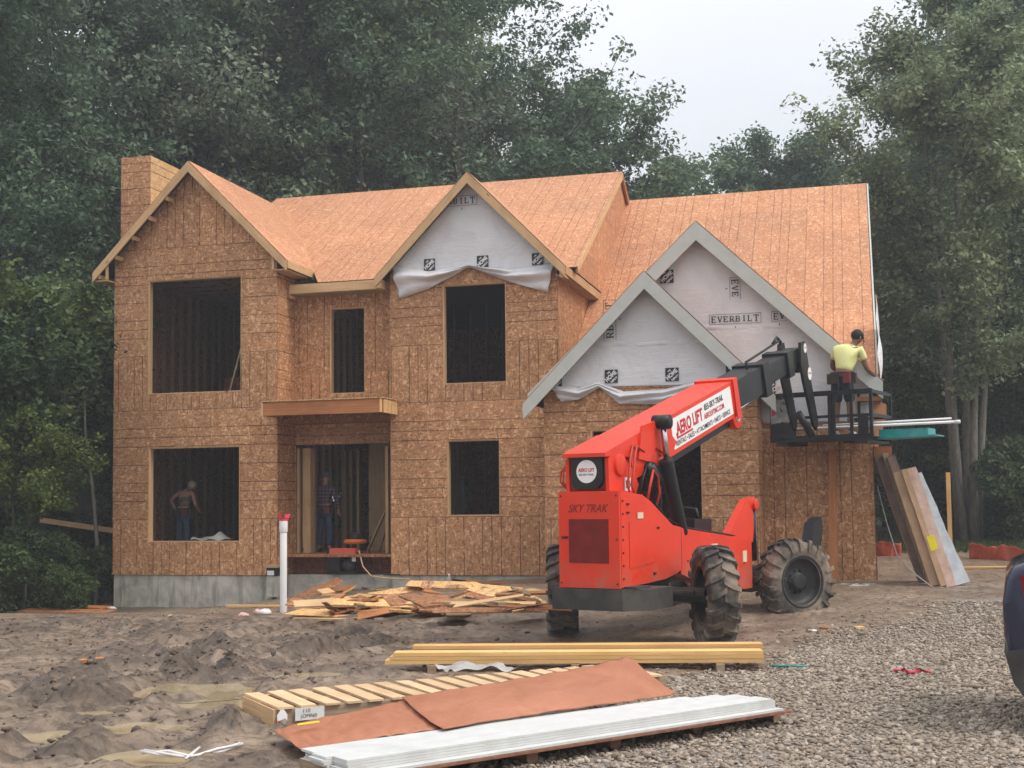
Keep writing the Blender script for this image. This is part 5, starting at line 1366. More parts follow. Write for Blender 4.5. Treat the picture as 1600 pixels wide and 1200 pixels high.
for x in (-.52, .95):
    mb = MB(); mb.hexa([(x, CY0 - .12, CZ0 - .13), (x, CY0 - .12, CZ0 - .065), (x + .22, CY0 - .12, CZ0 - .065), (x + .22, CY0 - .12, CZ0 - .13), (x, CY0 + 1.15, CZ0 - .10), (x, CY0 + 1.15, CZ0 - .065), (x + .22, CY0 + 1.15, CZ0 - .065), (x + .22, CY0 + 1.15, CZ0 - .10)]); tb(mb, 'fork', 'steel_black')
for (nm, z, t) in (('top_rail', 3.80, .09), ('mid_rail', 3.38, .05)):
    for y in (CY0, CY0 + 1.13):
        mb = MB(); tt = t if y == CY0 else .045; mb.box((bx0, y, z - tt / 2 - (.0 if y == CY0 else -.12 if nm == 'top_rail' else 0)), (bx1, y + .045, z + tt / 2 + (.0 if y == CY0 else .12 if nm == 'top_rail' else 0) - (.0 if y == CY0 else .07 if nm == 'top_rail' else 0))); tb(mb, nm, 'steel_black')
    for x in (bx0, bx1 - .045):
        mb = MB(); mb.box((x, CY0 + .047, z - .03), (x + .04, CY0 + 1.128, z + .03)); tb(mb, nm, 'steel_black')
for (x, w) in ((bx0, .05), (-.47, .04), (.42, .07), (.50, .05), (.82, .055), (bx1 - .06, .06)):
    mb = MB(); mb.box((x, CY0 - .002, CZ0 + .05), (x + w, CY0 + .042, 3.76)); tb(mb, 'rail_post', 'steel_black')
for (x, w) in ((bx0, .045), (.0, .04), (.6, .04), (bx1 - .045, .045)):
    mb = MB(); mb.box((x, CY0 + 1.132, CZ0 + .05), (x + w, CY0 + 1.17, 3.85)); tb(mb, 'rail_post', 'steel_black')
mb = MB(); mb.box((bx1 - .26, CY0 - .012, CZ0 + .05), (bx1 - .07, CY0 - .004, 3.36)); tb(mb, 'side_plate', 'steel_black')
mb = MB(); mb.box((bx0 + .02, CY0 - .012, CZ0 + .0), (bx0 + .50, CY0 - .004, CZ0 + .28)); tb(mb, 'side_plate', 'steel_black')
M['ptarp'] = plain('grey_plastic', (.30, .305, .30), .35, var=.5, scale=9)
mb = MB(); mb.grid(lambda a, b: (bx0 + .03 + .46 * a, CY0 - .02 - .02 * math.sin(6 * a + 4 * b), CZ0 + .28 + .42 * b + .03 * math.sin(3 * a)), 10, 8); doc = tb(mb, 'plastic_pouch', 'ptarp', smooth=True)
mb = MB(); mb.prism([(bx0 + .06, CY0 - .047, CZ0 + .42), (bx0 + .13, CY0 - .047, CZ0 + .47), (bx0 + .11, CY0 - .047, CZ0 + .55), (bx0 + .05, CY0 - .047, CZ0 + .52)], (0, -.003, 0)); tb(mb, 'pouch_mark', 'red_ink', doc)
mb = MB(); mb.tube([(bx0 + .28, CY0 - .01, 3.86), (bx0 + .24, CY0 - .03, 3.78), (bx0 + .33, CY0 - .03, 3.70), (bx0 + .27, CY0 - .03, 3.66), (bx0 + .36, CY0 - .03, 3.62)], .012, 6); tb(mb, 'chain', 'bumper')
tmat = Matrix.Translation(TO) @ Matrix.Rotation(TH, 4, 'Z')
def tw(x, y, z): return tmat @ Vector((x, y, z))
# ================================================================== loose things on the site
def thing1(mb, name, mat, label, cat, group=None, **kw):
    """a thing that is one mesh; its origin is moved to its own base"""
    mats = [M[k] for k in mat] if isinstance(mat, (list, tuple)) else M[mat]
    xs = [v[0] for v in mb.v]; ys = [v[1] for v in mb.v]; zs = [v[2] for v in mb.v]
    c = Vector(((min(xs) + max(xs)) / 2, (min(ys) + max(ys)) / 2, min(zs)))
    mb.v = [tuple(Vector(v) - c) for v in mb.v]
    o = mb.build(name, mats, **kw); o.location = c
    return tag(o, label, cat, group)
M['pvc'] = plain('pvc', (.74, .74, .73), .35, var=.05, scale=3, dirt=(.45, .43, .40), dirt_amt=.2)
M['pink_tape'] = plain('pink_tape', (.60, .05, .085), .6)
M['kraft'] = None
def kraft():
    m, nt, b = nodes('kraft_sheet')
    tc = N(nt, 'TexCoord').outputs['Object']
    n = noise(nt, tc, 1.2, 5, .6, .8); n2 = noise(nt, tc, 8, 5, .6)
    c = ramp(nt, n.outputs[0], [(.3, (.33, .125, .065)), (.7, (.43, .175, .095))])
    c = mixc(nt, ramp(nt, n2.outputs[0], [(.55, (0,) * 3), (.75, (.4,) * 3)]), c, (.26, .10, .055))
    nt.links.new(c, b.inputs['Base Color']); b.inputs['Roughness'].default_value = .5; bump(nt, b, mixc(nt, .4, n.outputs[0], n2.outputs[0]), .6, .06)
    return m
M['kraft'] = kraft()
M['paper'] = plain('paper', (.62, .62, .60), .7)
M['yellow'] = plain('yellow', (.78, .66, .03), .5)
M['teal'] = plain('teal', (.015, .27, .26), .4, var=.2, dirt=(.25, .42, .40), dirt_amt=.4)
M['orange'] = plain('orange', (.50, .11, .02), .6)
M['orange_net'] = plain('orange_net', (.40, .085, .045), .7, var=.4, scale=14, dirt=(.24, .12, .08))
M['plastic_film'] = plain('plastic_film', (.36, .345, .32), .3, var=.15)
M['cardboard'] = plain('cardboard', (.42, .27, .16), .75, var=.2, scale=5, dirt=(.26, .18, .12))
M['card_pink'] = plain('card_pink', (.48, .32, .25), .6, var=.2, scale=7, dirt=(.60, .52, .46))
M['brown_wrap'] = plain('brown_wrap', (.14, .085, .065), .45, var=.35, scale=5, dirt=(.28, .20, .17))
M['silver_film'] = plain('silver_film', (.36, .39, .41), .28, var=.3, scale=5)
M['ply_edge'] = plain('ply_edge', (.22, .10, .06), .7, var=.4, scale=14)
M['log_end'] = plain('log_end', (.24, .15, .09), .85, var=.3, scale=12)

# drain pipe with a strip of pink tape
p = on_ground(443, 957); hp_ = onY(443, 812, p.y).z - p.z
pipe = empty('drain_pipe', p, 0, 'upright white plastic pipe with pink tape tied round its top', 'pipe')
mb = MB(); mb.tube([(0, 0, -.4), (0, 0, hp_ - .02)], .062, 24); mb.tube([(0, 0, hp_ - .22), (0, 0, hp_ - .01)], .074, 24); mb.build('pipe_body', M['pvc'], pipe, smooth=True, bevel=.004)
mb = MB(); mb.tube([(0, 0, hp_ - .02), (0, 0, hp_ + .02)], .078, 18)
for k in range(5):
    a = k * 1.3; mb.poly([(.05 * math.cos(a), .05 * math.sin(a), hp_ + .03), (.10 * math.cos(a), .10 * math.sin(a), hp_ + .02), (.13 * math.cos(a + .3), .13 * math.sin(a + .3), hp_ + .10), (.06 * math.cos(a + .4), .06 * math.sin(a + .4), hp_ + .10)])
mb.build('tape', M['pink_tape'], pipe)

# ---- scrap heap in front of the entry
rs = random.Random(77)
SG = 'wood offcuts in the scrap heap'
def heap(x, y):
    return .34 * math.exp(-(((x + 8.6) / 1.9) ** 2 + ((y - 22.6) / 1.1) ** 2)) + .16 * math.exp(-(((x + 6.7) / 1.0) ** 2 + ((y - 23.0) / .8) ** 2))
def rotpiece(c, L, W, T, yaw, pitch, roll, shape=0):
    m = Matrix.Translation(c) @ Matrix.Rotation(yaw, 4, 'Z') @ Matrix.Rotation(pitch, 4, 'Y') @ Matrix.Rotation(roll, 4, 'X')
    mb = MB(); a, b = L / 2, W / 2
    if shape == 0: P = [(-a, -b), (a, -b), (a, b), (-a, b)]
    elif shape == 1: P = [(-a, -b), (a, -b * .1), (a, b), (-a, b)]
    elif shape == 2: P = [(-a, -b), (a, -b), (a * .2, b), (-a, b * .6)]
    else: P = [(-a, -b * .4), (a * .4, -b), (a, -b * .2), (a * .6, b), (-a, b)]
    mb.prism([m @ Vector((x, y, 0)) for x, y in P], m.to_3x3() @ Vector((0, 0, T)), 0, [(x + rs.random() * 0, y) for x, y in P])
    return mb
nsc = 0
def scrap(u, v, L, W, yaw, mat, label=None, shape=0, pitch=0, roll=0, T=.012, lift=0, g=SG):
    p = on_ground(u, v)
    for _ in range(5):
        z = ghz(p.x, p.y) + heap(p.x, p.y) + lift; p = onZ(u, v, z)
    mb = rotpiece(p, L, W, T, yaw, pitch, roll, shape)
    return thing1(mb, 'wood_offcut', mat, label or 'splintered offcut lying in the scrap wood heap before the entry', 'wood', g if not label else g)
# dirt and small bits under the heap
big = [(520, 958, 1.5, .75, -.15, 'osb_scrap', 'pale triangular strand board offcut at the front left of the scrap heap', 2, .02, .08), (500, 925, 1.1, .7, .75, 'osb_dark', 'dark reddish strand board piece tilted behind the white pipe', 1, -.35, .2),
       (500, 914, 2.0, .35, .35, 'lumber_new', 'long pale board rising to the top left of the scrap heap', 0, -.10, .3), (600, 928, 1.4, .24, .65, 'osb_scrap', 'pale board lying slantwise over the middle of the scrap heap', 0, -.12, .35),
       (640, 912, 1.0, .45, -.5, 'osb_scrap', 'pale strand board slab on top of the scrap heap', 1, .1, .3), (700, 915, 1.5, .5, .1, 'osb_scrap', 'broad yellowish offcut behind the centre of the scrap heap', 3, .02, .2),
       (800, 930, 1.6, .55, -.15, 'osb_pale', 'large pale yellow strand board scrap at the right end of the heap', 2, .1, .15), (640, 950, 1.5, .5, .2, 'osb_dark', 'reddish strand board offcut low in the heap centre', 3, .05, .1),
       (765, 955, 1.7, .4, .18, 'osb_dark', 'long reddish brown offcut at the front right of the heap', 1, .02, .15), (704, 928, .5, .18, 1.3, 'lumber_new', 'short pale block end standing out of the heap', 0, -.3, .3),
       (735, 943, 1.7, .12, .1, 'lumber', 'thin straight strip lying across the right of the heap', 0, 0, .2), (585, 942, 1.2, .4, .3, 'osb_scrap', 'light brown offcut in the left middle of the heap', 2, .05, .2),
       (715, 900, 2.3, .12, -.12, 'lumber_grey', 'grey weathered strip behind the heap below the foundation', 0, .05, .1), (830, 948, 1.2, .3, .0, 'lumber_red', 'reddish plank end at the right edge of the heap', 0, .05, .1)]
for (u, v, L, W, yaw, mt, lb, sh, pi_, ro) in big: scrap(u, v, L, W, yaw, mt, lb, sh, pi_, ro, lift=.05)
for k in range(120):
    u = rs.uniform(470, 825); v = rs.uniform(908, 962) - abs(u - 640) * .02
    L = rs.uniform(.22, 1.05); W = rs.choice([.09, .14, .2, .3, .42]) * rs.uniform(.7, 1.2)
    scrap(u, v, L, W, rs.gauss(.15, .75), rs.choice(['osb_scrap', 'osb_dark', 'lumber', 'osb_wall', 'lumber_grey', 'lumber_red', 'osb_wall', 'osb_dark', 'lumber_in', 'osb_dark']), None, rs.randint(0, 3), rs.gauss(0, .14), rs.gauss(.10, .22), rs.choice([.012, .012, .03, .038]), lift=rs.uniform(-.03, .1))
# boards scattered along the left foundation
LG = 'loose boards along the left foundation'
for (u, v, L, W, yaw, mt, lb) in ((330, 947, 2.2, .14, .10, 'lumber_new', 'long pale board lying before the left foundation wall'), (300, 941, .9, .16, .05, 'osb_scrap', 'short pale scrap just behind the long board'), (415, 950, 1.6, .08, -.02, 'lumber_new', 'thin pale strip running towards the white pipe'),
                                 (340, 930, 1.0, .2, .25, 'lumber_red', 'reddish board propped near the foundation left of the window'), (215, 945, 1.6, .3, .12, 'lumber_grey', 'dark wet board at the left end of the foundation'),
                                 (105, 958, 1.9, .5, .12, 'osb_dark', 'reddish panel lying at the edge of the dark wood'), (130, 951, 1.2, .4, -.1, 'lumber_red', 'small red-brown panel on top of the lying panel by the wood'), (410, 938, 1.0, .35, .4, 'osb_dark', 'brown offcut in front of the recessed foundation'),
                                 (276, 966, .28, .14, .3, 'lumber_new', 'small loose wood block on the mud left of the pipe'), (500, 971, .9, .10, .05, 'lumber', 'short stud offcut on the mud right of the pipe'), (142, 1036, .3, .12, .9, 'lumber_red', 'orange wood block stuck upright in the churned mud'),
                                 (1290, 986, .15, .10, -.5, 'lumber_red', 'reddish wood block on the edge of the gravel'), (1343, 985, .12, .1, .3, 'lumber_new', 'small yellow wood block on the gravel edge'), (1557, 889, 1.6, .14, .05, 'lumber_new', 'pale board on the ground before the orange fence'), (1400, 912, 2.4, .1, .02, 'lumber_grey', 'grey plank lying along the foot of the garage wall')):
    p = on_ground(u, v); thing1(rotpiece(p + Vector((0, 0, .02)), L, W, .035, yaw, rs.gauss(0, .02), .05), 'loose_board', mt, lb, 'board')
# litter
M['litter'] = plain('litter', (.66, .63, .62), .5)
M['litter_pink'] = plain('litter_pink', (.62, .36, .34), .5)
def crumple(c, sx, sy, sz, seed, nu=10, nv=8):
    rr = random.Random(seed); ph = [rr.uniform(0, 6) for _ in range(6)]; mb = MB()
    def fn(a, b):
        th = a * 2 * math.pi; fi = b * math.pi; r = 1 + .22 * math.sin(3 * th + ph[0] + 2 * fi) + .18 * math.sin(5 * th + ph[1]) * math.sin(3 * fi + ph[2])
        return (c[0] + sx * r * math.cos(th) * math.sin(fi), c[1] + sy * r * math.sin(th) * math.sin(fi), c[2] + sz * max(-.4, r * math.cos(fi)))
    mb.grid(fn, nu, nv); return mb
for i, (u, v, a, b, c, mt, lb) in enumerate(((380, 965, .10, .07, .05, 'litter_pink', 'pinkish crumpled litter on the mud left of the pipe'), (414, 961, .14, .08, .06, 'litter', 'white crumpled paper close to the pipe foot'), (402, 960, .06, .05, .05, 'litter_pink', 'tiny pink scrap beside the white paper'), (347, 940, .07, .06, .06, 'litter_pink', 'pink ball of litter by the left foundation'),
                                            (175, 953, .12, .06, .04, 'litter', 'white scrap at the left foundation corner'), (760, 932, .16, .06, .03, 'litter', 'pale film scrap on the right of the heap'), (600, 957, .07, .05, .05, 'litter', 'white bottle-shaped litter at the heap front'), (1270, 989, .07, .05, .02, 'litter', 'flat white disc on the edge of the gravel'))):
    p = on_ground(u, v); thing1(crumple((p.x, p.y, p.z + .03 + heap(p.x, p.y) * .7), a, b, c, i), 'paper_scrap', mt, lb, 'scrap', smooth=True)
p = onZ(685, 906, .40); b_ = empty('bottle', (p.x, 25.35, .22), 0, 'clear plastic bottle standing before the middle foundation', 'bottle')
mb = MB(); mb.lathe([(0, .05), (.18, .055), (.2, .03), (.23, .02)], 14, 'z'); mb.build('bottle_body', M['plastic_film'], b_, smooth=True)
mb = MB(); mb.lathe([(.23, .022), (.26, .022), (.26, 0)], 12, 'z'); mb.build('cap', M['white'], b_, smooth=True)
mb = MB()
q = [on_ground(u, v) for u, v in ((222, 1184), (260, 1186), (300, 1187), (340, 1180), (376, 1172))]
for j in range(3):
    mb.tube([pp + Vector((.0, .03 * math.sin(i * 2 + j * 2), .035 + .02 * math.sin(i * 1.7 + j))) for i, pp in enumerate(q)], .011, 6)
mb.tube([on_ground(290, 1192) + Vector((0, 0, .03)), on_ground(312, 1178) + Vector((0, 0, .05))], .01, 6)
thing1(mb, 'strapping', 'litter', 'white plastic strapping lying on the mud at the bottom left', 'strap', smooth=True)
for (pts, mt, lb, nm) in (([(1203, 1043), (1215, 1045), (1235, 1044), (1260, 1046)], 'teal', 'green string on the gravel by the lumber end', 'string'), ([(1398, 1052), (1412, 1050), (1422, 1056), (1438, 1051), (1452, 1054)], 'pink_tape', 'red ribbon lying on the gravel', 'ribbon')):
    mb = MB(); pp = [on_ground(*x) + Vector((0, 0, .03 + .008 * math.sin(i * 3))) for i, x in enumerate(pts)]
    mb.tube(pp, .02 if nm == 'ribbon' else .012, 6); thing1(mb, nm, mt, lb, nm, smooth=True)

# ---- lumber stack behind the pallet
LS = 'yellow boards in the long lumber stack'
A = onZ(605, 1050, .0); B = onZ(1197, 1047, .0); ax = (B - A).normalized(); ay = Vector((-ax.y, ax.x, 0)); LL = (B - A).length
for k, s_ in enumerate((.12, .5, .88)):
    c = A + ax * LL * s_ + ay * .25; mb = MB(); mb.beam(c - ay * .33 + Vector((0, 0, .03)), c + ay * .33 + Vector((0, 0, .03)), .09, .09); thing1(mb, 'timber_bearer', 'lumber_grey', 'grey timber bearer under the yellow lumber stack', 'timber', 'bearers under the lumber stack')
for row, (off, n, l0, l1, lab) in enumerate(((.07, 3, 0, LL, 'yellow board in the near row of the long lumber stack'), (.37, 4, .25, LL + .02, 'yellow board in the far row of the long lumber stack'))):
    for k in range(n):
        w = .235; j0 = rs.uniform(-.03, .03); c0 = A + ax * (l0 + j0 + (.05 * k if row == 0 else 0)) + ay * (off + .06 + rs.uniform(-.008, .008)); c1 = A + ax * (l1 + j0) + ay * (off + .06 + rs.uniform(-.008, .008))
        z = .08 + .044 * k + .024
        mb = MB(); mb.beam(c0 + Vector((0, 0, z)), c1 + Vector((0, 0, z)), w, .041); thing1(mb, 'lumber_board', 'lumber_new', lab, 'board', LS)

# ---- long pallet crate
zt = .185
FL = onZ(431, 1105, zt); BL = onZ(397.5, 1071, zt); F2 = onZ(715, 1074, zt); B2 = onZ(667, 1045, zt)
ex = ((F2 - FL).normalized() + (B2 - BL).normalized()).normalized(); ey = (BL - FL); wid = ey.length; ey = Vector((-ex.y, ex.x, 0)); PL = 4.0; ex = Vector((math.cos(R(43)), math.sin(R(43)), 0)); ey = Vector((-ex.y, ex.x, 0))
pal = empty('pallet', (FL.x, FL.y, 0), math.atan2(ex.y, ex.x), 'long wooden pallet with pale slats lying at the edge of the mud', 'pallet')
wid = .92
for k, y in enumerate((.02, wid / 2, wid - .02)):
    mb = MB(); mb.box((0, y - .02, .0), (PL, y + .02, zt - .022)); mb.build('stringer', M['pallet'] if k else M['lumber_grey'], pal, bevel=.003)
mb = MB(); mb.box((-.022, 0, .02), (-.001, wid, zt - .022)); mb.build('end_board', M['lumber'], pal)
nsl = 19; pitch = PL / nsl
for k in range(nsl):
    x = k * pitch + .005; mb = MB(); sk = rs.uniform(-.012, .012)
    mb.hexa([(x + sk, -.03, zt - .02), (x + sk, -.03, zt), (x + .14 + sk, -.03, zt), (x + .14 + sk, -.03, zt - .02), (x - sk, wid + .02, zt - .02), (x - sk, wid + .02, zt + rs.uniform(0, .012)), (x + .14 - sk, wid + .02, zt + rs.uniform(0, .01)), (x + .14 - sk, wid + .02, zt - .02)], uo=(rs.random() * 9, rs.random() * 9))
    mb.build('slat', M['pallet'], pal, bevel=.003)
for k in range(9):
    x = k * .48; mb = MB(); mb.box((x, .0, -.01), (x + .1, wid, .012)); mb.build('bottom_slat', M['lumber_grey'], pal)
mb = MB(); mb.box((.16, -.034, .06), (.42, -.0305, .165)); lb_ = mb.build('paper_label', M['paper'], pal)
place_text('110', 'lettering', M['ink'], lb_, (.26, -.034, .14), (1, 0, 0), (0, 0, 1), height=.034, off=.004, shear=.2); place_text('(OMNI)', 'lettering', M['ink'], lb_, (.28, -.034, .092), (1, 0, 0), (0, 0, 1), height=.042, off=.004, shear=.2)
mb = MB(); mb.prism([(.005, -.034, .01), (.085, -.034, .01), (.09, -.034, .12), (.06, -.034, .165), (.03, -.034, .165), (.0, -.034, .12)], (0, -.003, 0)); tg = mb.build('tag', M['white'], pal)
mb = MB(); mb.box((.006, -.042, .014), (.084, -.038, .075)); mb.build('tag_stripe', M['red_ink'], tg)
mb = MB(); c = onZ(745, 1040, zt + .02)
mb.grid(lambda a, b: (c.x + (a - .5) * .75 * ex.x - (b - .5) * .5 * ex.y, c.y + (a - .5) * .75 * ex.y + (b - .5) * .5 * ex.x, zt + .008 + .03 * math.sin(a * 14 + b * 5) * math.sin(b * 11 + 2 * a) + .02 * math.sin(a * 5)), 22, 12)
thing1(mb, 'plastic_film', 'plastic_film', 'crumpled clear film on the middle of the pallet', 'plastic', smooth=True)

# ---- terracotta wrapping sheets
def zcurve(pts):
    P = [onZ(u, v, z) for u, v, z in pts]
    def f(a):
        t = a * (len(P) - 1); i = min(int(t), len(P) - 2); q_ = t - i; p0 = P[max(i - 1, 0)]; p1 = P[i]; p2 = P[i + 1]; p3 = P[min(i + 2, len(P) - 1)]
        return .5 * ((2 * p1) + (p2 - p0) * q_ + (2 * p0 - 5 * p1 + 4 * p2 - p3) * q_ ** 2 + (3 * p1 - p0 - 3 * p2 + p3) * q_ ** 3)
    return f
def sheet(back, mid, front, lab, seed):
    fb, fm, ff = zcurve(back), zcurve(mid), zcurve(front); mb = MB()
    def fn(a, b):
        p = (fb(a) * (1 - b) ** 2 + fm(a) * 2 * b * (1 - b) + ff(a) * b * b)
        w_ = perlin(np.array([a * 9.0 + seed * 7]), np.array([b * 2.6]))[0]; w2 = perlin(np.array([a * 26.0 + b * 9]), np.array([b * 8.0 + seed]))[0]
        return p + Vector((0, 0, .028 * (abs(w_) - .2) + .005 * w2 + .008 * math.sin(7 * a + seed) * math.sin(4 * b + seed)))
    mb.grid(fn, 110, 34)
    return thing1(mb, 'wrapping_sheet', 'kraft', lab, 'sheet', smooth=True, solid=.004)
sheet([(427, 1143, .10), (470, 1129, .15), (540, 1112, .20), (610, 1098, .24), (680, 1086, .26)], [(450, 1155, .14), (500, 1145, .18), (560, 1130, .24), (640, 1118, .26), (700, 1105, .26)], [(474, 1172, .10), (530, 1164, .16), (600, 1152, .2), (660, 1143, .22), (730, 1130, .22)], 'flat left-hand terracotta wrapping sheet beside the white boards', 1)
sheet([(628, 1090, .27), (700, 1079, .30), (780, 1065, .33), (860, 1052, .36), (930, 1040, .38), (975, 1030, .40), (990, 1032, .39)], [(650, 1110, .30), (720, 1098, .34), (800, 1086, .36), (880, 1073, .40), (950, 1060, .42), (1000, 1055, .38), (1015, 1054, .34)], [(692, 1140, .24), (760, 1127, .24), (830, 1117, .24), (900, 1107, .24), (970, 1098, .24), (1020, 1090, .22), (1056, 1084, .18)], 'humped terracotta wrapping sheet with a raised peak behind the white boards', 2)
mb = MB(); c = onZ(482, 1131, .21); mb.beam(c - Vector((.07, .05, 0)), c + Vector((.07, .05, .012)), .04, .006); thing1(mb, 'sticker', 'yellow', 'yellow strip stuck on the left terracotta sheet', 'strip')

# ---- white primed boards on a plywood base over round timbers
zp = .125
P0 = onZ(580, 1212, zp); P1 = onZ(1238, 1110, zp); wx = (P1 - P0).normalized(); wy = Vector((-wx.y, wx.x, 0)); WL = (P1 - P0).length
def wb_(s, t, z): return P0 + wx * s + wy * t + Vector((0, 0, z - zp))
ply = MB(); ply.hexa([wb_(0, 0, zp - .018), wb_(0, 0, zp), wb_(0, .86, zp), wb_(0, .86, zp - .018), wb_(WL, 0, zp - .018), wb_(WL, 0, zp), wb_(WL - .05, .86, zp), wb_(WL - .05, .86, zp - .018)])
thing1(ply, 'base_panel', 'ply_edge', 'brown panel carrying the stack of white boards', 'panel')
for (u, v) in ((832, 1183), (962, 1160), (1090, 1137), (1214, 1119)):
    c = onZ(u, v, .055); mb = MB(); mb.tube([c + wy * .0, c + wy * .9], .053, 16); lg = thing1(mb, 'round_timber', 'log_end', 'round timber bearer under the white board stack, ' + {832: 'nearest to the bottom edge', 962: 'second from the left', 1090: 'third from the left', 1214: 'at the far right end'}[u], 'timber', 'round bearers under the white boards', smooth=False)
mb = MB(); c = onZ(500, 1192, .0); mb.beam(wb_(.02, .1, .05), wb_(.02, .95, .05), .09, .1); thing1(mb, 'timber_bearer', 'lumber_grey', 'grey bearer at the left end of the white board stack', 'timber')
WG = 'white primed boards in the front stack'
for k in range(4):      # lowest layer
    mb = MB(); e0 = rs.uniform(-.05, .02); mb.hexa([wb_(e0 + .02, .02 + k * .2, zp + .003), wb_(e0 + .02, .02 + k * .2, zp + .022), wb_(e0 + .02, .21 + k * .2, zp + .022), wb_(e0 + .02, .21 + k * .2, zp + .003), wb_(WL - .08, .02 + k * .2, zp + .003), wb_(WL - .08, .02 + k * .2, zp + .022), wb_(WL - .08, .21 + k * .2, zp + .022), wb_(WL - .08, .21 + k * .2, zp + .003)])
    thing1(mb, 'white_plank', 'white_board', 'white primed board in the wide bottom layer of the front stack', 'board', WG)
for lay in range(4):
    for k in range(3):
        z = zp + .024 + lay * .018; t0 = .10 + k * .192 + lay * .004; e0 = -.13 - .05 * (k == 1) + rs.uniform(-.02, .02); e1 = WL - .10 - .05 * k + rs.uniform(-.02, .02)
        if lay == 3 and k == 2: e1 -= .35
        mb = MB(); mb.hexa([wb_(e0, t0, z), wb_(e0, t0, z + .0165), wb_(e0, t0 + .195, z + .0165), wb_(e0, t0 + .195, z), wb_(e1, t0, z), wb_(e1, t0, z + .0165), wb_(e1, t0 + .195, z + .0165), wb_(e1, t0 + .195, z)])
        thing1(mb, 'white_plank', 'white_board', 'white primed board in the upper narrow pile of the front stack', 'board', WG)

# ---- bundles leaning at the right corner of the garage
def lean(name, u0, v0, u1, v1, w, t, mat, lab, cat, y0, y1, yaw=0.2, wob=0):
    """a long flat package from its foot pixel to its head pixel, at given depths"""
    a = onY(u0, v0, y0); b = onY(u1, v1, y1); d = (b - a).normalized(); s = Vector((math.cos(yaw), math.sin(yaw), 0)); s = (s - d * s.dot(d)).normalized(); n = d.cross(s)
    mb = MB(); k = 10
    def fn(ang, h):
        q = ang * 4; i = int(q) % 4; f = q - int(q)
        cs = [(-1, -1), (1, -1), (1, 1), (-1, 1), (-1, -1)]; x = cs[i][0] * (1 - f) + cs[i + 1][0] * f; y = cs[i][1] * (1 - f) + cs[i + 1][1] * f
        bul = 1 + wob * math.sin(9 * h + 3 * ang) + .16 * perlin(np.array([h * 7.0 + u0]), np.array([ang * 5.0]))[0]
        return a + (b - a) * h + s * (x * w / 2 * bul) + n * (y * t / 2 * bul)
    mb.grid(fn, 20, 30)
    for e, c in ((0, a), (1, b)):
        P = [c + s * (x * w / 2) + n * (y * t / 2) for x, y in ((-1, -1), (1, -1), (1, 1), (-1, 1))]
        mb.poly(P if e else P[::-1])
    return thing1(mb, name, mat, lab, cat)
lean('siding_package', 1443, 908, 1372, 712, .17, .14, 'brown_wrap', 'dark brown wrapped package nearest the garage corner', 'package', 24.6, 24.9, .1, .02)
lean('siding_package', 1466, 912, 1391, 714, .15, .14, 'brown_wrap', 'dark brown wrapped package with a pale torn edge, second from the wall', 'package', 24.4, 24.75, .1, .03)
lean('siding_package', 1452, 910, 1382, 709, .10, .10, 'lumber_grey', 'narrow grey-brown plank squeezed between the dark packages', 'plank', 24.5, 24.82, .1, .02)
lean('cardboard_package', 1474, 916, 1412, 734, .10, .09, 'cardboard', 'narrow cardboard strip package between the tan and pinkish ones', 'package', 24.0, 24.35, .1, .03)
lean('cardboard_package', 1461, 915, 1402, 738, .17, .11, 'cardboard', 'tan cardboard package leaning in front of the dark ones', 'package', 24.1, 24.4, .1, .02)
lean('cardboard_package', 1486, 917, 1423, 732, .17, .13, 'card_pink', 'pinkish striped package with a yellow label', 'package', 24.05, 24.4, .1, .02)
e_ = lean('foil_package', 1503, 913, 1428, 742, .26, .10, 'silver_film', 'silvery film-wrapped package leaning outermost on the right', 'package', 24.3, 24.7, .35, .06)
mb = MB(); c = onY(1457, 848, 24.0); d_ = (onY(1484, 917, 24.0) - onY(1421, 732, 24.0)).normalized(); mb.beam(c - d_ * .13, c + d_ * .13, .13, .004, up=(0, -1, .2)); thing1(mb, 'label_sticker', 'yellow', 'yellow label on the pinkish leaning package', 'label')
mb = MB(); a = onY(1302, 912, 24.62); b = onY(1301, 702, 24.80); mb.beam(a, b, .16, .04, up=(0, 1, 0)); thing1(mb, 'timber_post', 'lumber_red', 'orange-brown plank standing against the garage wall', 'plank', bevel=.004)
mb = MB(); x_, y_ = plan(1483, 33.5); z_ = ghz(x_, y_); zt_ = onY(1483, 738, y_).z; mb.box((x_ - .055, y_, z_ - .2), (x_ + .055, y_ + .045, zt_)); thing1(mb, 'stake', 'lumber_new', 'pale wooden stake standing before the many-trunked tree', 'stake')
mb = MB(); w_ = [onY(1371, 760, 24.85), onY(1385, 815, 24.6), onY(1402, 868, 24.3), onY(1430, 897, 24.0), onY(1456, 917, 23.7)]; mb.tube(w_, .010, 6); thing1(mb, 'cable', 'plastic_film', 'thin pale cable hanging from the garage corner to the ground', 'cable', smooth=True)
# silt fence
for (us, lab) in (([(1340, 33), (1360, 32.5), (1385, 32), (1405, 32)], 'orange plastic fencing seen between the house corner and the packages'), ([(1512, 31), (1535, 30.5), (1560, 30), (1585, 29.6), (1625, 29)], 'sagging orange plastic fencing at the far right')):
    mb = MB(); P = [Vector((*plan(u, d), 0)) for u, d in us]
    def fn(a, b):
        t = a * (len(P) - 1); i = min(int(t), len(P) - 2); f = t - i; p = P[i].lerp(P[i + 1], f)
        return (p.x + .02 * math.sin(20 * a), p.y + .05 * math.sin(9 * a + 3 * b) * b + .02 * math.sin(31 * a), ghz(p.x, p.y) - .02 + b * (.36 + .03 * math.sin(13 * a) + .02 * math.sin(37 * a)))
    mb.grid(fn, 50, 8); thing1(mb, 'plastic_fence', 'orange_net', lab, 'fence', smooth=True, solid=.006)

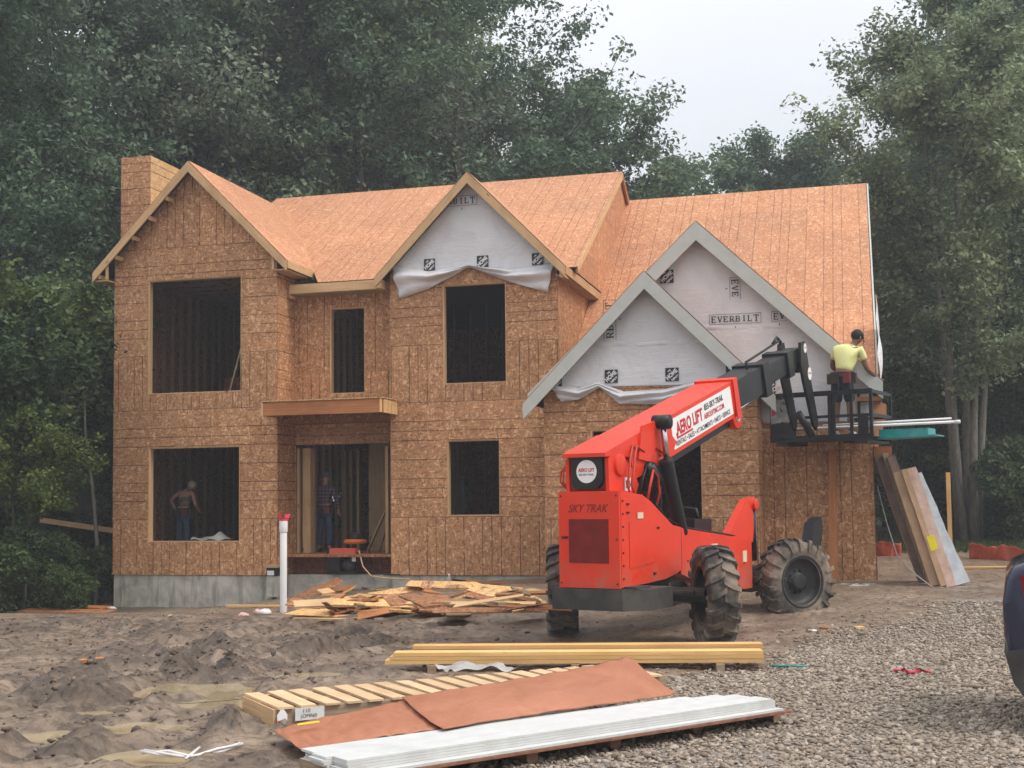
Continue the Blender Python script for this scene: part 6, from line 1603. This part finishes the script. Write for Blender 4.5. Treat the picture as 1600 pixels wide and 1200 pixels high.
# ---- generator and small things on the entry ledge
gy_ = 26.30; gp_ = onY(540, 893, gy_); gen = empty('generator', (gp_.x, gy_, BASE + .002), 0, 'red portable generator on the ledge below the entry', 'generator')
GW = .70
for x in (-GW / 2, GW / 2 - .03):
    mb = MB(); mb.tube([(x + .015, -.2, .02), (x + .015, -.22, .45), (x + .015, .15, .45), (x + .015, .15, .02)], .016, 8); mb.build('frame_tube', M['steel_black'], gen, smooth=True)
mb = MB(); mb.box((-GW / 2, -.21, .015), (GW / 2, -.18, .05)); mb.box((-GW / 2, .12, .015), (GW / 2, .15, .05)); mb.build('frame_foot', M['steel_black'], gen)
mb = MB(); mb.box((-.30, -.19, .40), (.30, .13, .56)); mb.build('fuel_tank', M['red'], gen, bevel=.05)
mb = MB(); mb.box((-.33, -.2, .06), (-.05, .1, .36)); mb.build('control_box', M['black'], gen, bevel=.02)
mb = MB(); mb.lathe([(-.12, 0), (-.12, .13), (.1, .13), (.1, 0)], 20, 'y', (.13, -.05, .21)); mb.build('engine', M['bumper'], gen, smooth=True)
mb = MB(); mb.box((-.33, -.212, .37), (-.02, -.2, .40)); mb.build('stripe', M['white'], gen)
mb = MB(); mb.box((.24, -.23, .28), (.33, -.225, .42)); mb.build('hang_tag', M['paper'], gen)
c = onY(555, 850, gy_ + .1)
mb = MB(); mb.lathe([(0, 0), (0, .24), (.05, .26), (.10, .22), (.10, 0)], 26, 'z', (c.x, c.y, gp_.z + .60)); thing1(mb, 'cord_reel', 'orange', 'orange round cord reel lying on top of the generator', 'reel', smooth=True, bevel=.006)
mb = MB()
for k in range(4):
    r_ = .17 - .012 * k; z = gp_.z + .72 + .035 * k
    mb.tube([(c.x + r_ * math.cos(a), c.y + r_ * .8 * math.sin(a), z + .01 * math.sin(3 * a)) for a in [j * math.pi / 9 for j in range(19)]], .02, 6)
thing1(mb, 'hose_coil', 'black', 'coil of black hose on the orange reel', 'hose', smooth=True)
mb = MB(); mb.tube([onY(561, 860, 26.1), onY(567, 885, 25.9), onY(580, 900, 25.7), onY(600, 903, 25.5), onY(640, 905, 25.3)], .014, 6); thing1(mb, 'cord', 'lumber', 'yellowish cord running down from the generator', 'cord', smooth=True)
mb = MB(); mb.tube([onY(577, 858, 26.3), onY(581, 885, 26.1), onY(600, 898, 25.8), onY(625, 898, 25.6)], .016, 6); thing1(mb, 'cord', 'black', 'dark hose looping over the ledge right of the generator', 'hose', smooth=True)
c = onY(428, 897, 25.6); bx_ = empty('toolbox', (c.x, 25.60, BASE - .45), 0, 'small black and white box on the ledge left of the pipe', 'box')
mb = MB(); mb.box((-.13, -.1, .445), (.13, .1, .62)); mb.build('box_body', M['black'], bx_, bevel=.01)
mb = MB(); mb.box((-.11, -.104, .46), (.05, -.101, .56)); mb.build('box_label', M['paper'], bx_)
mb = MB(); mb.box((-.14, -.11, .622), (.12, .1, .68)); mb.build('box_lid', M['cardboard'], bx_, bevel=.006)
mb = MB(); mb.box((-.13, -.09, .0), (.13, .09, .444)); mb.build('box_stand', M['concrete'], bx_)
mb = MB(); c = onY(330, 843, 25.98)
mb.grid(lambda a, b: (c.x + (a - .5) * .95, 25.9 + b * .35, w_lo[1] + .04 + (.05 + .13 * math.exp(-((a - .65) / .12) ** 2)) * math.sin(math.pi * b) + .02 * math.sin(15 * a + 5 * b)), 26, 10); thing1(mb, 'plastic_sheet', 'plastic_film', 'crumpled white plastic sheet on the sill of the lower left window', 'plastic', smooth=True)
c = onY(622, 868, 26.4); c = onY(593, 868, 26.35); mb = MB(); mb.box((c.x - .1, 26.3, c.z - .03), (c.x + .06, 26.36, c.z + .02)); thing1(mb, 'paper_cup', 'white', 'small white packet on the rim board right of the generator', 'packet', bevel=.008)
mb = MB(); c = onY(1075, 812, 25.6); mb.grid(lambda a, b: (c.x - .5 + 1.0 * a, 25.4 - .12 * math.sin(3 * a) * math.sin(5 * b), .40 + 1.15 * b + .03 * math.sin(8 * a)), 14, 10); thing1(mb, 'wrapped_stack', 'ptarp', 'grey film-wrapped stack standing inside the garage opening', 'stack', smooth=True, solid=.3)

# ---- pipes and teal tray on the basket
a = tw(bx0 - .42, CY0 + .12, 3.13); b = onY(1487, 660, 24.0)
mb = MB(); P = [atd(1172, 668, 23.2), atd(1290, 663, 23.2), atd(1480, 660, 23.0)]
q0 = tw(-1.10, CY0 + .20, 3.18); q1 = tw(2.60, CY0 + .28, 3.20)
mb.tube([q0, q1], .026, 10); mb.tube([q1 - (q1 - q0).normalized() * .02, q1 + (q1 - q0).normalized() * .06], .033, 10); thing1(mb, 'plastic_pipe', 'pvc', 'long white plastic pipe laid across the basket, the lower of two', 'pipe', smooth=True)
mb = MB(); q0 = tw(.2, CY0 + .34, 3.24); q1 = tw(2.48, CY0 + .42, 3.27); mb.tube([q0, q1], .020, 10); thing1(mb, 'plastic_pipe', 'pvc', 'thinner white plastic pipe behind the longer one on the basket', 'pipe', smooth=True)
mb = MB(); z0, z1 = 2.97, 3.15
z0, z1 = 2.98, 3.12
pts = [tw(1.24, CY0 + .3, z0), tw(2.10, CY0 + .3, z0 - .01), tw(2.10, CY0 + .3, z1), tw(1.24, CY0 + .3, z1)]
mb.prism(pts, tw(0, .5, 0) - tw(0, 0, 0)); mb.prism([tw(1.22, CY0 + .26, z0 - .03), tw(2.24, CY0 + .26, z0 + .0), tw(2.24, CY0 + .26, z0 + .02), tw(1.22, CY0 + .26, z0 - .012)], tw(0, .58, 0) - tw(0, 0, 0)); tr_ = thing1(mb, 'tray', 'teal', 'teal metal tray sticking out of the right end of the basket', 'tray', bevel=.01)

# ---- pickup truck at the right edge
M['truck_blue'] = None
def truck_paint():
    m, nt, b = nodes('truck_paint'); n = noise(nt, N(nt, 'TexCoord').outputs['Object'], 3, 3)
    nt.links.new(ramp(nt, n.outputs[0], [(.3, (.006, .009, .028)), (.7, (.010, .014, .040))]), b.inputs['Base Color']); b.inputs['Roughness'].default_value = .18; b.inputs['Coat Weight'].default_value = .8; b.inputs['Coat Roughness'].default_value = .06; return m
M['truck_blue'] = truck_paint()
M['lamp_red'] = plain('lamp_red', (.16, .008, .02), .12)
cpt = onZ(1572, 1090, .30)
trk = empty('pickup_truck', (cpt.x, cpt.y, 0.0), R(-6), 'dark blue pickup truck cut off by the right edge of the picture', 'truck')
def arch(cx_, r, n=12): return [(cx_ - r * math.cos(k * math.pi / n), .42 + r * math.sin(k * math.pi / n)) for k in range(n + 1)]
prof = [(.10, .48), (.03, .62), (.0, .80), (.0, 1.05), (.03, 1.24), (.09, 1.33), (.18, 1.37), (2.0, 1.38), (2.05, 1.40), (2.3, 1.85), (3.5, 1.88), (4.2, 1.38), (5.5, 1.30), (5.75, 1.1), (5.8, .5)] + arch(4.75, .48)[::-1] + arch(.66, .46)[::-1]
mb = MB(); mb.prism([(x, 0, z) for x, z in prof], (0, 1.9, 0)); tb_ = mb.build('body', M['truck_blue'], trk, bevel=.09, smooth=True); tb_.modifiers['bevel'].segments = 4
mb = MB(); mb.prism([(.17, -.012, 1.02), (.30, -.012, 1.02), (.26, -.012, 1.25), (.13, -.012, 1.27)], (0, .05, 0)); mb.build('tail_light', M['lamp_red'], trk, bevel=.01)
mb = MB(); mb.prism([(.0, -.02, .66), (.20, -.02, .70), (.19, -.02, .30), (.14, -.02, .30), (.06, -.02, .42)], (0, 1.94, 0)); mb.build('bumper', M['bumper'], trk, bevel=.04)
mb = MB(); mb.prism([(2.35, -.01, 1.42), (2.5, -.01, 1.78), (3.4, -.01, 1.8), (3.9, -.01, 1.42)], (0, .006, 0)); mb.build('window', M['glass'], trk)
for x in (.66, 4.75):
    for y in (.16, 1.74):
        w = empty('wheel', (x, y, .40)); w.parent = trk
        mb = MB(); mb.lathe([(-.13, .24), (-.14, .36), (-.10, .40), (.10, .40), (.14, .36), (.13, .24)], 30, 'y'); mb.build('tyre', M['tyre'], w, smooth=True)
        mb = MB(); mb.lathe([(-.12, .25), (-.06, .22), (-.04, .08), (-.08, 0)] if y < 1 else [(.12, .25), (.06, .22), (.04, .08), (.08, 0)], 24, 'y'); mb.build('rim', M['rim'], w, smooth=True)
# ================================================================== people
def skin(name, V, Ed, rad, mat, parent, sub=2, root=0):
    me = bpy.data.meshes.new(name); me.from_pydata([tuple(v) for v in V], Ed, [])
    o = bpy.data.objects.new(name, me); COL.objects.link(o)
    o.modifiers.new('skin', 'SKIN').use_smooth_shade = True
    if not me.skin_vertices: pass
    for i, r in enumerate(rad):
        sv = me.skin_vertices[0].data[i]; sv.radius = (r, r) if not isinstance(r, tuple) else r; sv.use_root = (i == root)
    s = o.modifiers.new('sub', 'SUBSURF'); s.levels = sub; s.render_levels = sub
    dg = bpy.context.evaluated_depsgraph_get(); m2 = bpy.data.meshes.new_from_object(o.evaluated_get(dg)); m2.name = name
    bpy.data.objects.remove(o)
    m2.materials.clear(); m2.materials.append(mat)
    m2.polygons.foreach_set('use_smooth', [True] * len(m2.polygons))
    o = bpy.data.objects.new(name, m2); COL.objects.link(o); o.parent = parent
    return o
def chain(V, Ed, rad, start, pts):
    k = start
    for p, r in pts: V.append(Vector(p)); rad.append(r); Ed.append((k, len(V) - 1)); k = len(V) - 1
    return k
def blob(name, c, rx, ry, rz, mat, parent, seed=0, amp=.06, cut=None):
    mb = MB(); ph = seed * 1.7
    def fn(a, b):
        th = a * 2 * math.pi; fi = b * math.pi; r = 1 + amp * math.sin(5 * th + ph) * math.sin(4 * fi + ph)
        z = math.cos(fi)
        if cut is not None: z = max(z, cut)
        return (c[0] + rx * r * math.cos(th) * math.sin(fi), c[1] + ry * r * math.sin(th) * math.sin(fi), c[2] + rz * r * z)
    mb.grid(fn, 18, 12); return mb.build(name, mat, parent, smooth=True)
M['skin_tan'] = plain('skin_tan', (.20, .10, .062), .55, var=.12)
M['skin_light'] = plain('skin_light', (.42, .23, .16), .55, var=.12)
M['shirt_yellow'] = plain('shirt_yellow', (.66, .66, .29), .85, var=.07, scale=4)
M['denim_dark'] = plain('denim_dark', (.022, .026, .036), .9, var=.25, scale=8)
M['denim'] = plain('denim', (.045, .065, .11), .9, var=.25, scale=8)
M['hair'] = plain('hair', (.012, .010, .009), .7)
M['hat'] = plain('hat', (.16, .15, .145), .9)
M['cap_pale'] = plain('cap_pale', (.50, .47, .43), .9)
M['leather'] = plain('leather', (.05, .033, .022), .6, var=.3, scale=12)
M['leather_red'] = plain('leather_red', (.16, .03, .025), .6)
M['boot'] = plain('boot', (.10, .075, .05), .8)
M['shoe_pale'] = plain('shoe_pale', (.55, .50, .45), .8)
M['camo'] = plain('camo', (.13, .125, .085), .9, var=.7, scale=11)
def plaid():
    m, nt, b = nodes('plaid'); tc = N(nt, 'TexCoord').outputs['Object']; s = N(nt, 'SeparateXYZ'); nt.links.new(tc, s.inputs[0])
    def st(o, w, t): return math_(nt, 'LESS_THAN', math_(nt, 'FRACT', math_(nt, 'MULTIPLY', o, w)), t)
    c = mixc(nt, st(s.outputs[0], 13, .5), (.035, .030, .05), (.085, .055, .08)); c = mixc(nt, math_(nt, 'MULTIPLY', st(s.outputs[2], 13, .5), .6), c, (.10, .06, .07)); c = mixc(nt, math_(nt, 'MULTIPLY', st(s.outputs[2], 13, .12), .6), c, (.30, .28, .32)); c = mixc(nt, math_(nt, 'MULTIPLY', st(s.outputs[0], 13, .12), .5), c, (.28, .25, .28))
    nt.links.new(c, b.inputs['Base Color']); b.inputs['Roughness'].default_value = .9; return m
M['plaid'] = plaid()
def hand(V, Ed, rad, wrist, elbow, curl=.6, side=1):
    """palm with four unequal bent fingers and a thumb from the side of the palm"""
    w = V[wrist]; d = (w - V[elbow]).normalized(); s = d.cross(Vector((0, 1, 0)))
    if s.length < .1: s = d.cross(Vector((1, 0, 0)))
    s.normalize(); n = s.cross(d).normalized()
    V.append(w + d * .05); rad.append((.030, .018)); Ed.append((wrist, len(V) - 1)); pm = len(V) - 1
    for k, L in enumerate((.068, .078, .074, .058)):
        b = w + d * .088 + s * (.027 - .018 * k)
        chain(V, Ed, rad, pm, [(b, .010), (b + (d * math.cos(curl * .6) + n * math.sin(curl * .6)) * L * .55, .009), (b + (d * math.cos(curl * .6) + n * math.sin(curl * .6)) * L * .55 + (d * math.cos(curl * 1.6) + n * math.sin(curl * 1.6)) * L * .5, .008)])
    t = w + d * .03 + s * .03 * side
    chain(V, Ed, rad, pm, [(t + s * .012 * side, .012), (t + s * .03 * side + d * .03, .010), (t + s * .032 * side + d * .055 + n * .01, .009)])
def person(loc, rz, J, mats, label, hair='hair', sleeve=.55, leg_skin=False, hat=None, belt=True, scale=1.0, tank=False):
    """J: joint positions, standing on z = 0, facing +Y"""
    o = empty('person', loc, rz, label, 'person'); o.scale = (scale,) * 3
    J = {k: Vector(v) for k, v in J.items()}
    V = [J['pelvis']]; rad = [(.135, .105)]; Ed = []
    sp = chain(V, Ed, rad, 0, [(J['waist'], (.120, .095)), (J['chest'], (.150, .11))])
    nk = chain(V, Ed, rad, sp, [(J['neck'], .055)])
    hd = (J['head'] - J['neck']).normalized()
    chain(V, Ed, rad, nk, [(J['neck'].lerp(J['head'], .45), .055), (J['head'] - hd * .02, .085), (J['head'] + hd * .07, .075)])
    ends = {}
    for s in ('l', 'r'):
        k = chain(V, Ed, rad, sp, [(J['sh_' + s], .058), (J['el_' + s], .042)]); e = k
        k = chain(V, Ed, rad, k, [(J['wr_' + s], .030)]); hand(V, Ed, rad, k, e, side=1 if s == 'l' else -1)
        k = chain(V, Ed, rad, 0, [(J['hip_' + s], .088), (J['kn_' + s], .062), (J['kn_' + s].lerp(J['an_' + s], .35), .056), (J['an_' + s], .040)])
        f = (J['toe_' + s] - J['an_' + s]); chain(V, Ed, rad, k, [(J['an_' + s] + f * .5 + Vector((0, 0, -.02)), .042), (J['toe_' + s], .036)])
    skin('body', V, Ed, rad, M[mats['skin']], o)
    # face: nose, eyes, ears
    h = J['head']; fw = J.get('face', Vector((0, 1, 0))); fw = Vector(fw).normalized(); rt = fw.cross(Vector((0, 0, 1))).normalized()
    mb = MB(); b_ = h + fw * .085
    mb.tube([b_ + Vector((0, 0, .02)), b_ + fw * .02 + Vector((0, 0, -.025))], [.010, .016], 6)
    for s in (-1, 1): mb.tube([h + rt * s * .082 + Vector((0, 0, .015)), h + rt * s * .092 + Vector((0, 0, -.03))], [.02, .013], 6)
    mb.tube([b_ + Vector((0, 0, -.055)) - rt * .02, b_ + Vector((0, 0, -.055)) + rt * .02], .007, 5)
    mb.build('face_features', M[mats['skin']], o, smooth=True)
    for s in (-1, 1): blob('eye', h + fw * .082 + rt * s * .03 + Vector((0, 0, .02)), .01, .008, .008, M['hair'], o)
    if hat:
        blob('hat', h + Vector((0, 0, .06)), .105, .115, .10, M[hat], o, 1, .02, cut=-.2)
        mb = MB(); mb.lathe([(0, .09), (.0, .155), (.012, .155), (.012, .09)], 22, 'z', h + Vector((0, 0, .045))); mb.build('hat_brim', M[hat], o, smooth=True)
    else: blob('hair', h + Vector((0, 0, .035)) - fw * .012, .098, .104, .105, M[hair], o, 2, .06, cut=-.55)
    # shirt
    V = [J['waist'].lerp(J['pelvis'], .55)]; rad = [(.150, .118)]; Ed = []
    sp = chain(V, Ed, rad, 0, [(J['waist'], (.140, .112)), (J['chest'], (.172, .13))])
    chain(V, Ed, rad, sp, [(J['neck'].lerp(J['chest'], .45), .135), (J['neck'].lerp(J['chest'], .12), .085)])
    for s in ('l', 'r'):
        if tank: chain(V, Ed, rad, sp, [(J['sh_' + s].lerp(J['chest'], .3), .06)])
        else:
            k = chain(V, Ed, rad, sp, [(J['sh_' + s], .075), (J['sh_' + s].lerp(J['el_' + s], min(1, sleeve)), .066)])
            if sleeve > 1: chain(V, Ed, rad, k, [(J['el_' + s].lerp(J['wr_' + s], sleeve - 1), .045)])
    skin('shirt', V, Ed, rad, M[mats['shirt']], o)
    # trousers
    V = [J['pelvis'] + Vector((0, 0, .05))]; rad = [(.150, .118)]; Ed = []
    k0 = chain(V, Ed, rad, 0, [(J['pelvis'] - Vector((0, 0, .03)), (.158, .128))])
    for s in ('l', 'r'):
        if leg_skin: chain(V, Ed, rad, k0, [(J['hip_' + s] - Vector((0, 0, .04)), .105), (J['hip_' + s].lerp(J['kn_' + s], .9), .092)])
        else: chain(V, Ed, rad, k0, [(J['hip_' + s] - Vector((0, 0, .04)), .102), (J['kn_' + s], .080), (J['an_' + s] + Vector((0, 0, .03)), .066)])
    skin('trousers', V, Ed, rad, M[mats['legs']], o)
    for s in ('l', 'r'):
        f = J['toe_' + s] - J['an_' + s]; V = [J['an_' + s] + Vector((0, 0, .03))]; rad = [.050]; Ed = []
        chain(V, Ed, rad, 0, [(J['an_' + s] + Vector((0, 0, -.03)), .050), (J['an_' + s] + f * .55 + Vector((0, 0, -.015)), .050), (J['toe_' + s], .044)]); skin('shoe', V, Ed, rad, M[mats['shoe']], o)
    if belt:
        b = J['pelvis'] + Vector((0, 0, .07)); mb = MB()
        P = [(b.x + .170 * math.cos(a), b.y + .135 * math.sin(a), b.z) for a in [j * math.pi / 12 for j in range(25)]]
        mb.tube(P, .022, 6); bl_ = mb.build('tool_belt', M['leather'], o, smooth=True)
        for (dx, dy, c) in ((-.17, -.04, 'leather'), (.11, -.12, 'leather_red'), (.17, .0, 'leather'), (-.09, -.12, 'leather')):
            mb = MB(); mb.box((b.x + dx - .055, b.y + dy - .03, b.z - .17), (b.x + dx + .055, b.y + dy + .03, b.z - .01)); mb.build('tool_pouch', M[c], bl_, bevel=.015)
        mb = MB(); mb.tube([(b.x - .02, b.y - .15, b.z - .02), (b.x - .01, b.y - .16, b.z - .28)], .012, 6); mb.box((b.x - .08, b.y - .165, b.z - .03), (b.x + .04, b.y - .14, b.z)); mb.build('hammer', M['rim'], bl_)
    return o
LEGS = dict(hip_l=(-.09, 0, .88), hip_r=(.09, 0, .88), kn_l=(-.11, .02, .48), kn_r=(.11, .02, .48), an_l=(-.12, -.02, .09), an_r=(.12, -.02, .09), toe_l=(-.14, .14, .04), toe_r=(.14, .14, .04))
# in the basket
pA = tw(.52, CY0 + .55, 3.02)
person(pA, R(-18), dict(LEGS, pelvis=(0, 0, .94), waist=(.02, .05, 1.10), chest=(.05, .16, 1.33), neck=(.10, .25, 1.46), head=(.17, .31, 1.575), face=(.75, .6, -.35),
       sh_l=(-.14, .16, 1.40), el_l=(-.25, .26, 1.14), wr_l=(-.16, .46, 1.04), sh_r=(.24, .18, 1.38), el_r=(.31, .26, 1.08), wr_r=(.42, .42, .95)),
       dict(skin='skin_tan', shirt='shirt_yellow', legs='denim_dark', shoe='shoe_pale'), 'person in a yellow T-shirt and dark shorts leaning over the basket rail', leg_skin=True, sleeve=.6, scale=1.17)
# in the entry
fB = onY(507, 862, 27.35)
person((fB.x, 27.35, fl1), R(4), dict(LEGS, pelvis=(0, 0, .95), waist=(0, .0, 1.12), chest=(0, .03, 1.36), neck=(0, .05, 1.50), head=(.0, .09, 1.64), face=(0, 1, -.3),
       sh_l=(-.19, .03, 1.42), el_l=(-.29, .0, 1.14), wr_l=(-.27, .10, .90), sh_r=(.19, .03, 1.42), el_r=(.30, .0, 1.14), wr_r=(.29, .12, .90)),
       dict(skin='skin_light', shirt='plaid', legs='denim', shoe='boot'), 'person in a dark checked shirt, hat and jeans standing in the entry', sleeve=1.8, hat='hat', scale=1.02)
# behind the lower left window
fC = onY(286, 800, 27.2)
person((fC.x, 27.2, fl1), R(-8), dict(LEGS, pelvis=(0, 0, .95), waist=(0, .01, 1.12), chest=(.02, .08, 1.34), neck=(.04, .17, 1.46), head=(.07, .26, 1.53), face=(.3, .8, -.6),
       sh_l=(-.17, .08, 1.40), el_l=(-.34, -.02, 1.22), wr_l=(-.20, -.02, 1.0), sh_r=(.21, .08, 1.40), el_r=(.28, .10, 1.12), wr_r=(.24, .28, .98)),
       dict(skin='skin_light', shirt='camo', legs='denim', shoe='boot'), 'person in a mottled sleeveless vest with hand on hip behind the lower left window', sleeve=.2, tank=True, hat=None, hair='cap_pale')
